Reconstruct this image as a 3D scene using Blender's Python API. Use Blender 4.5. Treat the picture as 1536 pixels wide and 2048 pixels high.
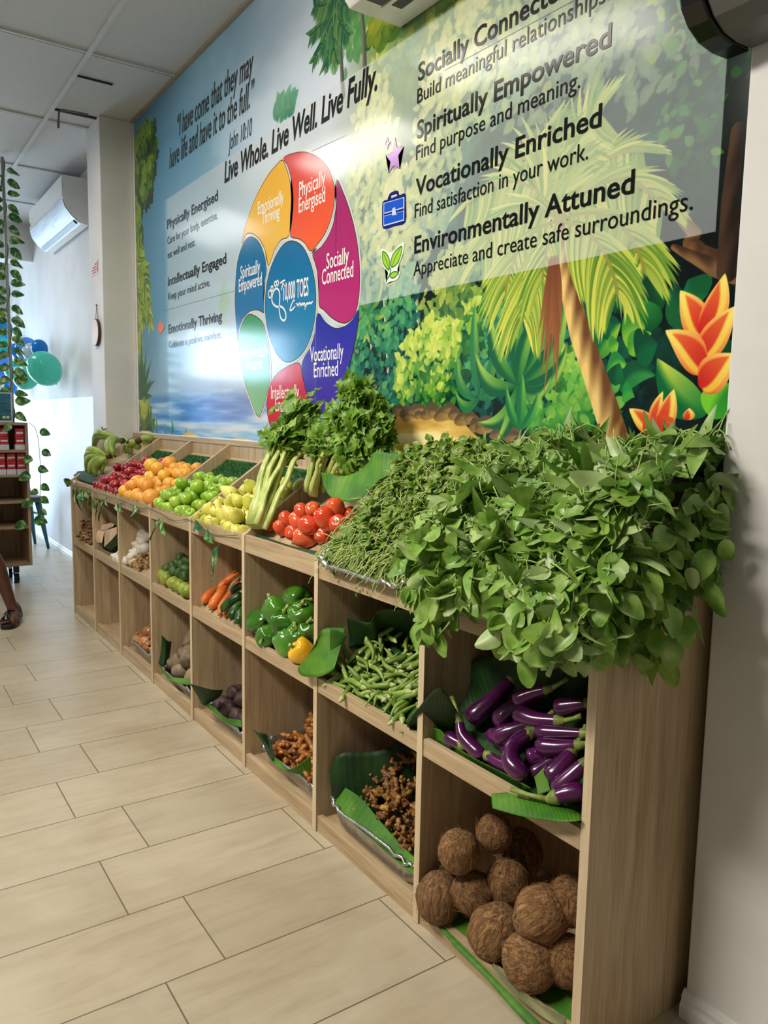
import bpy, bmesh, math, random
import numpy as np
from mathutils import Vector, Matrix, Euler

for o in list(bpy.data.objects): bpy.data.objects.remove(o)
S = bpy.context.scene
COL = S.collection
random.seed(7)
PI = math.pi

# ------------------------------------------------------------------ camera
cam_d = bpy.data.cameras.new('camera')
cam = bpy.data.objects.new('camera', cam_d)
COL.objects.link(cam)
cam_d.sensor_fit = 'HORIZONTAL'
cam_d.sensor_width = 36.0
cam_d.lens = 36.0 * 1554.68 / 1536.0
cam_d.clip_start = 0.02
def cam_matrix(yaw, pitch, roll, loc):
    f = Vector((-math.cos(yaw)*math.cos(pitch), math.sin(yaw)*math.cos(pitch), -math.sin(pitch)))
    r = f.cross(Vector((0, 0, 1))).normalized(); u = r.cross(f)
    c, s = math.cos(roll), math.sin(roll)
    r2 = c*r + s*u; u2 = -s*r + c*u
    m = Matrix((r2, u2, -f)).transposed().to_4x4()
    m.translation = loc
    return m
cam.matrix_world = cam_matrix(0.5981, 0.1173, 0.0186, Vector((4.8981, -1.0598, 1.1979)))
S.camera = cam

# ------------------------------------------------------------------ world, lights, exposure
S.view_settings.view_transform = 'Standard'
S.view_settings.look = 'None'
S.view_settings.exposure = -0.30
S.view_settings.gamma = 1.0
S.view_settings.use_curve_mapping = False
S.render.film_transparent = False
world = bpy.data.worlds.new('world'); S.world = world
world.use_nodes = True
bg = world.node_tree.nodes['Background']
bg.inputs['Color'].default_value = (0.62, 0.80, 1.0, 1)
bg.inputs['Strength'].default_value = 9.0

def area(name, loc, target, sx, sy, power, color, spread=180):
    d = bpy.data.lights.new(name, 'AREA'); d.shape = 'RECTANGLE'
    d.size = sx; d.size_y = sy; d.energy = power; d.color = color
    d.spread = math.radians(spread)
    o = bpy.data.objects.new(name, d); COL.objects.link(o)
    o.location = loc
    o.rotation_euler = (Vector(target)-Vector(loc)).to_track_quat('-Z', 'Y').to_euler()
    return o
# ceiling lamps over the aisle, an added fill at the far end, daylight through the glazed shop front and its open door
area('ceiling_lamp_and_fill', (3.15, -2.05, 2.90), (3.15, -0.1, 0.8), 1.1, 0.55, 96, (1.0, 0.94, 0.84), 130)
area('ceiling_lamp_and_fill', (2.15, -0.80, 2.90), (2.25, -0.55, 0), 1.1, 0.30, 18, (1.0, 0.93, 0.82), 150)
area('ceiling_lamp_and_fill', (0.5, -0.85, 2.90), (0.5, -0.45, 0.4), 1.1, 0.30, 19, (1.0, 0.95, 0.86), 160)
area('ceiling_lamp_and_fill', (-2.0, -0.9, 2.90), (-2.0, -0.2, 0.8), 1.1, 0.5, 20, (0.95, 0.97, 1.0), 150)  # added fill lamp, brightens the balloons and the far wall
area('daylight_door', (-4.75, -0.75, 1.15), (-1.5, -0.3, 0.5), 1.3, 2.1, 46, (0.50, 0.76, 1.0))
area('daylight_shop_front', (-4.72, -2.35, 2.02), (0, -1.2, 0.9), 1.25, 0.62, 17, (0.62, 0.82, 1.0))

# ------------------------------------------------------------------ materials
def srgb(r, g, b):
    def f(c):
        c /= 255.0
        return c/12.92 if c <= 0.04045 else ((c+0.055)/1.055)**2.4
    return (f(r), f(g), f(b), 1.0)

def new_mat(name):
    m = bpy.data.materials.new(name); m.use_nodes = True
    nt = m.node_tree
    return m, nt, nt.nodes['Principled BSDF']

def N(nt, t, **kw):
    n = nt.nodes.new(t)
    for k, v in kw.items():
        if k.startswith('i_'):
            n.inputs[k[2:].replace('_', ' ')].default_value = v
        else:
            setattr(n, k, v)
    return n

def ramp(nt, fac, stops):
    r = nt.nodes.new('ShaderNodeValToRGB')
    el = r.color_ramp.elements
    while len(el) < len(stops): el.new(0.5)
    for e, (p, c) in zip(el, stops): e.position = p; e.color = c
    nt.links.new(fac, r.inputs['Fac'])
    return r.outputs['Color']

def coords(nt, scale=(1, 1, 1), kind='Object'):
    tc = N(nt, 'ShaderNodeTexCoord'); mp = N(nt, 'ShaderNodeMapping')
    mp.inputs['Scale'].default_value = scale
    nt.links.new(tc.outputs[kind], mp.inputs['Vector'])
    return mp.outputs['Vector']

def noise(nt, vec, scale, detail=4, rough=0.55, dist=0.0):
    n = N(nt, 'ShaderNodeTexNoise')
    n.inputs['Scale'].default_value = scale; n.inputs['Detail'].default_value = detail
    n.inputs['Roughness'].default_value = rough; n.inputs['Distortion'].default_value = dist
    nt.links.new(vec, n.inputs['Vector'])
    return n.outputs['Fac']

def bump(nt, b, h, strength, dist=0.002):
    n = N(nt, 'ShaderNodeBump'); n.inputs['Strength'].default_value = strength; n.inputs['Distance'].default_value = dist
    nt.links.new(h, n.inputs['Height']); nt.links.new(n.outputs['Normal'], b.inputs['Normal'])

def pm(name, stops, scale=30, rough=0.5, bmp=0.0, stretch=(1, 1, 1), detail=4, spec=0.5, sss=0.0, vary=0.0, metal=0.0, coat=0.0, dist=0.0, hue=0.0, bdist=0.002, trans=0.0):
    """stops: colours along a noise, or [(pos, colour)...]"""
    m, nt, b = new_mat(name)
    if stops and not isinstance(stops[0][0], (tuple, list)) and len(stops[0]) == 4:
        k = len(stops)
        stops = [(0.3+0.4*i/max(1, k-1), c) for i, c in enumerate(stops)]
    v = coords(nt, stretch)
    if vary or hue:
        oi = N(nt, 'ShaderNodeObjectInfo')
        ad = N(nt, 'ShaderNodeVectorMath', operation='ADD')
        ml = N(nt, 'ShaderNodeMath', operation='MULTIPLY'); ml.inputs[1].default_value = 37.0
        nt.links.new(oi.outputs['Random'], ml.inputs[0])
        nt.links.new(v, ad.inputs[0]); nt.links.new(ml.outputs[0], ad.inputs[1])
        v = ad.outputs[0]
    f = noise(nt, v, scale, detail, 0.6, dist)
    c = ramp(nt, f, stops)
    if vary or hue:
        hs = N(nt, 'ShaderNodeHueSaturation')
        mr = N(nt, 'ShaderNodeMapRange'); mr.inputs['To Min'].default_value = 1-vary; mr.inputs['To Max'].default_value = 1+vary
        nt.links.new(oi.outputs['Random'], mr.inputs['Value']); nt.links.new(mr.outputs[0], hs.inputs['Value'])
        if hue:
            m2 = N(nt, 'ShaderNodeMath', operation='MULTIPLY_ADD'); 
            fr = N(nt, 'ShaderNodeMath', operation='FRACT'); m3 = N(nt, 'ShaderNodeMath', operation='MULTIPLY'); m3.inputs[1].default_value = 7.31
            nt.links.new(oi.outputs['Random'], m3.inputs[0]); nt.links.new(m3.outputs[0], fr.inputs[0])
            nt.links.new(fr.outputs[0], m2.inputs[0]); m2.inputs[1].default_value = 2*hue; m2.inputs[2].default_value = 0.5-hue
            nt.links.new(m2.outputs[0], hs.inputs['Hue'])
        nt.links.new(c, hs.inputs['Color']); c = hs.outputs['Color']
    nt.links.new(c, b.inputs['Base Color'])
    b.inputs['Roughness'].default_value = rough
    b.inputs['Specular IOR Level'].default_value = spec
    b.inputs['Metallic'].default_value = metal
    b.inputs['Coat Weight'].default_value = coat
    b.inputs['Coat Roughness'].default_value = 0.08
    if sss:
        b.inputs['Subsurface Weight'].default_value = sss; b.inputs['Subsurface Radius'].default_value = (0.01, 0.006, 0.003); b.inputs['Subsurface Scale'].default_value = 0.5
    if trans:
        tr = N(nt, 'ShaderNodeBsdfTranslucent'); mx = N(nt, 'ShaderNodeMixShader'); mx.inputs[0].default_value = trans
        nt.links.new(c, tr.inputs['Color'])
        out = nt.nodes['Material Output']
        nt.links.new(b.outputs[0], mx.inputs[1]); nt.links.new(tr.outputs[0], mx.inputs[2]); nt.links.new(mx.outputs[0], out.inputs['Surface'])
    if bmp: bump(nt, b, f, bmp, bdist)
    return m

def wood(name, axis, dark, mid, light, rough=0.5):
    m, nt, b = new_mat(name)
    st = [14.0, 14.0, 14.0]; st[axis] = 0.9
    v = coords(nt, tuple(st))
    f1 = noise(nt, v, 2.2, 6, 0.62, 0.6)
    st2 = [60.0, 60.0, 60.0]; st2[axis] = 2.5
    f2 = noise(nt, coords(nt, tuple(st2)), 3.0, 3, 0.6)
    mx = N(nt, 'ShaderNodeMix', data_type='FLOAT'); mx.inputs[0].default_value = 0.38
    nt.links.new(f1, mx.inputs[2]); nt.links.new(f2, mx.inputs[3])
    c = ramp(nt, mx.outputs[0], [(0.30, dark), (0.47, mid), (0.66, light)])
    nt.links.new(c, b.inputs['Base Color'])
    b.inputs['Roughness'].default_value = rough
    bump(nt, b, f2, 0.12, 0.001)
    return m
WD, WM, WL = srgb(146, 123, 93), srgb(178, 154, 119), srgb(202, 179, 144)
M_WX = wood('oak_board_lengthwise', 0, WD, WM, WL)
M_WY = wood('oak_board_crosswise', 1, WD, WM, WL)
M_WZ = wood('oak_board_upright', 2, WD, WM, WL)
M_EDGE = wood('oak_edge_band', 2, srgb(190, 165, 130), srgb(208, 186, 152), srgb(220, 200, 168))
M_GWX = wood('gondola_board_lengthwise', 1, srgb(110, 88, 66), srgb(150, 124, 94), srgb(178, 150, 118))
M_GWZ = wood('gondola_board_upright', 2, srgb(110, 88, 66), srgb(150, 124, 94), srgb(178, 150, 118))
def plain(name, c, rough=0.5, spec=0.5, metal=0.0, coat=0.0, var=0.06, scale=14):
    d = tuple(x*(1-var) for x in c[:3])+(1,); l = tuple(min(1, x*(1+var)) for x in c[:3])+(1,)
    return pm(name, [d, c, l], scale=scale, rough=rough, spec=spec, metal=metal, coat=coat)

# ------------------------------------------------------------------ mesh helpers
class MB:
    def __init__(self): self.v = []; self.f = []; self.mi = []
    def add(self, V, F, mi=0):
        n = len(self.v)
        self.v.extend(tuple(x) for x in V); self.f.extend(tuple(i+n for i in f) for f in F); self.mi.extend([mi]*len(F))
        return self
    def box(self, x0, y0, z0, x1, y1, z1, mi=0):
        V = [(x0,y0,z0),(x1,y0,z0),(x1,y1,z0),(x0,y1,z0),(x0,y0,z1),(x1,y0,z1),(x1,y1,z1),(x0,y1,z1)]
        return self.add(V, [(0,3,2,1),(4,5,6,7),(0,1,5,4),(1,2,6,5),(2,3,7,6),(3,0,4,7)], mi)
    def prism(self, poly, axis, a, b, mi=0):
        """poly: 2-D outline extruded along axis (0: (y,z), 1: (x,z), 2: (x,y)) from a to b"""
        n = len(poly)
        def P(p, t): return (t, p[0], p[1]) if axis == 0 else ((p[0], t, p[1]) if axis == 1 else (p[0], p[1], t))
        V = [P(p, a) for p in poly]+[P(p, b) for p in poly]
        F = [tuple(range(n))[::-1], tuple(range(n, 2*n))]+[(i, (i+1) % n, (i+1) % n+n, i+n) for i in range(n)]
        return self.add(V, F, mi)
    def tube(self, pts, radii, n=8, mi=0, caps=True, flat=1.0, up=None, shape=None):
        pts = [Vector(p) for p in pts]; k = len(pts)
        if not isinstance(radii, (list, tuple)): radii = [radii]*k
        V = []; prev = None
        for i, p in enumerate(pts):
            t = (pts[min(i+1, k-1)]-pts[max(i-1, 0)]).normalized()
            if prev is None:
                a = Vector(up) if up else (Vector((0, 0, 1)) if abs(t.z) < 0.9 else Vector((1, 0, 0)))
                nrm = (a-t*a.dot(t)).normalized()
            else:
                nrm = (prev-t*prev.dot(t)).normalized()
            prev = nrm; bi = t.cross(nrm)
            for j in range(n):
                th = 2*PI*j/n; r = radii[i]
                if shape: r *= shape(th, i/(k-1))
                V.append(p+nrm*(r*math.cos(th)*flat)+bi*(r*math.sin(th)))
        F = []
        for i in range(k-1):
            for j in range(n):
                F.append((i*n+j, i*n+(j+1) % n, (i+1)*n+(j+1) % n, (i+1)*n+j))
        if caps:
            c0 = len(V); V.append(pts[0]); V.append(pts[-1])
            for j in range(n):
                F.append((c0, (j+1) % n, j)); F.append((c0+1, (k-1)*n+j, (k-1)*n+(j+1) % n))
        return self.add(V, F, mi)
    def lathe(self, prof, n=20, fn=None, mi=0, M4=None):
        """prof: (r, z) bottom to top; poles closed by a vertex"""
        V = []
        for (r, z) in prof:
            for j in range(n):
                th = 2*PI*j/n; rr, zz = (r, z) if fn is None else fn(th, r, z)
                V.append(Vector((rr*math.cos(th), rr*math.sin(th), zz)))
        k = len(prof)
        F = [(i*n+j, i*n+(j+1) % n, (i+1)*n+(j+1) % n, (i+1)*n+j) for i in range(k-1) for j in range(n)]
        c = len(V)
        V.append(Vector((0, 0, prof[0][1]))); V.append(Vector((0, 0, prof[-1][1])))
        for j in range(n):
            F.append((c, (j+1) % n, j)); F.append((c+1, (k-1)*n+j, (k-1)*n+(j+1) % n))
        if M4 is not None: V = [M4 @ v for v in V]
        return self.add(V, F, mi)
    def ball(self, c, r, n=10, m=8, mi=0, scl=(1, 1, 1), wob=0.0, seed=0, rot=None):
        rn = random.Random(seed)
        ph = [(rn.uniform(1, 3.2), rn.uniform(1, 3.2), rn.uniform(1, 3.2), rn.uniform(0, 6.3)) for _ in range(4)]
        V = []; c = Vector(c)
        R = rot if rot is not None else Matrix.Identity(3)
        def P(d):
            k = 1.0
            if wob:
                for (a, b_, c_, p) in ph: k += wob*0.5*math.sin(a*d.x*2+b_*d.y*2+c_*d.z*2+p)
            return c+R @ Vector((d.x*scl[0], d.y*scl[1], d.z*scl[2]))*(r*k)
        V.append(P(Vector((0, 0, -1))))
        for i in range(1, m):
            la = -PI/2+PI*i/m
            for j in range(n):
                th = 2*PI*j/n
                V.append(P(Vector((math.cos(la)*math.cos(th), math.cos(la)*math.sin(th), math.sin(la)))))
        V.append(P(Vector((0, 0, 1))))
        F = [(0, 1+(j+1) % n, 1+j) for j in range(n)]
        for i in range(m-2):
            for j in range(n):
                a = 1+i*n
                F.append((a+j, a+(j+1) % n, a+n+(j+1) % n, a+n+j))
        L = len(V)-1; a = 1+(m-2)*n
        F += [(L, a+j, a+(j+1) % n) for j in range(n)]
        return self.add(V, F, mi)
    def sheet(self, fn, nu, nv, mi=0, thick=0.0):
        V = [Vector(fn(i/nu, j/nv)) for i in range(nu+1) for j in range(nv+1)]
        F = [(i*(nv+1)+j, i*(nv+1)+j+1, (i+1)*(nv+1)+j+1, (i+1)*(nv+1)+j) for i in range(nu) for j in range(nv)]
        return self.add(V, F, mi)
    def mesh(self, name, mats, smooth=True):
        me = bpy.data.meshes.new(name)
        me.from_pydata([tuple(v) for v in self.v], [], self.f)
        for m in (mats if isinstance(mats, (list, tuple)) else [mats]): me.materials.append(m)
        if any(self.mi): me.polygons.foreach_set('material_index', self.mi)
        if smooth: me.polygons.foreach_set('use_smooth', [True]*len(self.f))
        me.update()
        return me
    def build(self, name, mats, parent=None, smooth=False, bevel=0.0, **tags):
        o = bpy.data.objects.new(name, self.mesh(name, mats, smooth)); COL.objects.link(o)
        if parent: o.parent = parent
        if bevel:
            bv = o.modifiers.new('bevel', 'BEVEL'); bv.width = bevel; bv.segments = 2; bv.limit_method = 'ANGLE'
        for k, v in tags.items(): o[k] = v
        return o

def tag(o, label, cat, group=None, kind=None):
    o['label'] = label; o['category'] = cat
    if group: o['group'] = group
    if kind: o['kind'] = kind
    return o
def struct(o): o['kind'] = 'structure'; return o
def empty(name, loc=(0, 0, 0), rot=(0, 0, 0)):
    o = bpy.data.objects.new(name, None); o.empty_display_size = 0.05
    COL.objects.link(o); o.location = loc; o.rotation_euler = rot
    return o
def smooth_mod(o, lv=1):
    m = o.modifiers.new('subdivision', 'SUBSURF'); m.levels = lv; m.render_levels = lv
    return o
class Kind:
    """a kind of produce: body mesh + part meshes, copied with shared mesh data"""
    def __init__(self, name, cat, body, parts=()): self.name, self.cat, self.body, self.parts = name, cat, body, parts
    def put(self, loc, rot, label, scale=1.0, group=None):
        o = bpy.data.objects.new(self.name, self.body); COL.objects.link(o)
        o.location = loc
        if isinstance(rot, Matrix): o.rotation_euler = rot.to_euler()
        else: o.rotation_euler = rot
        o.scale = (scale,)*3 if not isinstance(scale, (tuple, list)) else scale
        for (n, me) in self.parts:
            c = bpy.data.objects.new(n, me); COL.objects.link(c); c.parent = o
        tag(o, label, self.cat, group)
        return o
def align(z_to, spin=0.0):
    """rotation that sends local +Z to the given direction"""
    return Vector(z_to).to_track_quat('Z', 'Y').to_matrix() @ Matrix.Rotation(spin, 3, 'Z')
ORD = ['first', 'second', 'third', 'fourth', 'fifth', 'sixth', 'seventh', 'eighth', 'ninth', 'tenth', 'eleventh', 'twelfth', 'thirteenth', 'fourteenth', 'fifteenth', 'sixteenth', 'seventeenth', 'eighteenth', 'nineteenth', 'twentieth']
A0 = math.radians(33.5)
SL = Vector((0, math.cos(A0), math.sin(A0)))      # up the sloping trays
NR = Vector((0, -math.sin(A0), math.cos(A0)))     # off the sloping trays
def top_at(x, t, h): return Vector((x, 0.018, 0.775))+SL*t+NR*h
def mid_at(x, t, h): return Vector((x, 0.018, 0.44))+SL*t+NR*h

# ------------------------------------------------------------------ room shell
ZC = 2.934
def floor_mat():
    m, nt, b = new_mat('beige_stone_floor_tiles')
    tc = N(nt, 'ShaderNodeTexCoord'); sp = N(nt, 'ShaderNodeSeparateXYZ'); nt.links.new(tc.outputs['Object'], sp.inputs[0])
    def mth(op, a, b_=None, c=None):
        n = N(nt, 'ShaderNodeMath', operation=op)
        for i, v in enumerate((a, b_, c)):
            if v is None: continue
            if isinstance(v, (int, float)): n.inputs[i].default_value = v
            else: nt.links.new(v, n.inputs[i])
        return n.outputs[0]
    PX_, LY = 0.2715, 0.545
    row = mth('DIVIDE', mth('ADD', sp.outputs['X'], 0.2715*40-2.028), PX_)
    rf = mth('FRACT', row); ri = mth('FLOOR', row)
    off = mth('MULTIPLY', mth('MODULO', ri, 2.0), 0.135)
    col = mth('DIVIDE', mth('ADD', mth('ADD', sp.outputs['Y'], 0.545*40+0.434), off), LY)
    cf = mth('FRACT', col); ci = mth('FLOOR', col)
    dx = mth('MULTIPLY', mth('MINIMUM', rf, mth('SUBTRACT', 1.0, rf)), PX_)
    dy = mth('MULTIPLY', mth('MINIMUM', cf, mth('SUBTRACT', 1.0, cf)), LY)
    d = mth('MINIMUM', dx, dy)
    joint = N(nt, 'ShaderNodeMapRange'); joint.inputs['From Min'].default_value = 0.0012; joint.inputs['From Max'].default_value = 0.0024
    nt.links.new(d, joint.inputs['Value'])
    wn = N(nt, 'ShaderNodeTexWhiteNoise', noise_dimensions='2D'); cb = N(nt, 'ShaderNodeCombineXYZ')
    nt.links.new(ri, cb.inputs[0]); nt.links.new(ci, cb.inputs[1]); nt.links.new(cb.outputs[0], wn.inputs['Vector'])
    f = noise(nt, coords(nt, (14, 2.2, 1)), 1.6, 8, 0.68, 0.8)
    f2 = noise(nt, coords(nt, (1, 1, 1)), 2.3, 5, 0.6, 0.4)
    f3 = noise(nt, coords(nt, (60, 7, 1)), 1.5, 4, 0.7, 0.5)
    c1 = ramp(nt, f, [(0.26, srgb(158, 145, 121)), (0.5, srgb(184, 171, 146)), (0.74, srgb(197, 185, 160))])
    c2 = ramp(nt, f2, [(0.36, srgb(166, 151, 124)), (0.62, srgb(196, 185, 161))])
    mx = N(nt, 'ShaderNodeMix', data_type='RGBA', blend_type='MIX'); mx.inputs[0].default_value = 0.45
    nt.links.new(c1, mx.inputs[6]); nt.links.new(c2, mx.inputs[7])
    st = ramp(nt, f3, [(0.24, srgb(150, 132, 104)), (0.33, (1, 1, 1, 1))])
    m3 = N(nt, 'ShaderNodeMix', data_type='RGBA', blend_type='MULTIPLY'); m3.inputs[0].default_value = 0.35
    nt.links.new(mx.outputs[2], m3.inputs[6]); nt.links.new(st, m3.inputs[7])
    hs = N(nt, 'ShaderNodeHueSaturation'); mr = N(nt, 'ShaderNodeMapRange'); mr.inputs['To Min'].default_value = 0.95; mr.inputs['To Max'].default_value = 1.04
    nt.links.new(wn.outputs['Value'], mr.inputs['Value']); nt.links.new(mr.outputs[0], hs.inputs['Value']); nt.links.new(m3.outputs[2], hs.inputs['Color'])
    m2 = N(nt, 'ShaderNodeMix', data_type='RGBA'); m2.inputs[6].default_value = srgb(112, 98, 80)
    nt.links.new(joint.outputs[0], m2.inputs[0]); nt.links.new(hs.outputs['Color'], m2.inputs[7])
    nt.links.new(m2.outputs[2], b.inputs['Base Color'])
    b.inputs['Roughness'].default_value = 0.36; b.inputs['Specular IOR Level'].default_value = 0.45
    ht = mth('ADD', mth('MULTIPLY', f, 0.25), mth('MULTIPLY', joint.outputs[0], 0.8))
    ht = mth('ADD', ht, mth('MULTIPLY', noise(nt, coords(nt, (26, 3.2, 1)), 1.0, 3, 0.5, 0.6), 0.35))
    bump(nt, b, ht, 0.3, 0.003)
    return m
M_FLOOR = floor_mat()
M_WALL = pm('white_painted_plaster', [srgb(214, 212, 208), srgb(222, 220, 217), srgb(227, 225, 222)], scale=3, rough=0.62, spec=0.3)
M_CEIL = pm('white_mineral_ceiling_tile', [srgb(196, 195, 192), srgb(204, 203, 200)], scale=60, rough=0.9, spec=0.1, bmp=0.05)
M_BAR = plain('white_ceiling_bar', srgb(198, 198, 195), 0.6)
M_DARK = plain('dark_gap', srgb(28, 27, 26), 0.8)
M_TRIM = plain('white_gloss_paint', srgb(226, 226, 224), 0.35)

XF, XN, YR = -4.85, 6.6, -4.2
struct(MB().box(XF-0.3, YR-0.2, -0.1, XN+0.2, 0.62, 0.0).build('floor', M_FLOOR))
struct(MB().box(XF-0.3, YR-0.2, ZC+0.012, XN+0.2, 0.62, ZC+0.1).build('ceiling', M_CEIL))
struct(MB().box(XF-0.2, 0.4165, 0, XN+0.2, 0.60, ZC+0.02).build('wall_back', M_WALL))
struct(MB().box(XF, YR-0.16, 0, XN+0.16, YR, ZC+0.02).build('wall_front', M_WALL))
struct(MB().box(XN, YR, 0, XN+0.16, 0.4165, ZC+0.02).build('wall_near', M_WALL))
# far wall with the shop front opening
w = MB()
DY0, DY1, WY0, WY1 = -1.45, -0.05, -3.05, -1.68
w.box(XF-0.16, DY1, 0, XF, 0.4165, ZC+0.02); w.box(XF-0.16, WY1, 0, XF, DY0, ZC+0.02); w.box(XF-0.16, YR, 0, XF, WY0, ZC+0.02)
w.box(XF-0.16, DY0, 2.25, XF, DY1, ZC+0.02); w.box(XF-0.16, WY0, 2.36, XF, WY1, ZC+0.02); w.box(XF-0.16, WY0, 0, XF, WY1, 0.55)
struct(w.build('wall_far', M_WALL))
fr = MB()
for (a, b_, z0, z1) in ((DY0, DY0+0.05, 0, 2.25), (DY1-0.05, DY1, 0, 2.25), (DY0, DY1, 2.2, 2.25)):
    fr.box(XF-0.12, a, z0, XF-0.02, b_, z1)
struct(fr.build('door_1', M_TRIM))
fr = MB()
for (a, b_, z0, z1) in ((WY0, WY0+0.05, 0.55, 2.36), (WY1-0.05, WY1, 0.55, 2.36), (WY0, WY1, 2.31, 2.36), (WY0, WY1, 0.55, 0.6), (WY0, WY1, 1.66, 1.71)):
    fr.box(XF-0.12, a, z0, XF-0.02, b_, z1)
win = struct(fr.build('window_1', M_TRIM))
mg, nt, b = new_mat('clear_window_glass')
b.inputs['Base Color'].default_value = (1, 1, 1, 1); b.inputs['Roughness'].default_value = 0.0; b.inputs['Transmission Weight'].default_value = 1.0; b.inputs['IOR'].default_value = 1.05
MB().box(XF-0.075, WY0+0.05, 1.71, XF-0.07, WY1-0.05, 2.31).build('pane', mg, win)
def film(name, c):
    m, nt, b = new_mat(name)
    out = nt.nodes['Material Output']; t = N(nt, 'ShaderNodeBsdfTranslucent'); d = N(nt, 'ShaderNodeMixShader'); d.inputs[0].default_value = 0.7
    f = noise(nt, coords(nt), 4, 2); nt.links.new(ramp(nt, f, [(0.35, c), (0.65, tuple(min(1, x*1.15) for x in c[:3])+(1,))]), t.inputs['Color'])
    b.inputs['Base Color'].default_value = c
    nt.links.new(b.outputs[0], d.inputs[1]); nt.links.new(t.outputs[0], d.inputs[2]); nt.links.new(d.outputs[0], out.inputs['Surface'])
    return m
for i, (a, b_, c) in enumerate(((WY0+0.05, -2.62, srgb(226, 70, 60)), (-2.62, -2.36, srgb(240, 200, 60)), (-2.36, -2.02, srgb(235, 214, 214)), (-2.02, WY1-0.05, srgb(205, 214, 240)))):  # made-up tinted panes, unseen except as coloured reflection in the mural
    MB().box(XF-0.075, a, 0.6, XF-0.07, b_, 1.66).build('reflection_tint_pane', film('window_film_%d' % i, c), win)
# ceiling grid: bars and the thin dark gaps beside them
for y in (-0.025, -0.635, -1.245, -1.855, -2.465, -3.075, -3.685):
    struct(MB().box(XF, y-0.012, ZC, XN, y+0.012, ZC+0.014).build('trim_1', M_BAR))
for x in [0.755+1.05*k for k in range(-5, 6)]:
    struct(MB().box(x-0.005, YR, ZC+0.004, x+0.005, 0.4165, ZC+0.014).build('trim_2', M_DARK))
    struct(MB().box(x+0.005, YR, ZC+0.002, x+0.022, 0.4165, ZC+0.014).build('trim_3', M_BAR))
struct(MB().box(0.452, -0.012, ZC+0.004, 0.462, 0.17, ZC+0.013).build('trim_4', M_DARK))
struct(MB().box(-0.098, -0.02, ZC+0.003, -0.078, 0.225, ZC+0.013).build('trim_4', M_DARK))
struct(MB().box(0, 0.398, ZC-0.004, 4.04, 0.4165, ZC+0.014).build('trim_5', plain('grey_beige_angle', srgb(150, 140, 120), 0.6)))  # grey-beige angle along the top of the mural
# pilasters, the beam at the far end, the boarded lower wall and its skirting
struct(MB().box(-0.33, 0.222, 0, -0.03, 0.4165, ZC+0.012).build('wall_pilaster', M_WALL, bevel=0.004))
struct(MB().box(4.045, 0.290, 0, 5.3, 0.4165, ZC+0.012).build('wall_pilaster', M_WALL, bevel=0.004))
struct(MB().box(-3.42, YR, 2.615, -3.2, 0.4165, ZC+0.012).build('wall_beam', M_WALL))
struct(MB().box(XF, 0.405, 0, -0.34, 0.4165, 1.335).build('trim_6', pm('white_laminate_board', [srgb(222, 224, 228), srgb(228, 230, 233)], scale=2, rough=0.5), bevel=0.002))
def skirting(x0, x1, yb, name):
    prof = [(yb, 0), (yb-0.016, 0), (yb-0.016, 0.028), (yb-0.011, 0.036), (yb-0.011, 0.046), (yb-0.005, 0.056), (yb, 0.058)]
    struct(MB().prism(prof, 0, x0, x1).build(name, M_TRIM))
skirting(XF, -0.34, 0.405, 'baseboard_left')
skirting(4.043, 5.3, 0.290, 'baseboard_right')

# ------------------------------------------------------------------ wall mural: printed painting
MX0, MX1, MZ0, MZ1 = 0.0, 4.06, 1.094, ZC-0.004
DPM = 720
IW, IH = int((MX1-MX0)*DPM), int((MZ1-MZ0)*DPM)
rng = np.random.default_rng(3)
def lerp(a, b, t): return np.asarray(a, float)*(1-t)+np.asarray(b, float)*t
XS = MX0+(np.arange(IW)+0.5)/DPM
ZS = MZ0+(np.arange(IH)+0.5)/DPM
GX, GZ = np.meshgrid(XS, ZS)
def vnoise(sx, sz, seed, octs=4):
    r = np.random.default_rng(seed); out = np.zeros((IH, IW), np.float32); amp = 1; tot = 0
    for _ in range(octs):
        nx, nz = int((MX1-MX0)*sx)+3, int((MZ1-MZ0)*sz)+3
        g = r.random((nz, nx)).astype(np.float32)
        fx = (XS-MX0)*sx; fz = (ZS-MZ0)*sz
        ix, iz = fx.astype(int), fz.astype(int); tx, tz = fx-ix, fz-iz
        tx = (tx*tx*(3-2*tx))[None, :]; tz = (tz*tz*(3-2*tz))[:, None]
        a = g[iz][:, ix]*(1-tx)+g[iz][:, ix+1]*tx; b = g[iz+1][:, ix]*(1-tx)+g[iz+1][:, ix+1]*tx
        out += amp*(a*(1-tz)+b*tz); tot += amp; amp *= 0.5; sx *= 2; sz *= 2
    return out/tot
def P3(cols, pos, t):
    t = np.clip(t, 0, 1)[..., None]; out = np.zeros(t.shape[:-1]+(3,), np.float32)+np.array(cols[0])
    for i in range(len(cols)-1):
        k = np.clip((t-pos[i])/(pos[i+1]-pos[i]), 0, 1); out = np.where(t > pos[i], np.array(cols[i])*(1-k)+np.array(cols[i+1])*k, out)
    return out
def C(*a): return np.array(a, float)/255
# base: sky from deep blue on the left to pale haze, jungle dark on the right
n1 = vnoise(1.1, 2.2, 1, 5); n2 = vnoise(5, 7, 2, 5); n3 = vnoise(18, 22, 4, 4)
IMG = P3([C(70, 132, 168), C(118, 168, 194), C(176, 192, 206), C(190, 196, 205)], [0, .22, .48, .7], GX/4+0.22*(n1-0.5)+0.05*(1.9-GZ))
low = np.clip((1.75-GZ)/0.6, 0, 1)[..., None]
IMG = IMG*(1-low*0.55)+C(196, 206, 224)*low*0.55
cl = np.clip((n1-0.52)*5, 0, 1)*np.clip((GX-0.6)/0.8, 0, 1); IMG += (cl*0.10)[..., None]
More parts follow.
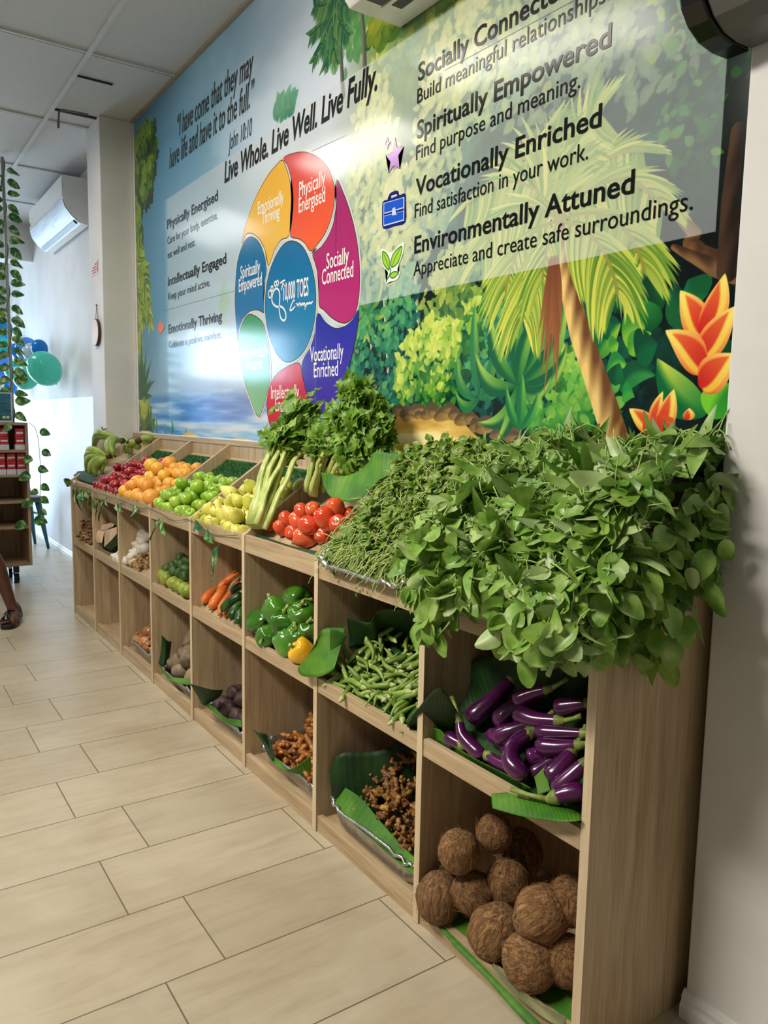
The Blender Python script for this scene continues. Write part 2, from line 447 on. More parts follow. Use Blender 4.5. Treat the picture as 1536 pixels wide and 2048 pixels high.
# water along the lower left
wz = 1.36+0.03*(n2-0.5)
wa = np.clip((wz-GZ)/0.10, 0, 1)[..., None]*np.clip((2.7-GX)/0.3, 0, 1)[..., None]
st = vnoise(2.2, 30, 9, 4)
wat = P3([C(38, 112, 190), C(76, 150, 214), C(150, 196, 230), C(214, 226, 240)], [0.2, .42, .6, .8], st+0.10*(n1-.5))
IMG = IMG*(1-wa)+wat*wa
# jungle backdrop
jz = np.clip((GX-2.36-0.25*(n1-0.5)-0.10*(n2-0.5)+0.42*np.clip((2.2-GZ)/0.8, 0, 1)*0)/0.22, 0, 1)
jun = P3([C(3, 12, 12), C(6, 30, 26), C(12, 66, 50), C(44, 116, 66)], [0.25, .48, .68, .9], n2*0.7+n3*0.45-0.16*np.clip((GX-2.9)/.9, 0, 1)-0.06)
up = np.clip((GZ-1.75)/0.5, 0, 1)*np.clip((3.5-GX)/0.6, 0, 1)
jun2 = P3([C(70, 110, 80), C(120, 150, 70), C(168, 182, 78), C(150, 180, 176)], [0.2, .45, .6, .9], n2*0.7+n3*0.35)
jun = jun*(1-up[..., None]*0.75)+jun2*up[..., None]*0.75
IMG = IMG*(1-jz[..., None])+jun*jz[..., None]

def win_(x0, z0, x1, z1, pad=0.01):
    i0 = max(0, int((x0-pad-MX0)*DPM)); i1 = min(IW, int((x1+pad-MX0)*DPM)+2); j0 = max(0, int((z0-pad-MZ0)*DPM)); j1 = min(IH, int((z1+pad-MZ0)*DPM)+2)
    return (i0, i1, j0, j1) if i1 > i0 and j1 > j0 else None
def leaf(p0, p1, w, c0, c1, bend=0.0, c2=None, soft=1.3, alpha=1.0, k=0.75, rib=None, streak=0.0):
    """one brush stroke shaped like a leaf from p0 to p1"""
    p0 = np.array(p0[:2], float); p1 = np.array(p1[:2], float); d = p1-p0; L = math.hypot(*d)
    if L < 1e-5: return
    ux, uz = d/L; m = w*0.5+abs(bend)*L
    b = win_(min(p0[0], p1[0])-m, min(p0[1], p1[1])-m, max(p0[0], p1[0])+m, max(p0[1], p1[1])+m)
    if b is None: return
    i0, i1, j0, j1 = b
    X = GX[j0:j1, i0:i1]-p0[0]; Z = GZ[j0:j1, i0:i1]-p0[1]
    t = (X*ux+Z*uz)/L; s = -X*uz+Z*ux
    tc = np.clip(t, 0, 1)
    s = s-bend*L*4*tc*(1-tc)
    h = 0.5*w*np.sin(PI*tc**k)**0.85
    a = np.clip((h-np.abs(s))*DPM/soft+0.5, 0, 1)*((t > 0) & (t < 1))*alpha
    col = lerp(c0, c1, tc[..., None])
    if c2 is not None:
        q = np.clip(s/(0.25*w)+0.5, 0, 1)[..., None]; col = col*(1-q)+np.asarray(c2)*q
    if streak: col = col*(1+streak*np.sin(tc*L*900+s*300)[..., None])
    if rib is not None:
        q = (np.abs(s) < 0.03*w)[..., None]*0.6; col = col*(1-q)+np.asarray(rib)*q
    a = a[..., None]
    IMG[j0:j1, i0:i1] = IMG[j0:j1, i0:i1]*(1-a)+col*a
def clump(x, z, rx, rz, n, cols, size=0.03, seed=0, ang=None, alpha=0.9, soft=2.5):
    r = np.random.default_rng(seed)
    o = []
    for _ in range(n):
        a = r.uniform(0, 2*PI); q = math.sqrt(r.uniform(0, 1)); px, pz = x+rx*q*math.cos(a), z+rz*q*math.sin(a)
        lit = np.clip(0.5+0.5*(pz-z)/rz-0.25*(px-x)/rx+r.normal(0, 0.22), 0, 1)
        o.append((lit, px, pz))
    o.sort(key=lambda e: e[0]+r.normal(0, 0.15))
    for lit, px, pz in o:
        i = lit*(len(cols)-1); k = int(min(i, len(cols)-2)); c = lerp(cols[k], cols[k+1], i-k)
        th = r.uniform(0, 2*PI) if ang is None else ang+r.normal(0, 0.5); L = size*r.uniform(0.6, 1.5)
        leaf((px, pz), (px+L*math.cos(th), pz+L*math.sin(th)), L*r.uniform(0.45, 0.8), c*0.92, np.clip(c*1.08, 0, 1), alpha=alpha, soft=soft)
def frond(base, tip, bend, n, ll, w, c0, c1, droop=0.5, seed=0, rach=C(120, 130, 50)):
    r = np.random.default_rng(seed)
    b = np.array(base, float); t = np.array(tip, float); d = t-b; L = math.hypot(*d); nx = np.array([-d[1], d[0]])/L
    def pt(q): return b+d*q+nx*bend*L*4*q*(1-q)
    for i in range(n):
        q = 0.08+0.92*i/n; p = pt(q); tg = pt(min(1, q+0.02))-pt(q-0.02); tg /= math.hypot(*tg)
        for s in (-1, 1):
            v = tg*0.75+np.array([-tg[1], tg[0]])*s*0.75+np.array([0, -droop]); v /= math.hypot(*v)
            l = ll*(0.55+0.6*math.sin(PI*(0.15+0.8*q)))*r.uniform(0.8, 1.15)
            cc = np.clip(lerp(c0, c1, r.uniform(0, 1)), 0, 1)
            leaf(p, p+v*l, w*r.uniform(0.8, 1.2), cc, np.clip(cc*1.12, 0, 1), bend=0.05*s, soft=1.5)
    k = 10
    for i in range(k): leaf(pt(i/k-0.01), pt((i+1)/k+0.03), w*0.7, rach, rach, soft=1.5)
def stroke(pts, w0, w1, cl, cr, bands=0, seed=0):
    pts = [np.array(p, float) for p in pts]; K = len(pts)-1
    m = max(w0, w1)
    b = win_(min(p[0] for p in pts)-m, min(p[1] for p in pts)-m, max(p[0] for p in pts)+m, max(p[1] for p in pts)+m)
    if b is None: return
    i0, i1, j0, j1 = b; X = GX[j0:j1, i0:i1]; Z = GZ[j0:j1, i0:i1]
    best = np.full(X.shape, 9.0); sg = np.zeros(X.shape); tt = np.zeros(X.shape)
    for i in range(K):
        d = pts[i+1]-pts[i]; L2 = d@d; t = np.clip(((X-pts[i][0])*d[0]+(Z-pts[i][1])*d[1])/L2, 0, 1)
        ex = X-pts[i][0]-t*d[0]; ez = Z-pts[i][1]-t*d[1]; ds = np.hypot(ex, ez); s = (d[0]*ez-d[1]*ex)/math.sqrt(L2)
        q = ds < best; best = np.where(q, ds, best); sg = np.where(q, s, sg); tt = np.where(q, (i+t)/K, tt)
    w = w0+(w1-w0)*tt
    a = np.clip((w*0.5-best)*DPM/1.4+0.5, 0, 1)[..., None]
    q = np.clip(sg/np.maximum(w, 1e-4)*1.5+0.5, 0, 1)
    if bands:
        q = np.clip(q+0.22*np.sin(tt*bands+sg*120), 0, 1)
    q = q[..., None]; col = np.asarray(cl)*(1-q)+np.asarray(cr)*q
    IMG[j0:j1, i0:i1] = IMG[j0:j1, i0:i1]*(1-a)+col*a

def catmull(pts, n=6, closed=True):
    k = len(pts); out = []
    for i in range(k if closed else k-1):
        if closed: p = [pts[(i+j-1) % k] for j in range(4)]
        else: p = [pts[min(max(i+j-1, 0), k-1)] for j in range(4)]
        for s in range(n):
            t = s/n
            out.append(tuple(0.5*(2*p[1][a]+(p[2][a]-p[0][a])*t+(2*p[0][a]-5*p[1][a]+4*p[2][a]-p[3][a])*t*t+(3*p[1][a]-p[0][a]-3*p[2][a]+p[3][a])*t**3) for a in range(2)))
    if not closed: out.append(tuple(pts[-1][:2]))
    return out
YG = [C(12, 56, 40), C(30, 96, 46), C(72, 136, 48), C(140, 180, 62), C(200, 212, 96)]
BG = [C(8, 44, 42), C(18, 84, 70), C(36, 120, 88), C(90, 160, 96)]
HZ = [C(96, 140, 96), C(142, 168, 84), C(186, 196, 84), C(220, 218, 120)]
# far hazy trees of the upper middle and right
for i, (x, z, rx, rz, n) in enumerate([(a_, b__, c_, d_, n_*3) for a_, b__, c_, d_, n_ in [(2.62, 1.98, .14, .36, 150), (2.80, 1.80, .16, .2, 110), (3.0, 2.55, .3, .3, 200), (2.75, 2.5, .16, .2, 120), (3.3, 2.45, .3, .3, 180), (2.98, 2.05, .12, .3, 90), (3.45, 2.15, .2, .25, 110), (3.7, 2.25, .25, .35, 150), (3.2, 2.2, .2, .2, 90)]]):
    clump(x, z, rx, rz, n, HZ if x < 3.3 else [C(60, 90, 60), C(100, 130, 70), C(150, 165, 80)], 0.036, 20+i, alpha=0.75, soft=4)
clump(3.86, 2.2, .13, .5, 420, [C(4, 26, 12), C(14, 70, 20), C(60, 120, 20), C(110, 140, 30)], 0.028, 51)
clump(2.45, 2.52, .16, .16, 110, [C(70, 130, 70), C(90, 150, 80), C(130, 170, 110)], 0.06, 60, ang=1.2, alpha=0.7, soft=4)
clump(2.68, 2.44, .13, .05, 60, [C(30, 80, 30), C(90, 120, 30), C(140, 150, 40)], 0.07, 61, ang=1.0)
clump(1.98, 2.395, .09, .03, 26, [C(60, 130, 100), C(110, 165, 130)], 0.07, 62, ang=0.9, alpha=.8)
# palms against the sky, top middle
for (bx, bz, tx, tz) in ((2.43, 2.32, 2.37, 2.66), (2.57, 2.35, 2.53, 2.62)):
    stroke([(bx, bz), ((bx+tx)/2+.008, (bz+tz)/2), (tx, tz)], .026, .016, C(66, 70, 66), C(110, 112, 100))
for i, (a, l) in enumerate(((200, .2), (225, .24), (250, .24), (275, .24), (300, .2), (330, .18), (170, .16), (20, .15), (120, .13), (60, .13))):
    a = math.radians(a); frond((2.37, 2.68), (2.37+l*math.cos(a), 2.68+l*math.sin(a)), .12 if math.cos(a) < 0 else -.12, 15, .06, .016, C(22, 84, 60), C(96, 130, 70), .5, 70+i, C(40, 90, 60))
# left edge: overhanging tree, palm fronds, fan palm
for i, (x, z, rx, rz, n) in enumerate([(.06, 2.62, .10, .26, 220), (.26, 2.70, .16, .13, 200), (.22, 2.55, .12, .12, 150), (.05, 2.30, .06, .16, 110), (.30, 2.60, .06, .1, 70), (.2, 2.8, .2, .09, 160)]):
    clump(x, z, rx, rz, n, [C(10, 40, 22), C(28, 74, 26), C(70, 116, 30), C(124, 156, 50)], 0.055, 80+i, ang=-1.2)
for i, (p, q, bd) in enumerate((((0, 2.06), (.26, 1.72), .10), ((0, 2.04), (.2, 2.02), .22), ((0, 2.06), (.12, 2.22), .1), ((0, 2.0), (.12, 1.74), .05), ((0, 1.98), (.02, 1.70), 0), ((0, 2.08), (.22, 1.86), .2))):
    frond(p, q, bd, 20, .10, .020, C(44, 96, 30), C(176, 186, 60), .35, 100+i)
for i, (p, q, bd) in enumerate((((0, 1.70), (.1, 1.52), .12), ((0, 1.62), (.09, 1.66), .1), ((0, 1.56), (.14, 1.40), .25), ((0, 1.50), (.10, 1.30), .1))):
    for k in range(5): leaf(p, (q[0]*(0.5+.13*k), q[1]+.05*(k-2)), .035, C(120, 150, 30), C(210, 206, 80), bd*.5)
for i in range(22):
    a = math.radians(178-i*8.4); l = .24+.12*math.sin(i*2.1)+(.12 if 4 < i < 12 else 0)
    leaf((.09, 1.30), (.09+l*.75*math.cos(a), 1.30+l*math.sin(a)), .034, C(8, 60, 44), C(120, 164, 90), .06*math.cos(a), C(20, 90, 60))
clump(.12, 1.16, .15, .09, 170, [C(10, 44, 26), C(24, 84, 40), C(90, 130, 40), C(190, 190, 60)], .06, 120, ang=1.5)
for (x, z, h, bn) in ((.28, 1.12, .12, .1), (.34, 1.11, .09, -.1), (.52, 1.10, .06, .2), (.6, 1.11, .075, -.3), (.85, 1.10, .04, .2)):
    leaf((x, z-.02), (x-.02, z+h), .03, C(30, 110, 60), C(110, 180, 80), bn)
clump(1.35, 1.70, .05, .12, 40, [C(150, 186, 150), C(110, 170, 130)], .06, 130, alpha=.5, soft=4)
# little palms behind the wheel's right side
stroke([(2.704,1.216), (2.657,1.334), (2.621,1.521)], .016, .012, C(120, 150, 110), C(190, 200, 160))
stroke([(2.786,1.216), (2.741,1.364), (2.71,1.594)], .02, .014, C(120, 140, 90), C(206, 206, 160))
stroke([(2.915,1.433), (2.891,1.573), (2.88,1.666)], .02, .014, C(110, 130, 90), C(196, 200, 150))
for i, a in enumerate((170, 200, 225, 250, 290, 315, 340, 10, 60, 120)):
    a = math.radians(a); l = .15
    q = (2.613,1.568)
    leaf(q, (q[0]+l*math.cos(a), q[1]+l*.9*math.sin(a)), .036, C(60, 120, 50), C(206, 206, 96), -.2*math.copysign(1, math.cos(a)), C(40, 110, 70))
# bushes of the lower middle
for i, (u, v, rx, rz, n, pal) in enumerate([
    (*(2.567,1.388), .13, .18, 150, BG), (*(2.807,1.425), .12, .26, 170, BG), (*(3.072,1.495), .15, .22, 170, [C(20, 70, 44), C(60, 120, 50), C(150, 170, 70)]),
    (*(3.429,1.462), .18, .2, 190, BG), (*(3.303,1.367), .22, .2, 180, BG), (*(3.63,1.373), .14, .3, 180, [C(4, 30, 28), C(10, 66, 50), C(20, 100, 70)]),
    (*(2.893,1.326), .10, .16, 150, YG), (*(2.971,1.43), .06, .08, 60, YG), (*(3.103,1.471), .10, .11, 110, YG), (*(3.043,1.351), .085, .15, 130, YG), (*(3.067,1.61), .08, .09, 70, [C(40, 90, 50), C(120, 150, 60), C(180, 186, 80)]),
    (*(3.458,1.27), .09, .13, 100, [C(20, 100, 60), C(70, 150, 60), C(160, 200, 80)]), (*(3.552,1.257), .07, .12, 80, [C(20, 100, 60), C(60, 150, 60), C(150, 200, 80)]), (*(3.461,1.359), .06, .08, 50, YG[1:]),
    (*(3.579,1.208), .12, .07, 80, [C(20, 90, 50), C(50, 130, 50), C(120, 180, 70)])]):
    clump(u, v, rx, rz, int(n*2.2), pal, .030, 200+i, soft=2)
# sandy bank with stones
b = win_(2.72, 1.094, 3.45, 1.27); i0, i1, j0, j1 = b
edge = 1.215+0.03*(vnoise(4, 4, 31, 3)-.5)+0.02*np.sin(GX*9)-0.12*np.clip((GX-3.1)/.3, 0, 1)-.12*np.clip((2.80-GX)/.1, 0, 1)
a = np.clip((edge-GZ)*DPM/5, 0, 1)[..., None]
sand = P3([C(190, 150, 70), C(222, 186, 100), C(244, 224, 150), C(250, 236, 180)], [.25, .45, .6, .8], vnoise(4, 22, 33, 4))
IMG = IMG*(1-a)+sand*a
for i in range(26):
    r_ = np.random.default_rng(300+i); x = 2.76+.6*i/26+r_.uniform(-.01, .01); z = 1.232+.012*math.sin(i*1.7)-max(0, x-3.05)*.25
    leaf((x, z-.012), (x+r_.uniform(.05, .1), z-.014), r_.uniform(.025, .045), C(120, 96, 60), C(186, 150, 90), .1, C(90, 76, 60), soft=3)
# strap-leaved plants
def rosette(bx, bz, spec, c0, c1, c2):
    for (dx, dz, w, bn) in spec: leaf((bx, bz), (bx+dx, bz+dz), w, c0, c1, bn, c2, k=.8)
q = (3.202,1.26)
rosette(q[0], q[1], [(-.10, .14, .035, .25), (-.03, .28, .04, .05), (.06, .2, .04, -.1), (-.11, .03, .035, .3), (.1, .10, .035, -.2)], C(20, 90, 60), C(150, 190, 80), C(40, 120, 70))
q = (3.356,1.298)
rosette(q[0], q[1], [(-.18, .10, .055, .25), (-.12, .22, .05, .15), (-.03, .40, .06, .02), (.07, .34, .05, -.15), (.15, .24, .055, -.2), (.17, .10, .05, -.25), (-.16, -.10, .05, .25), (-.08, -.16, .045, .1), (.08, .2, .05, .1), (.12, .02, .04, -.3)], C(30, 110, 50), C(190, 214, 90), C(20, 92, 56))
q = (3.372,1.179)
rosette(q[0], q[1], [(-.06, .12, .03, .1), (.0, .15, .035, 0), (.06, .1, .03, -.1)], C(30, 120, 60), C(120, 190, 80), C(30, 110, 60))
# big leaves of the lower right
for (a, b_, w, c0, c1, c2, bn) in [
    ((3.793,1.448), (3.757,1.571), .06, C(10, 70, 30), C(30, 120, 50), C(8, 60, 34), .05), ((3.795,1.421), (3.715,1.485), .085, C(10, 84, 36), C(60, 150, 60), C(10, 80, 40), .2),
    ((3.849,1.404), (3.816,1.5), .07, C(10, 80, 40), C(10, 60, 44), C(20, 90, 50), -.05), ((3.903,1.466), (3.856,1.505), .10, C(10, 90, 46), C(10, 80, 44), C(20, 110, 60), .25),
    ((3.615,1.355), (3.686,1.43), .06, C(40, 130, 50), C(160, 200, 60), C(20, 100, 50), .05), ((3.691,1.406), (3.755,1.417), .10, C(120, 180, 50), C(150, 200, 60), C(60, 140, 50), .1), ((3.714,1.36), (3.772,1.402), .06, C(110, 180, 50), C(160, 206, 70), C(70, 150, 50), .1),
    ((3.656,1.377), (3.683,1.386), .05, C(90, 170, 50), C(150, 200, 60), C(60, 140, 50), 0), ((3.653,1.32), (3.713,1.331), .05, C(60, 160, 60), C(140, 200, 70), C(40, 130, 60), .3), ((3.693,1.278), (3.79,1.307), .06, C(20, 110, 56), C(60, 150, 70), C(14, 80, 50), .25),
    ((3.662,1.279), (3.694,1.307), .05, C(60, 150, 60), C(110, 190, 70), C(40, 120, 50), .1), ((3.701,1.256), (3.737,1.261), .045, C(60, 160, 60), C(70, 160, 60), C(40, 140, 60), .45), ((3.735,1.531), (3.746,1.553), .06, C(10, 70, 50), C(14, 84, 50), C(10, 60, 40), .3),
    ((3.679,1.289), (3.689,1.34), .05, C(16, 90, 50), C(20, 110, 60), C(10, 70, 44), .1), ((3.734,1.351), (3.789,1.378), .09, C(8, 90, 50), C(14, 100, 56), C(6, 70, 44), .2), ((3.625,1.422), (3.662,1.435), .08, C(8, 80, 50), C(14, 100, 60), C(6, 60, 40), .2),
    ((3.918,1.22), (3.791,1.345), .085, C(20, 120, 50), C(220, 226, 80), C(6, 100, 50), .10), ((3.932,1.215), (3.971,1.286), .075, C(60, 160, 40), C(30, 130, 40), C(120, 200, 50), .12), ((3.933,1.344), (3.967,1.37), .06, C(6, 50, 30), C(10, 70, 40), C(6, 60, 36), .1)]:
    leaf(a, b_, w, c0, c1, bn, c2)
# branches, upper right
stroke([(3.967,1.511), (3.919,1.529), (3.88,1.552), (3.856,1.582), (3.868,1.595), (3.788,1.682)], .06, .02, C(70, 46, 28), C(120, 84, 48), 26)
stroke([(3.97,1.537), (3.943,1.526), (3.909,1.528), (3.855,1.556), (3.816,1.579)], .05, .014, C(60, 40, 26), C(130, 96, 60), 20)
stroke([(3.947,1.512), (3.942,1.649), (3.948,1.781)], .05, .03, C(30, 20, 14), C(70, 50, 34), 14)
# leaning coconut palm
stroke([(3.692,1.156), (3.663,1.22), (3.611,1.327), (3.566,1.413), (3.528,1.513), (3.502,1.594), (3.489,1.662), (3.474,1.713)], .078, .042, C(104, 66, 36), C(236, 200, 120), 60)
cx, cz = (3.48,1.7)
for i, (u, v, bd, n, ll) in enumerate([(*(3.729,1.801), .2, 34, .13), (*(3.595,1.925), .15, 34, .13), (*(3.419,1.942), -.1, 34, .12), (*(3.256,1.899), -.2, 34, .13), (*(3.114,1.812), -.2, 36, .15), (*(3.79,1.661), .25, 36, .15), (*(3.186,1.662), -.25, 38, .17), (*(3.747,1.535), .2, 36, .17), (*(3.294,1.54), -.22, 40, .18), (*(3.365,1.468), -.12, 40, .18), (*(3.674,1.495), .14, 40, .17), (*(3.432,1.561), -.1, 24, .15)]):
    frond((cx, cz), (u, v), bd, n, ll, .0135, C(70, 116, 36), C(206, 204, 84), .9, 400+i, C(140, 140, 60))
for i in range(9):
    q = (3.467,1.557); r_ = np.random.default_rng(500+i)
    leaf((q[0]-.012+.003*i, q[1]+.06), (q[0]-.045+.010*i, q[1]-.14-.05*(i % 4)), .013, C(110, 60, 36), C(160, 104, 60), .02)
# heliconia bracts
def bract(a, b_, w, bn, flip=1):
    leaf(a, b_, w, C(206, 44, 30), C(244, 196, 60), bn, C(250, 214, 84) if flip > 0 else C(214, 60, 34), k=.72, soft=1.5)
def bract2(a, b_, w, bn, flip):
    """yellow upper edge, red belly"""
    c = C(214, 44, 32); y = C(246, 200, 66)
    a_, e = np.array(a), np.array(b_)
    leaf(a_, e, w, C(226, 96, 40), C(250, 228, 120), bn, None, k=.72)
    d = e-a_; nn = np.array([-d[1], d[0]])/math.hypot(*d)*w*flip
    leaf(a_+d*.02+nn*.04, a_+d*.96+nn*.04, w*.62, C(236, 180, 60), C(252, 232, 110), bn, None, k=.72, soft=4)
    leaf(a_-nn*.16, a_+d*.86-nn*.10, w*.52, C(198, 30, 30), C(232, 110, 50), bn, None, k=.7, soft=4)
bract2((3.898,1.378), (3.839,1.485), .066, -.05, 1)
bract2((3.9,1.39), (3.942,1.506), .060, -.06, -1)
bract2((3.9,1.334), (3.971,1.439), .066, .03, -1)
bract2((3.905,1.307), (3.808,1.404), .068, -.10, 1)
bract2((3.909,1.271), (3.979,1.344), .078, .10, -1)
bract2((3.796,1.183), (3.723,1.235), .045, -.02, 1)
bract2((3.804,1.183), (3.811,1.273), .038, .12, -1)
bract2((3.811,1.183), (3.839,1.277), .05, -.02, -1)
bract2((3.88,1.21), (3.879,1.236), .03, 0, -1)
leaf((3.814,1.183), (3.842,1.214), .06, C(200, 50, 30), C(220, 90, 40), .1)
leaf((3.772,1.167), (3.808,1.193), .06, C(206, 60, 30), C(220, 90, 40), .1)
# lighter printed text panel, a translucent veil over the picture
PXL, PXR, PZB, PZT = .52, 3.915, 1.592, 2.372
pm_ = np.clip((GX-PXL)*DPM*.02, 0, 1)*np.clip((PXR-GX)*DPM, 0, 1)*np.clip((GZ-PZB)*DPM, 0, 1)*np.clip((PZT-GZ)*DPM, 0, 1)
al = (0.57*pm_)[..., None]
IMG = IMG*(1-al)+C(206, 212, 214)*al
IMG = np.clip(IMG, 0, 1)
img = bpy.data.images.new('mural_painting', IW, IH, alpha=False)
buf = np.ones((IH, IW, 4), np.float32); buf[..., :3] = IMG
img.pixels.foreach_set(buf.ravel()); img.update(); img.pack()
del buf, n1, n2, n3, jun, jun2, wat, sand
def print_finish(b, nt, wav=True):
    b.inputs['Roughness'].default_value = 0.13; b.inputs['Specular IOR Level'].default_value = 0.32
    f = noise(nt, coords(nt, (1, 1, 1)), 5.0, 2); bump(nt, b, f, 0.05, 0.01)
mm, nt, b = new_mat('glossy_mural_print')
tc = N(nt, 'ShaderNodeTexCoord'); mp = N(nt, 'ShaderNodeMapping', vector_type='POINT')
mp.inputs['Location'].default_value = (-MX0/(MX1-MX0), -MZ0/(MZ1-MZ0), 0); mp.inputs['Scale'].default_value = (1/(MX1-MX0), 1/(MZ1-MZ0), 1)
sx = N(nt, 'ShaderNodeSeparateXYZ'); cx_ = N(nt, 'ShaderNodeCombineXYZ')
nt.links.new(tc.outputs['Object'], sx.inputs[0]); nt.links.new(sx.outputs['X'], cx_.inputs['X']); nt.links.new(sx.outputs['Z'], cx_.inputs['Y'])
nt.links.new(cx_.outputs[0], mp.inputs['Vector'])
it = N(nt, 'ShaderNodeTexImage'); it.image = img; it.extension = 'EXTEND'
nt.links.new(mp.outputs[0], it.inputs['Vector']); nt.links.new(it.outputs['Color'], b.inputs['Base Color'])
print_finish(b, nt)
mural = empty('wall_mural', (0, 0, 0))
tag(mural, 'large glossy jungle wall mural with wellness wording behind the produce shelf', 'mural')
YM = 0.4155
MB().add([(MX0, YM+.0008, MZ0), (MX1, YM+.0008, MZ0), (MX1, YM+.0008, MZ1), (MX0, YM+.0008, MZ1)], [(0, 1, 2, 3)]).build('printed_panel', mm, mural)
_lvl = [0]
def flat(name, poly, mats, lvl=1, mi=0, label=None):
    """flat printed shape on the mural from an (x, z) outline"""
    bm = bmesh.new(); y = YM-0.00006*lvl
    vs = [bm.verts.new((p[0], y, p[1])) for p in poly]
    f = bm.faces.new(vs)
    bmesh.ops.triangulate(bm, faces=[f]); me = bpy.data.meshes.new(name); bm.to_mesh(me); bm.free()
    me.materials.append(mats); o = bpy.data.objects.new(name, me); COL.objects.link(o); o.parent = mural
    if label: o['label'] = label
    return o
def ink(name, c, c2=None, z0=0, z1=1):
    m, nt, b = new_mat(name)
    if c2 is None:
        f = noise(nt, coords(nt), 6, 2); nt.links.new(ramp(nt, f, [(0.3, tuple(x*.95 for x in c[:3])+(1,)), (0.7, c)]), b.inputs['Base Color'])
    else:
        tc = N(nt, 'ShaderNodeTexCoord'); sp = N(nt, 'ShaderNodeSeparateXYZ'); nt.links.new(tc.outputs['Object'], sp.inputs[0])
        mr = N(nt, 'ShaderNodeMapRange'); mr.inputs['From Min'].default_value = z0; mr.inputs['From Max'].default_value = z1
        nt.links.new(sp.outputs['Z'], mr.inputs['Value']); nt.links.new(ramp(nt, mr.outputs[0], [(0, c2), (1, c)]), b.inputs['Base Color'])
    print_finish(b, nt); return m
I_BLACK = ink('black_ink', srgb(16, 18, 20)); I_GREY = ink('charcoal_ink', srgb(40, 44, 50)); I_WHITE = ink('white_ink', srgb(236, 236, 232)); I_PALE = ink('pale_border_ink', srgb(206, 208, 200)); I_LINE = ink('dark_outline_ink', srgb(44, 40, 44))
def grow(poly, d):
    n = len(poly); out = []
    ar = sum(poly[i][0]*poly[(i+1) % n][1]-poly[(i+1) % n][0]*poly[i][1] for i in range(n)); s = 1 if ar > 0 else -1
    for i in range(n):
        a, b_, c = poly[i-1], poly[i], poly[(i+1) % n]
        e1 = Vector((b_[0]-a[0], b_[1]-a[1])).normalized(); e2 = Vector((c[0]-b_[0], c[1]-b_[1])).normalized()
        nn = Vector((e1.y+e2.y, -e1.x-e2.x)); 
        if nn.length < 1e-6: nn = Vector((e1.y, -e1.x))
        nn.normalize(); k = max(0.5, nn.dot(Vector((e1.y, -e1.x))))
        out.append((b_[0]+s*nn.x*d/k, b_[1]+s*nn.y*d/k))
    return out
PET = [
 ('teal', [(1.675,1.977),(1.741,1.946),(1.789,1.891),(1.818,1.819),(1.799,1.775),(1.789,1.709),(1.797,1.648),(1.741,1.663),(1.657,1.668),(1.573,1.641),(1.529,1.594),(1.518,1.544),(1.501,1.641),(1.49,1.729),(1.499,1.815),(1.521,1.898),(1.572,1.957),(1.621,1.979)], srgb(0, 104, 150), srgb(24, 110, 170), 'teal blue wheel petal'),
 ('green', [(1.657,1.651),(1.741,1.626),(1.793,1.593),(1.815,1.543),(1.834,1.488),(1.853,1.418),(1.841,1.337),(1.748,1.205),(1.655,1.284),(1.585,1.373),(1.546,1.462),(1.529,1.543),(1.551,1.6),(1.598,1.639)], srgb(40, 140, 80), srgb(96, 186, 150), 'green wheel petal'),
 ('crimson', [(2.114,1.416),(2.139,1.374),(2.167,1.316),(2.199,1.252),(2.216,1.202),(2.147,1.137),(2.064,1.115),(1.962,1.112),(1.893,1.138),(1.841,1.192),(1.825,1.268),(1.856,1.337),(1.923,1.382),(2.011,1.405)], srgb(196, 50, 70), srgb(176, 30, 62), 'crimson wheel petal'),
 ('navy', [(2.265,1.593),(2.321,1.555),(2.393,1.527),(2.464,1.528),(2.516,1.547),(2.551,1.575),(2.545,1.521),(2.519,1.444),(2.477,1.361),(2.41,1.281),(2.327,1.227),(2.239,1.227),(2.192,1.277),(2.158,1.341),(2.141,1.405),(2.165,1.439),(2.212,1.473),(2.247,1.529)], srgb(28, 40, 160), srgb(70, 50, 160), 'navy blue wheel petal'),
 ('magenta', [(2.395,2.046),(2.439,1.993),(2.485,1.922),(2.525,1.838),(2.547,1.763),(2.556,1.691),(2.552,1.626),(2.532,1.572),(2.489,1.546),(2.439,1.546),(2.368,1.571),(2.308,1.606),(2.277,1.622),(2.272,1.665),(2.266,1.725),(2.249,1.775),(2.222,1.818),(2.279,1.831),(2.339,1.863),(2.379,1.91),(2.395,1.974)], srgb(150, 22, 92), srgb(178, 40, 112), 'magenta wheel petal'),
 ('yellow', [(1.963,2.224),(2.001,2.179),(2.029,2.126),(2.041,2.062),(2.034,1.995),(2.021,1.923),(1.957,1.92),(1.897,1.893),(1.841,1.835),(1.821,1.879),(1.783,1.932),(1.725,1.974),(1.662,1.999),(1.61,2.001),(1.572,1.973),(1.59,2.01),(1.642,2.073),(1.728,2.143),(1.836,2.197),(1.911,2.217)], srgb(226, 170, 50), srgb(222, 176, 64), 'golden yellow wheel petal'),
 ('red', [(1.977,2.229),(2.053,2.226),(2.16,2.203),(2.261,2.156),(2.332,2.102),(2.365,2.051),(2.379,2.012),(2.374,1.976),(2.359,1.931),(2.315,1.882),(2.256,1.851),(2.204,1.835),(2.164,1.868),(2.111,1.896),(2.039,1.919),(2.05,1.967),(2.062,2.039),(2.054,2.102),(2.034,2.156),(2.006,2.2)], srgb(198, 52, 56), srgb(232, 92, 40), 'red wheel petal'),
]
CEN = [(2.056,1.894),(2.138,1.859),(2.198,1.795),(2.237,1.717),(2.247,1.643),(2.234,1.56),(2.183,1.484),(2.103,1.439),(2.004,1.428),(1.915,1.469),(1.845,1.548),(1.813,1.632),(1.81,1.706),(1.841,1.793),(1.902,1.856),(1.976,1.894)]
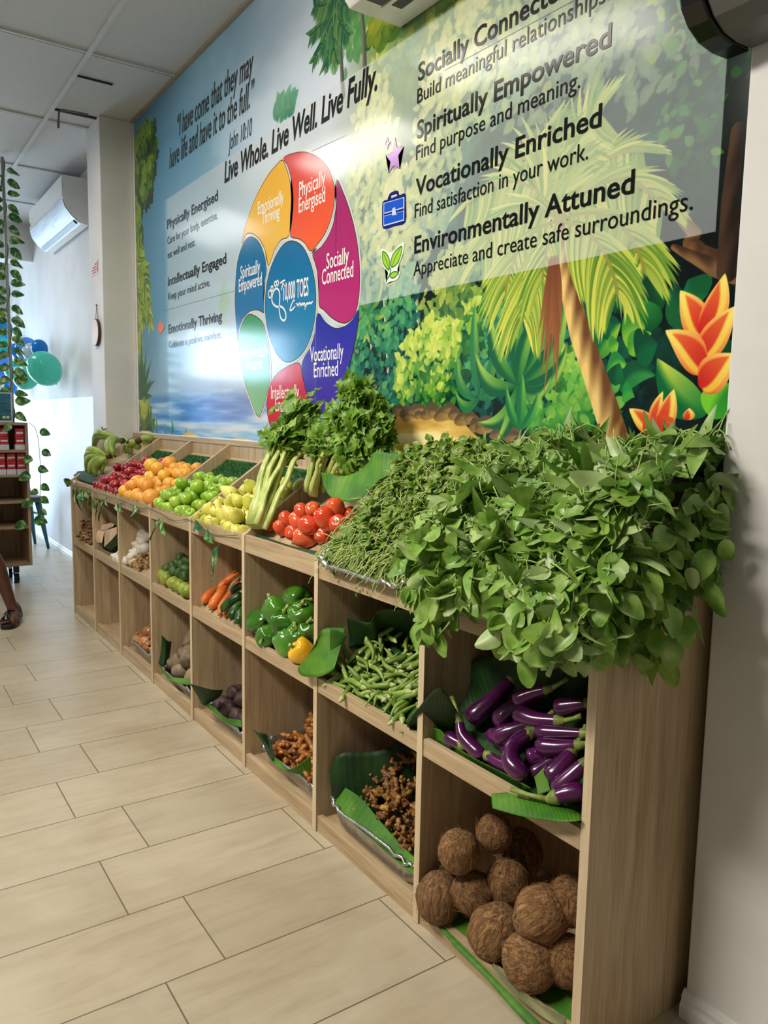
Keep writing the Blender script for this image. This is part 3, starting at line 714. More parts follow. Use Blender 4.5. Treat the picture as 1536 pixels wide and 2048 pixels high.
for k, (nm, pts, c, c2, lb) in enumerate(PET):
    poly = catmull(pts, 3); z0 = min(p[1] for p in poly); z1 = max(p[1] for p in poly)
    if nm not in ('navy', 'crimson'): flat('petal_border', grow(poly, .012), I_PALE, 1+3*(k % 2))
    flat('petal_outline', grow(poly, .0035), I_LINE, 7)
    flat('wheel_petal', poly, ink(nm+'_ink', c, c2, z0, z1), 8, label=lb)
poly = catmull(CEN, 3)
flat('hub_border', grow(poly, .012), I_PALE, 9); flat('hub_outline', grow(poly, .004), I_LINE, 10)
flat('wheel_hub', poly, ink('hub_ink', srgb(0, 98, 150), srgb(30, 130, 180), 1.43, 1.9), 11, label='round blue wheel centre')
# ---- lettering
def glyphs(txt, bold=0.0, spacing=1.0, shear=0.0):
    cu = bpy.data.curves.new('lettering', 'FONT'); cu.body = txt; cu.offset = bold; cu.space_character = spacing; cu.shear = shear; cu.resolution_u = 3
    o = bpy.data.objects.new('lettering', cu); COL.objects.link(o)
    dg = bpy.context.evaluated_depsgraph_get(); dg.update()
    me = bpy.data.meshes.new_from_object(o.evaluated_get(dg)); bpy.data.objects.remove(o); bpy.data.curves.remove(cu)
    return me
_cap = [None]
def write(txt, p0, x1, cap, mat, bold=0.0, shear=0.0, lvl=14, spacing=1.0, ypar=None, z1=None, label=None):
    """text from baseline point p0=(x,z) to right end x1, capital height cap; z1: baseline height at the right end"""
    if _cap[0] is None:
        me = glyphs('H'); co = [v.co for v in me.vertices]; _cap[0] = max(c.y for c in co)-min(c.y for c in co)
    me = glyphs(txt, bold, spacing, shear)
    xs = [v.co.x for v in me.vertices]; a, b_ = min(xs), max(xs)
    kx = (x1-p0[0])/(b_-a); kz = cap/_cap[0]; y = YM-0.00006*lvl; sl = 0 if z1 is None else (z1-p0[1])/(x1-p0[0])
    for v in me.vertices:
        X = (v.co.x-a)*kx; v.co = (p0[0]+X, y, p0[1]+v.co.y*kz+sl*X)
    me.materials.clear(); me.materials.append(mat)
    me.polygons.foreach_set('use_smooth', [False]*len(me.polygons)); me.polygons.foreach_set('material_index', [0]*len(me.polygons)); me.update()
    o = bpy.data.objects.new('lettering', me); COL.objects.link(o); o.parent = mural
    return o
HB, LB = 0.016, 0.0
q = (0.755,2.646); write('“I have come that they may', q, (1.691,2.606)[0], .105, I_GREY, .008, .25)
q = (0.625,2.518); write('have life and have it to the full.”', q, (1.701,2.491)[0], .105, I_GREY, .008, .25)
q = (1.422,2.402); write('John 10:10', q, (1.676,2.403)[0], .072, I_GREY, .0, .25)
q = (1.374,2.274); write('Live Whole. Live Well. Live Fully.', q, (2.647,2.246)[0], .088, I_BLACK, 0.022, .18)
for (h, z, xe, subs) in (('Physically Energised', 2.214, 1.294, ((('Care for your body, exercise,'), 2.133, 1.285), ('eat well and rest.', 2.058, .995))), ('Intellectually Engaged', 1.912, 1.391, (('Keep your mind active.', 1.835, 1.19),)), ('Emotionally Thriving', 1.655, 1.335, (('Cultivate a positive mindset.', 1.575, 1.325),))):
    write(h, (.575, z), xe, .047, I_BLACK, HB)
    for (t, zz, x1) in subs: write(t, (.578, zz), x1, .038, I_GREY, LB)
for (h, z, xe, t, zz, x1) in (('Socially Connected', 2.224, 3.485, 'Build meaningful relationships.', 2.160, 3.608), ('Spiritually Empowered', 2.057, 3.618, 'Find purpose and meaning.', 1.995, 3.53), ('Vocationally Enriched', 1.888, 3.601, 'Find satisfaction in your work.', 1.823, 3.565), ('Environmentally Attuned', 1.716, 3.705, 'Appreciate and create safe surroundings.', 1.648, 3.858)):
    write(h, (2.874, z), xe, .050, I_BLACK, HB); write(t, (2.872, zz), x1, .042, I_BLACK, LB)
for (t, a, b_, c) in (('Physically', (2.109,2.053), (2.311,2.049), .055), ('Energised', (2.107,1.996), (2.312,1.989), .055), ('Emotionally', (1.736,2.071), (1.977,2.05), .05), ('Thriving', (1.773,2.017), (1.941,2.004), .05),
    ('Socially', (2.326,1.751), (2.484,1.746), .055), ('Connected', (2.294,1.695), (2.515,1.697), .055), ('Spiritually', (1.553,1.821), (1.757,1.815), .055), ('Empowered', (1.534,1.767), (1.776,1.758), .055), ('Vocationally', (2.206,1.418), (2.455,1.417), .055), ('Enriched', (2.237,1.357), (2.418,1.357), .055),
    ('Environmentally', (1.55,1.468), (1.834,1.459), .05), ('Attuned', (1.625,1.411), (1.776,1.408), .05), ('Intellectually', (1.866,1.283), (2.118,1.277), .055), ('Engaged', (1.905,1.23), (2.084,1.227), .055)):
    write(t, (a[0], (a[1]+b_[1])/2), b_[0], c, I_WHITE, .006)
# ---- foot logo strokes
def ribbon(name, pts, w, mat=None, lvl=14, closed=False, n=6):
    pts = catmull(pts, n, closed); k = len(pts); y = YM-0.00006*lvl; V = []; F = []
    for i in range(k):
        a = Vector(pts[i-1] if (i > 0 or closed) else pts[i]); b_ = Vector(pts[(i+1) % k] if (i < k-1 or closed) else pts[i])
        t = (b_-a).normalized(); nn = Vector((-t.y, t.x))*w*.5
        for s in (1, -1): V.append((pts[i][0]+s*nn.x, y, pts[i][1]+s*nn.y))
    for i in range(k if closed else k-1):
        j = (i+1) % k; F.append((2*i, 2*i+1, 2*j+1, 2*j))
    return MB().add(V, F).build(name, mat or I_WHITE, mural)
ribbon('foot_outline', [(1.945,1.653),(1.914,1.658),(1.886,1.671),(1.872,1.689),(1.877,1.708),(1.891,1.724),(1.913,1.731),(1.936,1.721),(1.945,1.7),(1.944,1.675),(1.941,1.654),(1.943,1.634),(1.954,1.609),(1.979,1.595),(1.998,1.601),(2,1.62),(1.985,1.639),(1.963,1.651),(1.945,1.656)], .008)
for (cx, cy, rx, ry) in ((310, 700, 30, 78), (355, 590, 22, 52), (425, 495, 20, 50), (470, 480, 20, 50)):
    pts = [(cx+rx*math.cos(t*PI/4), cy+ry*math.sin(t*PI/4)) for t in range(8)]
    u0 = (1.849,1.716); ux = (1.85,1.716); uz = (1.849,1.715)
    f = lambda p: (u0[0]+(p[0]-300)*((2.027,1.694)[0]-u0[0])/400, u0[1]+(p[0]-300)*((2.027,1.694)[1]-u0[1])/400+(p[1]-700)*((1.849,1.635)[1]-u0[1])/400)
    ribbon('toe_outline', [f(p) for p in pts], .006, closed=True)
for pts in ([(1.947,1.747),(1.966,1.752),(1.993,1.754)], [(1.973,1.751),(1.967,1.734),(1.958,1.718)], [(1.967,1.729),(1.984,1.734),(1.975,1.726),(2.001,1.738)], [(1.971,1.727),(1.984,1.729)]): ribbon('logo_script', pts, .006)
a = (1.978,1.675); b_ = (2.189,1.671); write('10,000 TOES', (a[0], a[1]), b_[0], .068, I_WHITE, .012, z1=b_[1])
ribbon('logo_script', [(2.076,1.663),(2.066,1.665),(2.049,1.65),(2.036,1.634),(2.043,1.629),(2.062,1.633),(2.087,1.646),(2.091,1.651),(2.082,1.644),(2.099,1.648),(2.103,1.642),(2.119,1.65),(2.115,1.635),(2.125,1.647),(2.132,1.639),(2.141,1.647),(2.146,1.639),(2.156,1.646),(2.164,1.634),(2.162,1.621),(2.17,1.633),(2.179,1.643),(2.187,1.638),(2.199,1.643),(2.207,1.638),(2.224,1.644)], .0065)
# ---- small icons
flat('star_icon', [(2.755,2.097),(2.768,2.062),(2.806,2.053),(2.778,2.033),(2.787,1.99),(2.754,2.008),(2.724,1.992),(2.733,2.025),(2.705,2.052),(2.745,2.053)], I_LINE, 12)
flat('star_icon', grow([(2.755,2.097),(2.768,2.062),(2.806,2.053),(2.778,2.033),(2.787,1.99),(2.754,2.008),(2.724,1.992),(2.733,2.025),(2.705,2.052),(2.745,2.053)], -.0012), ink('violet_ink', srgb(186, 140, 206), srgb(104, 40, 160), 1.93, 2.02), 14)
flat('sparkle_icon', [(2.713,2.11),(2.719,2.093),(2.733,2.086),(2.72,2.081),(2.714,2.064),(2.71,2.081),(2.695,2.09),(2.708,2.094)], ink('mauve_ink', srgb(150, 80, 160)), 13)
flat('sparkle_icon', grow([(2.713,2.11),(2.719,2.093),(2.733,2.086),(2.72,2.081),(2.714,2.064),(2.71,2.081),(2.695,2.09),(2.708,2.094)], -.004), ink('light_mauve_ink', srgb(214, 180, 216)), 14)
I_NAVY = ink('navy_ink', srgb(8, 24, 110)); I_BLUE = ink('bright_blue_ink', srgb(20, 80, 200)); I_SKY = ink('pale_blue_ink', srgb(190, 210, 236))
flat('briefcase_icon', catmull([(2.693,1.91),(2.731,1.911),(2.733,1.928),(2.777,1.927),(2.785,1.911),(2.819,1.909),(2.823,1.879),(2.823,1.821),(2.765,1.82),(2.698,1.824),(2.692,1.867)], 3), I_NAVY, 12)
flat('briefcase_icon', [(2.698,1.905),(2.815,1.899),(2.816,1.827),(2.7,1.831)], I_SKY, 13)
flat('briefcase_icon', [(2.702,1.903),(2.81,1.897),(2.81,1.869),(2.702,1.873)], I_BLUE, 14); flat('briefcase_icon', [(2.702,1.862),(2.811,1.857),(2.812,1.831),(2.703,1.835)], I_BLUE, 14); flat('briefcase_icon', [(2.701,1.87),(2.814,1.865),(2.813,1.858),(2.701,1.864)], I_NAVY, 15)
flat('briefcase_icon', [(2.75,1.878),(2.765,1.878),(2.772,1.856),(2.778,1.853),(2.748,1.856)], I_SKY, 16); flat('briefcase_icon', [(2.742,1.918),(2.773,1.917),(2.775,1.911),(2.743,1.911)], I_PALE, 14)
flat('sprout_icon', catmull([(2.695,1.762),(2.744,1.739),(2.813,1.762),(2.814,1.728),(2.784,1.681),(2.8,1.671),(2.785,1.65),(2.742,1.648),(2.721,1.644),(2.713,1.659),(2.732,1.678),(2.702,1.704),(2.687,1.743)], 3), I_WHITE, 12)
G1, G2 = ink('leaf_green_ink', srgb(40, 130, 40)), ink('lime_green_ink', srgb(160, 205, 60))
for pts in ([(2.695,1.753),(2.72,1.743),(2.742,1.716),(2.739,1.684),(2.712,1.7),(2.696,1.723)], [(2.808,1.752),(2.763,1.739),(2.745,1.713),(2.751,1.691),(2.783,1.697),(2.803,1.72)], [(2.793,1.671),(2.765,1.679),(2.742,1.671),(2.747,1.659),(2.771,1.656)]):
    flat('sprout_icon', catmull(pts, 3), G1, 13); flat('sprout_icon', grow(catmull(pts, 3), -.0045), G2, 14)
ribbon('sprout_icon', [(2.746,1.692),(2.744,1.674),(2.723,1.654)], .006, G1, 15)
ribbon('sprout_icon', [(2.703,1.743),(2.723,1.714),(2.739,1.688)], .003, G1, 16); ribbon('sprout_icon', [(2.802,1.748),(2.773,1.722),(2.753,1.694)], .003, G1, 16)
flat('heart_icon', catmull([(0.394,1.717),(0.431,1.734),(0.474,1.724),(0.507,1.702),(0.48,1.682),(0.427,1.661),(0.402,1.683)], 3), ink('orange_ink', srgb(226, 120, 90)), 12)
# vinyl joins
I_JOIN = ink('vinyl_join', srgb(150, 160, 160))
for (xa, xb, z) in ((.5, 1.48, 1.786), (2.2, 2.45, 2.196), (3.0, 3.6, 2.212)):
    flat('vinyl_join', [(xa, z), (xb, z-.012), (xb, z-.0105), (xa, z+.0015)], I_JOIN, 12)
x = (2.248,1.422)[0]; flat('vinyl_join', [(x, 1.2), (x+.0018, 1.2), (x+.0018, 1.56), (x, 1.56)], I_JOIN, 12)

# ------------------------------------------------------------------ the long produce shelf: eight bays of three tiers
W, T = 0.5, 0.02
HT, HB_ = 0.8104, 1.0912          # front and back heights
YB = 0.396
shelf = empty('produce_shelf', (0, 0, 0))
tag(shelf, 'long oak produce shelf with eight bays of sloping bins and cubbyholes', 'shelf')
for i in range(9):
    x0 = i*W; nm = 'end_panel' if i in (0, 8) else 'divider'
    MB().prism([(0, 0), (YB, 0), (YB, HB_), (0, HT)], 0, x0, x0+T).build(nm, M_WZ, shelf, bevel=0.0012)
    MB().box(x0-0.0003, -0.0012, 0.002, x0+T+0.0003, 0.0, HT).build('edge_band', M_EDGE, shelf)
MB().box(0, YB-0.016, 0.0, 8*W+T, YB-0.001, HB_-0.02).build('back_panel', M_WZ, shelf)
MB().box(0, YB-0.020, HB_-0.02, 8*W+T, YB+0.012, HB_+0.002).build('top_ledge', M_WX, shelf)
for b in range(8):
    x0, x1 = b*W+T, (b+1)*W
    MB().box(x0, 0.004, 0.0, x1, 0.022, 0.048).build('plinth', M_WX, shelf, bevel=0.001)
    MB().box(x0, 0.0222, 0.004, x1, YB-0.0165, 0.036).build('bottom_board', M_WX, shelf)
    MB().box(x0, 0.002, HT-0.058, x1, 0.018, HT).build('front_rail', M_WX, shelf, bevel=0.001)
    MB().box(x0, 0.002, 0.4635-0.042, x1, 0.018, 0.4635).build('shelf_rail', M_WX, shelf, bevel=0.001)
    for (z0, nm) in ((0.775, 'bin_floor'), (0.44, 'sloping_shelf')):
        a = Vector((0, 0.018, z0)); e = a+SL*((YB-0.016-0.018)/SL.y)
        MB().prism([(a.y, a.z-0.012), (e.y, e.z-0.012), (e.y, e.z), (a.y, a.z)], 0, x0, x1).build(nm, M_WX, shelf)
    # screw heads on the dividers
s_ = MB()
for b in range(1, 8):
    for (y, z) in ((0.10, 0.852), (0.24, 0.952)): s_.lathe([(0.004, 0), (0.004, 0.0006)], 8, M4=Matrix.Translation((b*W+T, y, z)) @ Matrix.Rotation(PI/2, 4, 'Y'))
s_.build('screw_head', plain('dull_screw', srgb(90, 80, 66), 0.5), shelf)
# white trim strip and cable between shelf and mural
struct(MB().box(0.0, 0.404, HB_+0.001, 4.045, 0.4165, HB_+0.006).build('trim_7', M_TRIM))

# artificial turf on the floor of the bins
def turf_mat():
    return pm('artificial_turf', [srgb(12, 46, 14), srgb(26, 84, 26), srgb(58, 128, 44)], scale=90, rough=0.7, detail=3, vary=0.1)
M_TURF = turf_mat()
def turf(b, t0, t1, label):
    r = random.Random(60+b); x0, x1 = b*W+T+0.004, (b+1)*W-0.004; m = MB(); xa, xb = x0+.012, x1-.012
    base = []
    c = [top_at(x0, t0, 0.003), top_at(x1, t0, 0.003), top_at(x1, t1, 0.003), top_at(x0, t1, 0.003)]
    m.add([*c, *[p-NR*0.002 for p in c]], [(0, 1, 2, 3), (7, 6, 5, 4), (0, 4, 5, 1), (1, 5, 6, 2), (2, 6, 7, 3), (3, 7, 4, 0)])
    for k in range(5200):
        p = top_at(r.uniform(xa, xb), r.uniform(t0, t1-.012), 0.003)
        d = (NR*0.9+Vector((r.uniform(-.6, .6), r.uniform(-.6, .6), r.uniform(-.1, .5)))).normalized()*r.uniform(0.010, 0.017)
        s = Vector((r.uniform(-1, 1), r.uniform(-1, 1), 0)).normalized()*0.0011
        m.add([p-s, p+s, p+d], [(0, 1, 2)])
    tag(m.build('turf_mat', M_TURF), label, 'turf', 'artificial turf mats')['kind'] = 'stuff'
turf(1, 0.02, 0.415, 'green turf mat showing behind the red apples')
turf(2, 0.02, 0.415, 'green turf mat showing behind the oranges')
turf(3, 0.02, 0.415, 'wide green turf mat showing behind the green apples')
turf(4, 0.02, 0.415, 'green turf mat behind the pale yellow pears')

# ------------------------------------------------------------------ produce: materials
M_APR = pm('red_apple_skin', [(0.25, srgb(214, 130, 80)), (0.38, srgb(190, 50, 46)), (0.55, srgb(142, 16, 28)), (0.75, srgb(104, 8, 24))], scale=9, rough=0.25, spec=0.5, stretch=(1, 1, .35), vary=.2, coat=.3)
M_APG = pm('green_apple_skin', [srgb(118, 164, 34), srgb(150, 190, 50), srgb(178, 206, 84)], scale=14, rough=0.25, vary=.1, coat=.3)
M_ORA = pm('orange_peel', [srgb(226, 150, 40), srgb(238, 172, 58), srgb(242, 192, 86)], scale=16, rough=0.38, vary=.08, hue=.015, bmp=.15)
M_PEA = pm('pale_pear_skin', [srgb(186, 190, 62), srgb(218, 212, 96), srgb(230, 222, 126)], scale=12, rough=0.36, vary=.07, hue=.015)
M_STEM = plain('dark_brown_stem', srgb(48, 34, 22), 0.7)
M_GSTEM = pm('green_stalk', [srgb(92, 116, 44), srgb(140, 160, 70), srgb(178, 186, 110)], scale=40, rough=0.5)
M_TOM = pm('tomato_skin', [srgb(196, 44, 22), srgb(216, 72, 38), srgb(226, 104, 58)], scale=8, rough=0.16, vary=.08, coat=.4)
M_BAN = pm('green_banana_skin', [srgb(106, 130, 44), srgb(142, 164, 68), srgb(168, 184, 96)], scale=16, rough=0.42, stretch=(1, 1, 1), vary=.1)
M_BANT = plain('banana_tip', srgb(64, 54, 30), 0.8)
M_GAR = pm('garlic_skin', [srgb(190, 178, 162), srgb(216, 208, 194), srgb(232, 226, 214)], scale=30, rough=0.55, stretch=(1, 1, .2), vary=.05)
M_GIN = pm('ginger_skin', [srgb(112, 80, 44), srgb(158, 122, 74), srgb(190, 158, 108)], scale=40, rough=0.65, bmp=.5, vary=.12)
M_GIND = pm('knobbly_ginger_skin', [srgb(74, 44, 14), srgb(128, 84, 34), srgb(196, 154, 84)], scale=34, rough=0.5, bmp=.5, vary=.2)
M_TUR = pm('turmeric_skin', [srgb(92, 50, 18), srgb(164, 98, 38), srgb(216, 160, 84)], scale=36, rough=0.5, bmp=.4, vary=.15, stretch=(1, 1, 2.5))
M_LIM = pm('lime_skin', [srgb(84, 118, 30), srgb(126, 150, 44), srgb(170, 176, 70)], scale=10, rough=0.35, vary=.16, hue=.03, bmp=.1)
M_KAF = pm('dark_lime_skin', [srgb(24, 48, 18), srgb(54, 86, 32), srgb(86, 116, 48)], scale=46, rough=0.5, vary=.12, bmp=1.0, bdist=.004)
M_CAR = pm('carrot_skin', [srgb(206, 92, 24), srgb(226, 118, 44), srgb(236, 144, 74)], scale=22, rough=0.42, stretch=(1, 1, 3), bmp=.2, vary=.05)
M_CUC = pm('cucumber_skin', [srgb(18, 46, 14), srgb(36, 76, 24), srgb(66, 108, 44)], scale=18, rough=0.28, stretch=(2, 2, .4), vary=.1)
M_PEP = pm('green_pepper_skin', [srgb(34, 82, 12), srgb(58, 114, 24), srgb(92, 146, 48)], scale=5, rough=0.14, coat=.5, vary=.12)
M_PEPY = pm('yellow_pepper_skin', [srgb(226, 168, 20), srgb(240, 192, 40)], scale=5, rough=0.16, coat=.5)
M_OKR = pm('okra_skin', [srgb(76, 104, 32), srgb(118, 148, 56), srgb(156, 180, 92)], scale=14, rough=0.45, vary=.14, stretch=(2, 2, .5))
M_OKC = pm('okra_cap', [srgb(150, 170, 92), srgb(196, 204, 140)], scale=20, rough=0.5)
M_EGG = pm('purple_aubergine_skin', [srgb(44, 8, 42), srgb(78, 16, 74), srgb(110, 34, 100)], scale=6, rough=0.22, stretch=(1, 1, .4), coat=.5, vary=.15)
M_EGC = pm('aubergine_calyx', [srgb(84, 100, 40), srgb(130, 146, 66), srgb(164, 172, 96)], scale=30, rough=0.5, vary=.15)
M_COC = pm('coconut_husk', [(0.28, srgb(70, 46, 26)), (0.43, srgb(120, 86, 52)), (0.57, srgb(158, 118, 76)), (0.72, srgb(188, 150, 104))], scale=12, rough=0.9, stretch=(11, 11, 1.6), detail=8, bmp=1.0, bdist=.01, vary=.12, dist=.8)
M_FIB = plain('coconut_fibre', srgb(156, 112, 66), 0.8)
M_ONI = pm('onion_skin', [srgb(140, 84, 46), srgb(182, 124, 76), srgb(212, 164, 114)], scale=12, rough=0.28, stretch=(1, 1, .15), vary=.1, coat=.2)
M_POT = pm('kumara_skin', [srgb(96, 80, 62), srgb(138, 120, 96), srgb(164, 146, 120)], scale=14, rough=0.75, bmp=.3, vary=.1, detail=6)
M_BEE = pm('dark_beet_skin', [srgb(30, 20, 22), srgb(62, 44, 44), srgb(92, 70, 66)], scale=16, rough=0.6, bmp=.4, vary=.15, detail=6)
M_TAR = pm('dried_root_skin', [srgb(84, 56, 30), srgb(134, 100, 62), srgb(172, 138, 94)], scale=40, rough=0.8, bmp=.6, vary=.12, stretch=(1, 1, 3))
M_CUT = pm('pale_cut_flesh', [srgb(198, 164, 132), srgb(222, 192, 160)], scale=18, rough=0.6)
M_FOIL = pm('crumpled_foil', [srgb(178, 178, 176), srgb(200, 200, 198)], scale=26, rough=0.3, metal=.9, bmp=1.0, bdist=.006, detail=5)
def leafmat(name, c0, c1, c2, veins=120.0, rough=0.55):
    m, nt, b = new_mat(name)
    v = coords(nt, (1, 1, 1), 'UV'); sp = N(nt, 'ShaderNodeSeparateXYZ'); nt.links.new(v, sp.inputs[0])
    wv = N(nt, 'ShaderNodeMath', operation='SINE'); ml = N(nt, 'ShaderNodeMath', operation='MULTIPLY'); ml.inputs[1].default_value = veins
    nt.links.new(sp.outputs['X'], ml.inputs[0]); nt.links.new(ml.outputs[0], wv.inputs[0])
    f = noise(nt, coords(nt, (1, 1, 1)), 9, 4)
    c = ramp(nt, f, [(0.3, c0), (0.52, c1), (0.75, c2)])
    mx = N(nt, 'ShaderNodeMix', data_type='RGBA', blend_type='MULTIPLY'); mr = N(nt, 'ShaderNodeMapRange'); mr.inputs['From Min'].default_value = -1; mr.inputs['To Min'].default_value = 0; mr.inputs['To Max'].default_value = .3
    nt.links.new(wv.outputs[0], mr.inputs['Value']); nt.links.new(mr.outputs[0], mx.inputs[0]); nt.links.new(c, mx.inputs[6]); mx.inputs[7].default_value = (.55, .62, .4, 1)
    nt.links.new(mx.outputs[2], b.inputs['Base Color']); b.inputs['Roughness'].default_value = rough
    bump(nt, b, wv.outputs[0], .25, .001)
    tr = N(nt, 'ShaderNodeBsdfTranslucent'); ms = N(nt, 'ShaderNodeMixShader'); ms.inputs[0].default_value = .25
    nt.links.new(mx.outputs[2], tr.inputs['Color']); nt.links.new(b.outputs[0], ms.inputs[1]); nt.links.new(tr.outputs[0], ms.inputs[2])
    nt.links.new(ms.outputs[0], nt.nodes['Material Output'].inputs['Surface'])
    return m
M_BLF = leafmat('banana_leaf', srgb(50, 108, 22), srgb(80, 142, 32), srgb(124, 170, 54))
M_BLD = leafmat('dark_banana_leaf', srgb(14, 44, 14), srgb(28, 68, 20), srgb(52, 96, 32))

# ------------------------------------------------------------------ produce: shapes
R0 = random.Random(11)
def lathe_mesh(name, prof, mat, n=20, fn=None, lv=0):
    return MB().lathe(prof, n, fn).mesh(name, mat)
def sph(r, k=10, sq=1.0): return [(max(1e-4, r*math.sin(PI*i/k)), -r*sq*math.cos(PI*i/k)) for i in range(1, k)]
def stem_mesh(name, z0, h, r, mat, lean=.3, n=6):
    return MB().tube([(0, 0, z0), (lean*h*.3, 0, z0+h*.5), (lean*h, 0, z0+h)], [r, r*.8, r*1.1], n).mesh(name, mat)
def apple_prof(r):
    return [(r*a, r*b_) for a, b_ in ((.08, -.72), (.28, -.84), (.55, -.80), (.82, -.52), (.98, -.08), (1.0, .28), (.90, .62), (.66, .84), (.38, .86), (.18, .74), (.05, .56))]
def lob(k, amt): return lambda th, r, z: (r*(1+amt*math.cos(k*th)), z)
K_APR = Kind('red_apple', 'apple', lathe_mesh('red_apple', apple_prof(.034), M_APR, 20, lob(5, .02)), [('stem', stem_mesh('stem', .018, .018, .0016, M_STEM))])
K_APG = Kind('green_apple', 'apple', lathe_mesh('green_apple', apple_prof(.036), M_APG, 20, lob(5, .02)), [('stem', stem_mesh('stem', .018, .02, .0016, M_STEM))])
K_ORA = Kind('orange', 'orange', lathe_mesh('orange', sph(.038, 12, .96), M_ORA, 20), [('navel', MB().lathe([(.005, .0355), (.004, .0368), (.001, .037)], 8).mesh('navel', M_GSTEM))])
pear_p = [(.006, -.040), (.020, -.039), (.031, -.028), (.035, -.010), (.032, .008), (.024, .024), (.016, .036), (.011, .046), (.006, .050)]
K_PEA = Kind('pear', 'pear', lathe_mesh('pear', pear_p, M_PEA, 20), [('stem', stem_mesh('stem', .047, .026, .0016, M_STEM, .6))])
K_LEM = Kind('yellow_pear', 'pear', lathe_mesh('yellow_pear', [(r_, z*.86) for r_, z in pear_p], M_PEA, 18), [('stem', stem_mesh('stem', .040, .012, .0015, M_STEM, .4))])
def tomp(r): return [(r*a, r*b_) for a, b_ in ((.1, -1.16), (.4, -1.08), (.72, -.78), (.91, -.3), (.94, .2), (.84, .66), (.6, .96), (.3, 1.02), (.1, .94))]
K_TOM = Kind('tomato', 'tomato', lathe_mesh('tomato', tomp(.030), M_TOM, 20, lob(5, .02)), [('stem_scar', MB().lathe([(.005, .0288), (.003, .0297), (.0008, .0292)], 8).mesh('stem_scar', M_GSTEM))])
K_GAR = Kind('garlic_bulb', 'garlic', lathe_mesh('garlic_bulb', [(.006, -.022), (.018, -.022), (.027, -.012), (.030, .002), (.024, .016), (.013, .026), (.008, .032), (.006, .038), (.003, .039)], M_GAR, 24, lob(8, .07)))
K_ONI = Kind('brown_onion', 'onion', lathe_mesh('brown_onion', [(.004, -.034), (.018, -.033), (.033, -.020), (.039, .0), (.034, .018), (.020, .030), (.008, .037), (.004, .048), (.006, .055)], M_ONI, 20))
K_LIM = Kind('lime', 'lime', lathe_mesh('lime', [(.003, -.031), (.009, -.028), (.020, -.020), (.0265, -.004), (.026, .010), (.018, .022), (.008, .028), (.003, .030)], M_LIM, 18))
K_KAF = Kind('knobbly_lime', 'lime', MB().ball((0, 0, 0), .025, 16, 12, wob=.08, seed=3).mesh('knobbly_lime', M_KAF))
def bumpy(name, mat, r, scl, wob, seed, n=16, m=12): return MB().ball((0, 0, 0), r, n, m, scl=scl, wob=wob, seed=seed).mesh(name, mat)
K_POT = [Kind('kumara', 'root vegetable', bumpy('kumara', M_POT, .05, (1.15, .8, .78), .10, s)) for s in (1, 2, 3)]
K_BEE = [Kind('dark_beetroot', 'beetroot', MB().ball((0, 0, 0), .036, 14, 11, scl=(1, .9, .9), wob=.12, seed=s).tube([(.03, 0, 0), (.045, .004, -.004), (.06, .002, -.01)], [.012, .005, .0015], 6).mesh('dark_beetroot', M_BEE)) for s in (4, 5)]
def ginger(name, mat, L, r, seed, nb=3):
    rn = random.Random(seed); m = MB()
    def seg(p, d, l, r):
        k = max(4, int(l/r/.55)); pts = []; rad = []
        bend = Vector((rn.uniform(-1, 1), rn.uniform(-1, 1), rn.uniform(-.4, .4)))*.25
        for i in range(k+1):
            t = i/k; pts.append(p+d*l*t+bend*l*t*t); e = math.sin(PI*(.12+.80*t))**.5
            rad.append(r*e*(1+.14*math.sin(i*2.4+seed)))
        m.tube(pts, rad, 8)
        return pts
    main = seg(Vector((-L/2, 0, 0)), Vector((1, 0, 0)), L, r)
    for b in range(nb):
        a = rn.uniform(0, 2*PI); q = main[int((.2+.6*b/max(1, nb-1))*len(main)) % len(main)]
        seg(q, Vector((rn.uniform(-.3, .5), math.cos(a), math.sin(a)*.6)).normalized(), L*rn.uniform(.28, .5), r*rn.uniform(.6, .85))
    return m.mesh(name, mat)
K_GIN = [Kind('ginger_root', 'ginger', ginger('ginger_root', M_GIN, .06, .012, s)) for s in (1, 2, 3)]
K_GID = [Kind('ginger_root', 'ginger', ginger('ginger_root', M_GIND, .055, .0105, s, 3)) for s in (5, 6, 7, 8)]
K_TUR = [Kind('turmeric_root', 'turmeric', ginger('turmeric_root', M_TUR, .085, .0125, s, 2)) for s in (11, 12, 13)]
def cap_mesh(name, mat, r, z, h, n=5):
    """star shaped calyx hugging the end of a fruit at height z"""
    def fn(th, rr, zz): return (rr, zz-(.35*h*(math.cos(n*th)) if rr > r*.7 else 0))
    return MB().lathe([(r*1.06, z-h), (r*1.02, z-.5*h), (r*.75, z), (r*.35, z+.12*h), (.004, z+.3*h)], 20, fn)
def okra(seed):
    rn = random.Random(seed); L = rn.uniform(.085, .115); bd = rn.uniform(-.02, .02)
    pts = [(bd*math.sin(PI*t), 0, L*(t-.5)) for t in [i/8 for i in range(9)]]
    rad = [.0072, .0085, .0086, .0080, .0072, .0060, .0045, .0028, .0008]
    b = MB().tube(pts, rad, 10, shape=lambda th, t: 1+.10*math.cos(5*th)).mesh('okra_pod', M_OKR)
    c = MB().lathe([(.004, -L/2-.016), (.0048, -L/2-.010), (.0078, -L/2-.003), (.0085, -L/2+.002)], 10).mesh('cap', M_OKC)
    return Kind('okra_pod', 'okra', b, [('cap', c)])
K_OKR = [okra(s) for s in range(6)]
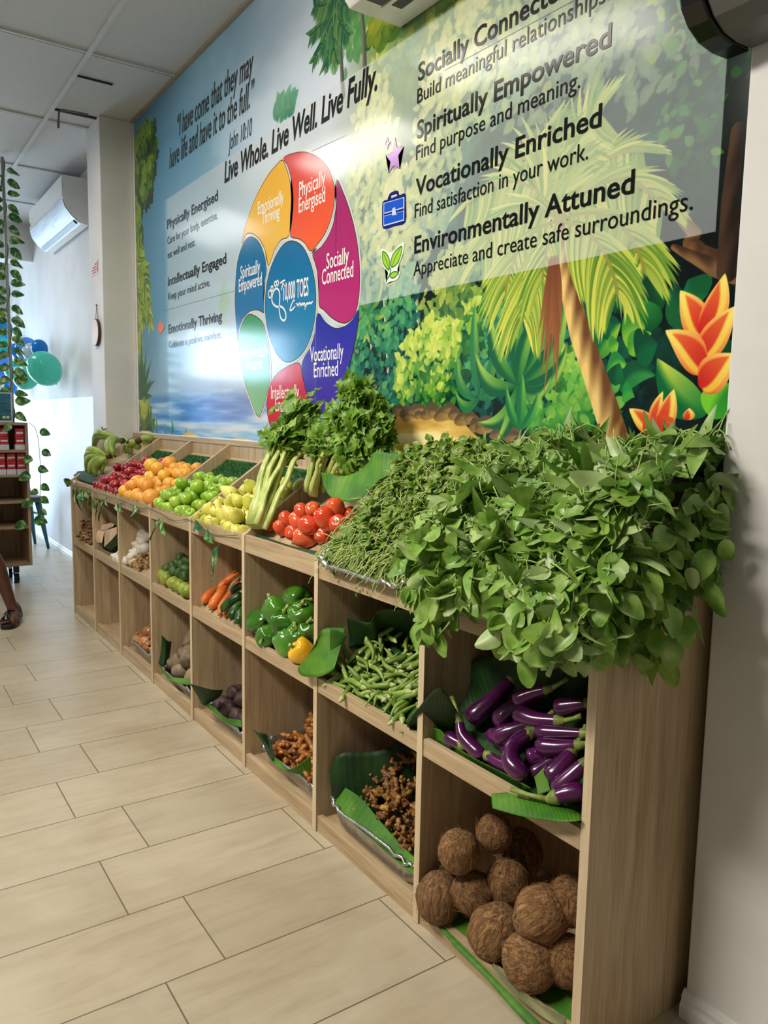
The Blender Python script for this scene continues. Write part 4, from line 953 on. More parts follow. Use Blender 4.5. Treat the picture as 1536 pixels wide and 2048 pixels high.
def pepper(name, mat, seed, r=.042, h=.085):
    pr = [(.004, -.40), (.012, -.47), (.026, -.49), (.036, -.40), (.040, -.15), (.043, .15), (.041, .38), (.030, .48), (.016, .47), (.006, .40)]
    rn = random.Random(seed); p = rn.uniform(0, 6)
    def fn(th, rr, z): return (rr*(1+.13*math.cos(4*th+p)*(.4+.6*abs(z)/h*2)+.05*math.cos(3*th)), z+.006*math.cos(4*th+p)*(1 if z < 0 else -.4))
    b = MB().lathe([(a*r/.042, z*h) for a, z in pr], 32, fn).mesh(name, mat)
    s = MB().tube([(0, 0, h*.38), (.002, 0, h*.5), (.010, 0, h*.62), (.018, .003, h*.72)], [.010, .006, .005, .006], 8).mesh('stem', M_GSTEM)
    return Kind('bell_pepper', 'pepper', b, [('stem', s)])
K_PEP = [pepper('green_bell_pepper', M_PEP, s, .042, .088) for s in (1, 2, 3)]
K_PEPY = pepper('yellow_bell_pepper', M_PEPY, 5, .040, .07)
# axis-aligned long things built straight between two points
def long_thing(name, cat, pts, radii, mat, label, group, parts=(), n=12, shape=None):
    o = MB().tube(pts, radii, n, shape=shape).build(name, mat, smooth=True)
    for (nm, mb, mt) in parts: mb.build(nm, mt, o, smooth=True)
    return tag(o, label, cat, group)

# ------------------------------------------------------------------ top tier
def relax(P, R, lim, iters=90, grav=.0012, rise=None, fixed=()):
    """settle balls (x, t, h) so that they rest on the tray and on each other without sinking in"""
    P = np.array(P, float); R = np.array(R, float); n = len(P)
    x0, x1, t0, t1 = lim
    for it in range(iters):
        g = grav*(1-it/iters)
        P[:, 2] -= g
        for _ in range(3):
            for i in range(n):
                d = P-P[i]; L = np.sqrt((d*d).sum(1)); L[i] = 9; o = R+R[i]-L
                k = np.where(o > 0)[0]
                for j in k:
                    v = d[j]/max(L[j], 1e-6)*o[j]*.5; P[i] -= v; P[j] += v
            P[:, 0] = np.clip(P[:, 0], x0+R, x1-R); P[:, 1] = np.clip(P[:, 1], t0+R, t1-R); P[:, 2] = np.maximum(P[:, 2], R+.006)
    return P
def col_name(j, n): return 'leftmost' if j == 0 else ('rightmost' if j == n-1 else ORD[j]+' from the left')
def pack(kinds, b, r, spec, label, group, upper='', tilt=.5, seed=1, at=top_at, big=0, sc0=1.0, dx=(0, 0)):
    """spec: rows from the front (t, layer, how many, left margin, right margin)"""
    rn = random.Random(seed); P = []; R = []; nm = []
    x0, x1 = b*W+T+.003+dx[0], (b+1)*W-.003-dx[1]
    cnt = {}
    for (t, lay, n, ml, mr) in spec:
        i = cnt.get(lay, 0); cnt[lay] = i+1
        for j in range(n):
            x = x0+ml+r+(x1-x0-ml-mr-2*r)*(j/max(1, n-1)); s = rn.uniform(.88, 1.10)
            if rn.random() < big: s *= 1.3
            P.append((x+rn.uniform(-.4, .4)*r, t+rn.uniform(-.55, .55)*r, r*(1+1.7*lay)+.01)); R.append(r*s)
            nm.append((upper if lay else '')+label % (ORD[i], col_name(j, n)))
    P = relax(P, R, (x0, x1, .0, .40))
    out = []
    for k, (p, q) in enumerate(zip(P, R)):
        kd = kinds[k % len(kinds)] if isinstance(kinds, list) else kinds
        rot = align((rn.uniform(-tilt, tilt), rn.uniform(-1, .4)*tilt, 1), rn.uniform(0, 6.28)).to_euler()
        out.append(kd.put(at(*p), rot, nm[k], sc0*q/r, group))
    return out
pack(K_APR, 1, .0265, [(.03, 0, 8, 0, 0), (.08, 0, 8, .01, 0), (.13, 0, 7, .03, 0), (.18, 0, 7, .03, .0), (.23, 0, 6, .09, 0), (.275, 0, 4, .2, .0), (.06, 1, 4, .12, .1), (.15, 1, 4, .1, .1)], 'red apple in the %s row from the bin front, %s', 'red apples in the sloping bin', 'upper ', tilt=.7, seed=2, sc0=.755)
pack(K_ORA, 2, .030, [(.03, 0, 7, .01, .01), (.09, 0, 7, 0, .0), (.15, 0, 7, .01, .01), (.205, 0, 6, .05, .0), (.265, 0, 5, .08, .02), (.07, 1, 4, .1, .08), (.17, 1, 3, .1, .12)], 'orange in the %s row from the bin front, %s', 'oranges in the sloping bin', 'upper ', seed=4, big=.18, sc0=.765)
pack(K_APG, 3, .0275, [(.03, 0, 7, .04, .02), (.08, 0, 8, .0, .0), (.13, 0, 7, .02, .0), (.18, 0, 7, .03, .02), (.23, 0, 6, .07, .02), (.055, 1, 4, .1, .1), (.125, 1, 3, .15, .1)], 'green apple in the %s row from the bin front, %s', 'green apples in the sloping bin', 'upper ', tilt=.6, seed=6, sc0=.745)
K_APR.put(top_at(3*W+T+.032, .022, .032), (.4, .2, 1), 'lone reddish apple at the front left corner among green apples', .7, 'green apples in the sloping bin')
pack([K_PEA, K_LEM, K_LEM], 4, .026, [(.028, 0, 8, .0, .0), (.078, 0, 8, .01, .0), (.128, 0, 7, .01, .0), (.178, 0, 7, .03, .0), (.225, 0, 6, .08, .0), (.27, 0, 4, .16, 0), (.05, 1, 5, .08, .06), (.13, 1, 5, .1, .04), (.20, 1, 3, .16, .06)], 'pale yellow pear in the %s row from the bin front, %s', 'yellow pears in the sloping bin', 'upper ', tilt=1.5, seed=8, sc0=.74)
# tomatoes, laid where the photograph shows each one
TOMS = [((2.556,0.079,0.842), 40, 'at the far left front against the celery'), ((2.647,0.071,0.846), 50, 'second from the left at the front'), ((2.663,0.082,0.877), 46, 'behind the left front pair'), ((2.743,0.067,0.841), 54, 'third along the front edge'), ((2.748,0.077,0.88), 54, 'in the second row touching the celery stalks'), ((2.754,0.087,0.911), 46, 'at the back left touching a celery stalk'), ((2.819,0.094,0.921), 50, 'in the back row under the banana leaf'), ((2.858,0.059,0.88), 60, 'large and oval in the middle of the heap'), ((2.829,0.061,0.839), 66, 'large and oval lying at the front edge'), ((2.939,0.068,0.91), 64, 'at the very top of the heap'), ((2.94,0.103,0.939), 56, 'highest at the back under the leaf'), ((2.984,0.089,0.894), 60, 'against the foil tray on the right'), ((2.955,0.141,0.916), 50, 'at the back right beside the foil tray'), ((2.886,0.091,0.85), 54, 'low at the front right corner'), ((2.86,0.134,0.9), 50, 'half hidden under the topmost ones')]
for i, (p, r_, lb) in enumerate(TOMS):
    K_TOM.put(p, align((R0.uniform(-1, 1), R0.uniform(-1, .2), R0.uniform(.1, 1)), i*1.3).to_euler(), 'ripe red tomato '+lb, r_/54*.95, 'tomatoes in the sloping bin')
# bananas: hands of green fingers
def banana(m, base, tipdir, updir, L, r, curl):
    base = Vector(base); a = Vector(tipdir).normalized(); u = Vector(updir); u = (u-a*a.dot(u)).normalized()
    pts, rad = [], []
    for i in range(11):
        t = i/10; pts.append(base+a*L*t+u*curl*L*math.sin(PI*t*.95))
        rad.append(r*(.34 if i == 0 else .45 if i == 1 else min(1, math.sin(PI*(.16+.78*t))**.45)))
    rad[-1] = r*.28
    m.tube(pts, rad, 8, up=u, shape=lambda th, t: 1+.07*math.cos(5*th))
def banana_hand(name, stalk, fingers, label):
    root = empty(name, stalk); tag(root, label, 'bananas', 'green bananas in the leftmost sloping bin')
    s = Vector(stalk)
    MB().ball((0, 0, 0), .022, 8, 6, scl=(1.2, 1, .8)).build('stalk', M_BANT, root, smooth=True)
    for (tip, curl, r) in fingers:
        d = Vector(tip)-s; m = MB(); banana(m, d.normalized()*.012, d, NR*1.0+Vector((0, -.2, .3)), d.length, r, curl)
        f = m.build('banana', M_BAN, root, smooth=True)
        e = d; t_ = MB().ball(e+d.normalized()*.002, r*.32, 6, 5).build('tip', M_BANT, f, smooth=True)
banana_hand('banana_hand', (0.328,0.144,0.966), [((0.087,0.091,0.847), .25, .021), ((0.205,0.078,0.845), .24, .021), ((0.258,0.089,0.852), .20, .022), ((0.074,0.093,0.885), .28, .019), ((0.271,0.123,0.869), .15, .018), ((0.079,0.099,0.913), .3, .019)], 'front hand of green bananas spilling over the rail at the far left')
banana_hand('banana_hand', (0.375,0.205,1.055), [((0.483,0.106,0.977), .32, .023), ((0.528,0.122,0.976), .30, .022), ((-0.004,0.152,0.971), .20, .020), ((0.021,0.149,0.994), .24, .019)], 'upper hand of green bananas with a dark stalk, draped over the front hand')
banana_hand('banana_hand', (0.333,0.26,1.043), [((0.211,0.273,0.98), .12, .021), ((0.312,0.275,0.981), .12, .020), ((0.158,0.279,1.02), .2, .02), ((0.349,0.305,1.013), .1, .021)], 'small hand of green bananas lying behind the dark stalk')
banana_hand('banana_hand', (0.383,0.296,1.055), [((0.42,0.362,1.063), .14, .022), ((0.402,0.354,1.045), .12, .022), ((0.33,0.26,1.019), .16, .02)], 'hindmost hand of pale green bananas at the back of the bin')
# leaf sheets -----------------------------------------------------------------
def leaf_sheet(name, path, side, width, mat, label, cat='banana leaf', group=None, fold=.0, wav=.0, nu=16, nv=10, taper=None, seed=0, thick=.0007):
    """strip of leaf swept along a path; side: vector(s) across"""
    P = [Vector(p) for p in path]; k = len(P)-1
    Sd = [Vector(s) for s in side] if isinstance(side[0], (tuple, list, Vector)) else [Vector(side)]*(k+1)
    rn = random.Random(seed); ph = rn.uniform(0, 6)
    def q(L_, t):
        f = t*k; i = min(int(f), k-1); f -= i
        p = [L_[max(i-1, 0)], L_[i], L_[i+1], L_[min(i+2, k)]]
        return .5*(2*p[1]+(p[2]-p[0])*f+(2*p[0]-5*p[1]+4*p[2]-p[3])*f*f+(3*p[1]-p[0]-3*p[2]+p[3])*f**3)
    def fn(u, v):
        c = q(P, u); s = q(Sd, u).normalized(); tg = (q(P, min(1, u+.02))-q(P, max(0, u-.02))).normalized(); n = tg.cross(s).normalized()
        w_ = width*(taper(u) if taper else 1); a = (v-.5)*w_
        return c+s*a+n*(fold*abs(v-.5)*w_+wav*width*math.sin(u*7+v*5+ph)*.12)
    m = MB().sheet(fn, nu, nv)
    me = m.mesh(name, mat)
    uv = me.uv_layers.new(name='UVMap'); 
    for lp in me.loops:
        i, j = divmod(lp.vertex_index, nv+1); uv.data[lp.index].uv = (i/nu, j/nv)
    o = bpy.data.objects.new(name, me); COL.objects.link(o)
    sd = o.modifiers.new('thickness', 'SOLIDIFY'); sd.thickness = thick; sd.offset = 0
    return tag(o, label, cat, group)
def leaf_between(name, upper, lower, mat, label, cat='banana leaf', group=None, sag=.25, nu=28, nv=10, thick=.0007):
    A_ = [Vector(p) for p in upper]; B_ = [Vector(p) for p in lower]
    def q(L_, t):
        k = len(L_)-1; f = t*k; i = min(int(f), k-1); f -= i
        p = [L_[max(i-1, 0)], L_[i], L_[i+1], L_[min(i+2, k)]]
        return .5*(2*p[1]+(p[2]-p[0])*f+(2*p[0]-5*p[1]+4*p[2]-p[3])*f*f+(3*p[1]-p[0]-3*p[2]+p[3])*f**3)
    def fn(u, v):
        a, b_ = q(A_, u), q(B_, u); w_ = (a-b_).length
        return a.lerp(b_, v)+Vector((0, .5, -.5))*sag*w_*v*(1-v)
    me = MB().sheet(fn, nu, nv).mesh(name, mat); uv = me.uv_layers.new(name='UVMap')
    for lp in me.loops:
        i, j = divmod(lp.vertex_index, nv+1); uv.data[lp.index].uv = (i/nu, j/nv)
    o = bpy.data.objects.new(name, me); COL.objects.link(o)
    sd = o.modifiers.new('thickness', 'SOLIDIFY'); sd.thickness = thick; sd.offset = 0
    return tag(o, label, cat, group)
tapE = lambda u: (max(.02, math.sin(PI*(.08+.84*u))))**.5
leaf_between('banana_leaf', [(2.731,0.167,1.029), (2.821,0.146,1.033), (2.897,0.157,1.029), (2.973,0.164,1.052), (3.01,0.175,1.083), (3.062,0.162,1.11), (3.102,0.176,1.108), (3.156,0.193,1.107)], [(2.816,0.129,0.998), (2.896,0.103,0.975), (2.934,0.106,0.965), (2.99,0.111,0.962), (3.043,0.117,0.972), (3.082,0.138,1.011), (3.117,0.148,1.041), (3.144,0.168,1.054)], M_BLF, 'bright green banana leaf arching between the celery and the watercress')
leaf_sheet('banana_leaf', [top_at(2.545, .018, .026), top_at(2.65, .014, .024), top_at(2.8, .014, .024), top_at(2.97, .018, .028)], (0, .75, .65), .034, M_BLD, 'strip of banana leaf tucked under the front tomatoes', wav=.6, seed=3)
leaf_sheet('banana_leaf', [(-0.127,0.057,0.837), (0.182,0.039,0.843), (0.386,0.043,0.828)], (.1, .6, .7), .06, M_BLD, 'dark green leaf lying on the front rail under the bananas', wav=.3, taper=tapE, seed=4)
leaf_sheet('banana_leaf', [(1.571,0.033,0.809), (1.874,0.05,0.82), (1.926,0.097,0.863)], (0, .5, .8), .035, M_BLF, 'narrow leaf edge under the front green apples', wav=.5, taper=tapE, seed=5)
# ---- celery
M_CEL = pm('celery_rib', [srgb(146, 168, 74), srgb(184, 198, 108), srgb(212, 220, 150)], scale=60, rough=0.38, stretch=(1, 1, .1), vary=.05, bmp=.2)
def leafy_mat(name, c0, c1, c2, c3, scale=26, rough=.42, trans=.25, under=.45):
    m = leafy_base(name, c0, c1, c2, c3, scale, rough, trans); nt = m.node_tree
    g = N(nt, 'ShaderNodeNewGeometry'); mx = N(nt, 'ShaderNodeMix', data_type='RGBA'); ml = N(nt, 'ShaderNodeMath', operation='MULTIPLY'); ml.inputs[1].default_value = under
    nt.links.new(g.outputs['Backfacing'], ml.inputs[0]); nt.links.new(ml.outputs[0], mx.inputs[0])
    src = nt.nodes['Principled BSDF'].inputs['Base Color'].links[0].from_socket
    nt.links.new(src, mx.inputs[6]); mx.inputs[7].default_value = srgb(196, 210, 160)
    nt.links.new(mx.outputs[2], nt.nodes['Principled BSDF'].inputs['Base Color'])
    return m
def leafy_base(name, c0, c1, c2, c3, scale=26, rough=.42, trans=.25): return pm(name, [(0.25, c0), (0.42, c1), (0.58, c2), (0.76, c3)], scale=scale, rough=rough, trans=trans, detail=3)
M_CLF = leafy_mat('celery_foliage', srgb(60, 104, 26), srgb(98, 142, 42), srgb(138, 176, 66), srgb(184, 208, 110))
def blade(m, p, d, n, L, w, rn, curl=.3, fold=.35, ru=5, lob_=0.0, round_=.0, mi=0):
    """a leaf blade from p along d with face normal n: midrib fold, curl and wavy rim"""
    d = d.normalized(); s = d.cross(n)
    if s.length < 1e-4: s = Vector((1, 0, 0))
    s.normalize(); n = s.cross(d).normalized()
    V = []; F = []; ph = rn.uniform(0, 6.3); cu = curl*rn.uniform(.3, 1.3); tw = rn.uniform(-.5, .5)
    for i in range(ru+1):
        t = i/ru
        prof = math.sin(PI*min(1, (t*.96+.02))**(.62 if not round_ else .9))**(.8 if not round_ else .55)
        if lob_: prof *= 1+lob_*math.cos(t*19)
        h = w*.5*max(.03, prof)
        c = p+d*L*(t-.12*cu*t*t)+n*(-cu*L*t*t)
        a = tw*t; s2 = s*math.cos(a)+n*math.sin(a)
        k = len(V)
        for q in (-1, -.5, 0, .5, 1):
            V.append(c+s2*h*q+n*(fold*h*abs(q)+.10*h*math.sin(t*9+ph+q*2)*abs(q)))
        if i:
            for j in range(4): F.append((k-5+j, k-4+j, k+j+1, k+j))
    m.add(V, F, mi)
def celery(root_p, top_p, spread, n, seed, label, ln=.30, leafn=150, rad=.012):
    rn = random.Random(seed); root_p = Vector(root_p); ax = (Vector(top_p)-root_p); L = ax.length; ax.normalize()
    sx_ = Vector((1, 0, 0)); sx_ = (sx_-ax*sx_.dot(ax)).normalized(); nn = sx_.cross(ax)
    if nn.z < 0: nn = -nn
    root = empty('celery_bunch', root_p); tag(root, label, 'celery', 'celery bunches')
    lf = MB(); lf2 = MB()
    for i in range(n):
        a = (i/(n-1)-.5)*2; lay = (i % 3)
        p0 = sx_*a*.030+nn*(.012+.014*lay); p1 = ax*L*rn.uniform(.78, 1.0)+sx_*a*spread*rn.uniform(.7, 1.1)+nn*(.02+.03*lay+rn.uniform(0, .03))
        pts = [p0.lerp(p1, t)+nn*.02*math.sin(PI*t)*rn.uniform(.3, 1) for t in [k/7 for k in range(8)]]
        r = rad*rn.uniform(.8, 1.15)
        MB().tube(pts, [r*1.25, r*1.15, r, r*.92, r*.82, r*.7, r*.55, r*.4], 12, up=nn, flat=.62, shape=lambda th, t: 1+.07*math.cos(9*th)-.25*(math.cos(th) > .6)).build('stalk', M_CEL, root, smooth=True)
        for k in range(2):
            t = rn.uniform(.55, .85); q = p0.lerp(p1, t); e = q+(ax*.10+sx_*rn.uniform(-.08, .08)+nn*rn.uniform(.0, .06))
            lf2.tube([q, q.lerp(e, .5)+nn*.006, e], [.004, .0032, .002], 6)
    for k in range(leafn):
        t = rn.uniform(.58, 1.04)
        c = ax*L*t+sx_*rn.gauss(0, spread*.62)*(.25+.9*t)+nn*(.045+rn.uniform(-.04, .075))
        for j in range(3):
            d = (ax*rn.uniform(-.1, 1)+sx_*rn.uniform(-1, 1)+nn*rn.uniform(-.2, .9)); nm = (nn+Vector((rn.uniform(-.8, .8), rn.uniform(-.9, .3), rn.uniform(-.2, .9)))).normalized()
            c2 = root_p+c+d.normalized()*.05
            if c2.y > .37: c = c-Vector((0, c2.y-.37+.01, 0))
            blade(lf, c, d, nm, rn.uniform(.030, .055), rn.uniform(.026, .044), rn, .5, .3, 6, .30)
    lf2.build('leaf_stem', M_CEL, root, smooth=True); f = lf.build('leaves', M_CLF, root, smooth=True); f['kind'] = 'stuff'
celery((2.559,0.042,0.827), (2.492,0.3,1.192), .075, 10, 21, 'front celery bunch with thick pale stalks lying beside the tomatoes', leafn=210, rad=.0155)
celery((2.603,0.283,0.975), (2.898,0.31,1.192), .11, 10, 22, 'celery bunch with dense dark foliage lying behind, against the mural', leafn=430, rad=.0135)
celery((2.601,0.227,0.937), (2.646,0.31,1.121), .07, 6, 23, 'half hidden celery bunch between the front bunch and the rear bunch', leafn=130)

# ------------------------------------------------------------------ middle tier
# brown dried roots
r5 = random.Random(41)
K_TARO = [Kind('dried_root', 'root vegetable', ginger('dried_root', M_TAR, .075, .009, s, 2)) for s in (31, 32, 33)]
n_ = 0
for i in range(120):
    t = r5.uniform(.015, .22); x = r5.uniform(T+.022, .30)
    K_TARO[i % 3].put(mid_at(x, t, 0.014+.08*r5.random()*min(1, t/.08)), (r5.uniform(-.5, .5), r5.uniform(-.5, .5), r5.uniform(0, 6.3)), 'knobbly brown dried root in the heap on the far left middle shelf', r5.uniform(.7, 1), 'dried roots on the leftmost middle shelf')
bn_ = empty('root_bundle', mid_at(.40, .20, .10)); tag(bn_, 'dark bundle of long brown roots standing behind the dried root heap', 'root vegetable')
for i in range(16):
    a = r5.uniform(-.5, .5); L = r5.uniform(.10, .17); p = Vector((r5.uniform(-.05, .05), r5.uniform(-.04, .04), -.06))
    MB().tube([p, p+Vector((a*.06, -.02+r5.uniform(-.03, .02), L*.5)), p+Vector((a*.12+.02, r5.uniform(-.06, .02), L))], [.012, .015, .006], 8).build('root', M_TAR, bn_, smooth=True)
# pale cut flesh wedges with green skin
def wedge(name, pts, label, th=.03):
    o = Vector(pts[0]); m = MB(); V = [Vector(p)-o for p in pts]; n = len(V); bk = Vector((.01, th*.9, -th))
    c = sum(V, Vector())/n; V2 = [c+(v-c)*.82+bk for v in V]
    m.add(V+V2+[c-Vector((0, .006, -.004))], [(i, (i+1) % n, 2*n) for i in range(n)], 0)
    m.add([], [], 0)
    k0 = 0
    for i in range(n): m.f.append((i, i+n, (i+1) % n+n, (i+1) % n)); m.mi.append(1)
    m.f.append(tuple(range(2*n-1, n-1, -1))); m.mi.append(1)
    ob = m.build(name, [M_CUT, M_BLD], smooth=False); ob.location = o
    return tag(ob, label, 'cut vegetable', 'pale cut wedges on the middle shelf')
wedge('cut_root_wedge', [(0.461,0.03,0.565),(0.498,0.012,0.527),(0.581,0.004,0.511),(0.691,0,0.524),(0.669,0.02,0.584)], 'pale cut wedge at the left of the two facing out of the second cubbyhole')
wedge('cut_root_wedge', [(0.677,0.018,0.588),(0.944,0.01,0.641),(0.961,0.006,0.61),(0.869,0,0.562),(0.75,-0.004,0.512)], 'pointed pale cut wedge in front on the right of the second cubbyhole')
wedge('cut_root_wedge', [(0.398,0.05,0.573),(0.649,0.06,0.625),(0.755,0.05,0.631),(0.762,0.04,0.619),(0.638,0.028,0.583),(0.418,0.038,0.559)], 'rounded pale cut wedge lying on top at the back of the second cubbyhole')
leaf_between('banana_leaf', [(0.43,0.045,0.482), (0.534,0.05,0.485), (0.587,0.074,0.513), (0.562,0.113,0.539)], [(0.408,0.05,0.467), (0.583,0.048,0.466), (0.684,0.052,0.47), (0.718,0.07,0.484)], M_BLD, 'dark green leaf under the pale cut wedges')
# garlic, ginger
GARL = [(0.886,0.03,0.472),(0.899,0.044,0.493),(0.921,0.058,0.52),(0.94,0.073,0.542),(1.027,0.036,0.479),(1.078,0.046,0.501),(1.07,0.068,0.527),(1.09,0.047,0.483),(0.997,0.106,0.588),(1.02,0.114,0.605),(1.075,0.101,0.579),(1.037,0.083,0.555),(1.105,0.087,0.545),(1.142,0.092,0.555),(0.942,0.031,0.465),(1.084,0.113,0.599)]
GL = ['at the front left corner', 'second at the left edge', 'third up the left edge', 'highest of the left ridge', 'in front at the middle', 'just above the front middle bulb', 'in the centre of the heap', 'lowest at the front right', 'at the upper left of the back pair', 'topmost at the back', 'at the back beside the divider', 'between the centre and the back', 'above the ginger roots', 'against the divider above the ginger', 'tucked low beside the leaf', 'hindmost against the divider']
for i, (p, l) in enumerate(zip(GARL, GL)):
    K_GAR.put(p, align((r5.uniform(-1, 1), r5.uniform(-1.2, .1), r5.uniform(.0, .8)), i).to_euler(), 'white garlic bulb '+l+' on the middle shelf', r5.uniform(.85, 1.05), 'garlic bulbs on the middle shelf')
for i in range(13):
    p = Vector((1.195,0.063,0.494)); q = p+Vector((r5.uniform(-.07, .07), 0, 0))+SL*r5.uniform(-.03, .06)+NR*r5.uniform(-.005, .02)
    K_GIN[i % 3].put(q, (r5.uniform(-.6, .6), r5.uniform(-.6, .6), r5.uniform(0, 6.3)), 'small tan ginger root in the heap beside the garlic bulbs', r5.uniform(.7, 1), 'ginger roots beside the garlic')
leaf_between('banana_leaf', [(0.821,0.015,0.452), (0.89,0.026,0.452), (0.973,0.037,0.46), (1.059,0.046,0.466)], [(0.838,0.017,0.44), (0.905,0.021,0.437), (0.994,0.026,0.44), (1.041,0.042,0.456)], M_BLF, 'small bright leaf edge under the front garlic bulbs')
# limes
LIM = [(1.479,0.037,0.489),(1.545,0.047,0.495),(1.609,0.045,0.494),(1.699,0.044,0.491),(1.762,0.043,0.49),(1.824,0.042,0.489),(1.862,0.039,0.485)]
for i, p in enumerate(LIM):
    K_LIM.put(p, align((r5.uniform(-1, 1), r5.uniform(-1, 1), r5.uniform(-.5, 1)), i).to_euler(), 'yellow green lime in the front row behind the rail, '+col_name(i, 7), [1.15, 1.1, 1.25, 1.15, 1.1, 1.05, 1.0][i], 'limes on the middle shelf')
KAF = [(1.546,0.064,0.525),(1.64,0.063,0.53),(1.704,0.066,0.532),(1.76,0.068,0.527),(1.641,0.08,0.565),(1.694,0.083,0.567),(1.718,0.092,0.585),(1.601,0.072,0.542),(1.649,0.087,0.587),(1.732,0.082,0.554)]
for i, p in enumerate(KAF):
    K_KAF.put(p, (i*.9, i*1.7, i*.4), 'dark knobbly lime behind the front limes, '+['leftmost', 'lower middle', 'right of the middle', 'lowest by the divider', 'upper middle', 'upper right', 'topmost by the divider', 'second from the left', 'hindmost', 'beside the divider halfway up'][i], 1.0, 'knobbly limes on the middle shelf')
# carrots and cucumbers
def carrot(a, b_, r, label):
    a, b_ = Vector(a), Vector(b_); o = a.copy(); d = b_-a
    pts = [d*t+Vector((.004*math.sin(t*5+r*900), 0, .004*math.sin(t*4))) for t in [i/12 for i in range(13)]]
    rad = [r*.35, r*.85, r*1.0]+[r*(1-.80*((i-2)/10)**1.15) for i in range(3, 13)]
    ob = MB().tube(pts, rad, 14).build('carrot', M_CAR, smooth=True); ob.location = o
    MB().tube([(0, 0, 0), -d.normalized()*.006], [r*.3, r*.16], 8).build('crown', M_GSTEM, ob, smooth=True)
    return tag(ob, label, 'carrot', 'carrots on the middle shelf')
carrot((2.042,0.036,0.474), (1.957,0.18,0.571), .019, 'orange carrot lying leftmost in its cubbyhole')
carrot((2.127,0.032,0.471), (2.045,0.176,0.587), .021, 'long orange carrot second from the left, reaching furthest back')
carrot((2.215,0.031,0.468), (2.106,0.163,0.572), .017, 'orange carrot lying against the cucumbers')
carrot((2.258,0.036,0.469), (2.142,0.142,0.537), .014, 'short orange carrot half hidden under the cucumbers')
carrot((2.081,0.083,0.531), (2.069,0.169,0.6), .014, 'thin orange carrot lying on top at the back')
carrot((2.106,0.1,0.56), (2.127,0.152,0.601), .013, 'orange carrot tip resting on the others beside the divider')
def cuke(a, b_, r, label):
    a, b_ = Vector(a), Vector(b_); o = a.copy(); d = b_-a
    pts = [d*t+NR*.010*math.sin(PI*t) for t in [i/12 for i in range(13)]]
    ob = MB().tube(pts, [r*.25, r*.7]+[r*(.92+.08*math.sin(PI*(i-2)/8)) for i in range(2, 11)]+[r*.7, r*.25], 14).build('cucumber', M_CUC, smooth=True); ob.location = o
    MB().tube([(0, 0, 0), -d.normalized()*.005], [.003, .004], 6).build('stem_end', M_GSTEM, ob, smooth=True)
    return tag(ob, label, 'cucumber', 'cucumbers on the middle shelf')
cuke((2.261,0.023,0.491), (2.31,0.092,0.555), .019, 'dark green cucumber lying on the carrots')
cuke((2.338,0.028,0.476), (2.314,0.09,0.524), .020, 'dark green cucumber second from the front beside the divider')
cuke((2.397,0.03,0.472), (2.348,0.085,0.514), .019, 'dark green cucumber nearest the rail, against the divider')
cuke((2.25,0.067,0.551), (2.287,0.108,0.583), .014, 'slim green cucumber topmost on the carrots')
# bell peppers
def pep(k, p, d, label, s=1.0, spin=0): return k.put(p, align(d, spin).to_euler(), label, s, 'bell peppers on the middle shelf')
pep(K_PEP[0], (2.548,0.048,0.514), (-.85, -.35, -.25), 'green bell pepper at the far left with its stem over the rail', 1.0)
pep(K_PEP[1], (2.643,0.029,0.489), (.3, -.8, -.15), 'green bell pepper at the front with its stem turned to the aisle', .85)
pep(K_PEP[2], (2.709,0.061,0.54), (.1, -.25, 1), 'large green bell pepper standing in the middle of the heap', 1.12)
pep(K_PEP[0], (2.634,0.065,0.567), (-.8, -.1, .6), 'green bell pepper behind, its pale stem end up', 1.05, 1)
pep(K_PEP[1], (2.774,0.03,0.496), (.5, .3, -.6), 'lobed green bell pepper upside down beside the yellow pepper', .95)
pep(K_PEP[2], (2.818,0.05,0.533), (.4, -.5, .7), 'green bell pepper with a bright highlight above the yellow pepper', .85, 2)
pep(K_PEP[0], (2.716,0.094,0.622), (1, .1, .1), 'flat lying green bell pepper topmost at the back', 1.0)
pep(K_PEP[1], (2.803,0.072,0.584), (.2, -.4, .9), 'dark green bell pepper at the back beside the divider', 1.05)
pep(K_PEP[2], (2.627,0.068,0.509), (0, .4, 1), 'green bell pepper wedged low between its neighbours', .8)
pep(K_PEP[0], (2.831,0.078,0.551), (.3, -.3, .5), 'green bell pepper half hidden against the divider', .9)
pep(K_PEPY, (2.873,0.03,0.496), (-.3, -.75, .55), 'single yellow bell pepper at the front beside the okra leaf', .98)
# okra on banana leaves
leaf_between('banana_leaf', [(3.026,-0.012,0.564), (3.033,0,0.599), (3.04,0.02,0.612), (3.086,0.05,0.619)], [(2.966,-0.035,0.484), (2.993,-0.035,0.469), (3.071,-0.02,0.486), (3.113,0,0.516)], M_BLF, 'broad green banana leaf flopping over the rail to the left of the okra', sag=.1)
leaf_between('banana_leaf', [(3.081,0.006,0.624), (3.099,0.02,0.621), (3.121,0.037,0.608)], [(3.07,0.015,0.534), (3.075,0.021,0.538), (3.11,0.043,0.601)], M_BLF, 'folded leaf tip curling forward over the okra', sag=-.2)
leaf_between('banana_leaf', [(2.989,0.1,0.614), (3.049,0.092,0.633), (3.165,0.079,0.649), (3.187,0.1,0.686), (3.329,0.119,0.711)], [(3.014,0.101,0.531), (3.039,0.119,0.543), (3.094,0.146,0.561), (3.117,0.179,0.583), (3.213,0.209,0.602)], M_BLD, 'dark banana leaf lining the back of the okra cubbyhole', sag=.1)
leaf_between('banana_leaf', [(2.991,0.015,0.462), (3.104,0.015,0.462), (3.234,0.02,0.465), (3.348,0.023,0.467), (3.426,0.024,0.468)], [(2.976,0.023,0.443), (3.087,0.025,0.445), (3.22,0.029,0.447), (3.335,0.033,0.45), (3.419,0.034,0.451)], M_BLF, 'strip of banana leaf along the rail under the front okra', sag=.1)
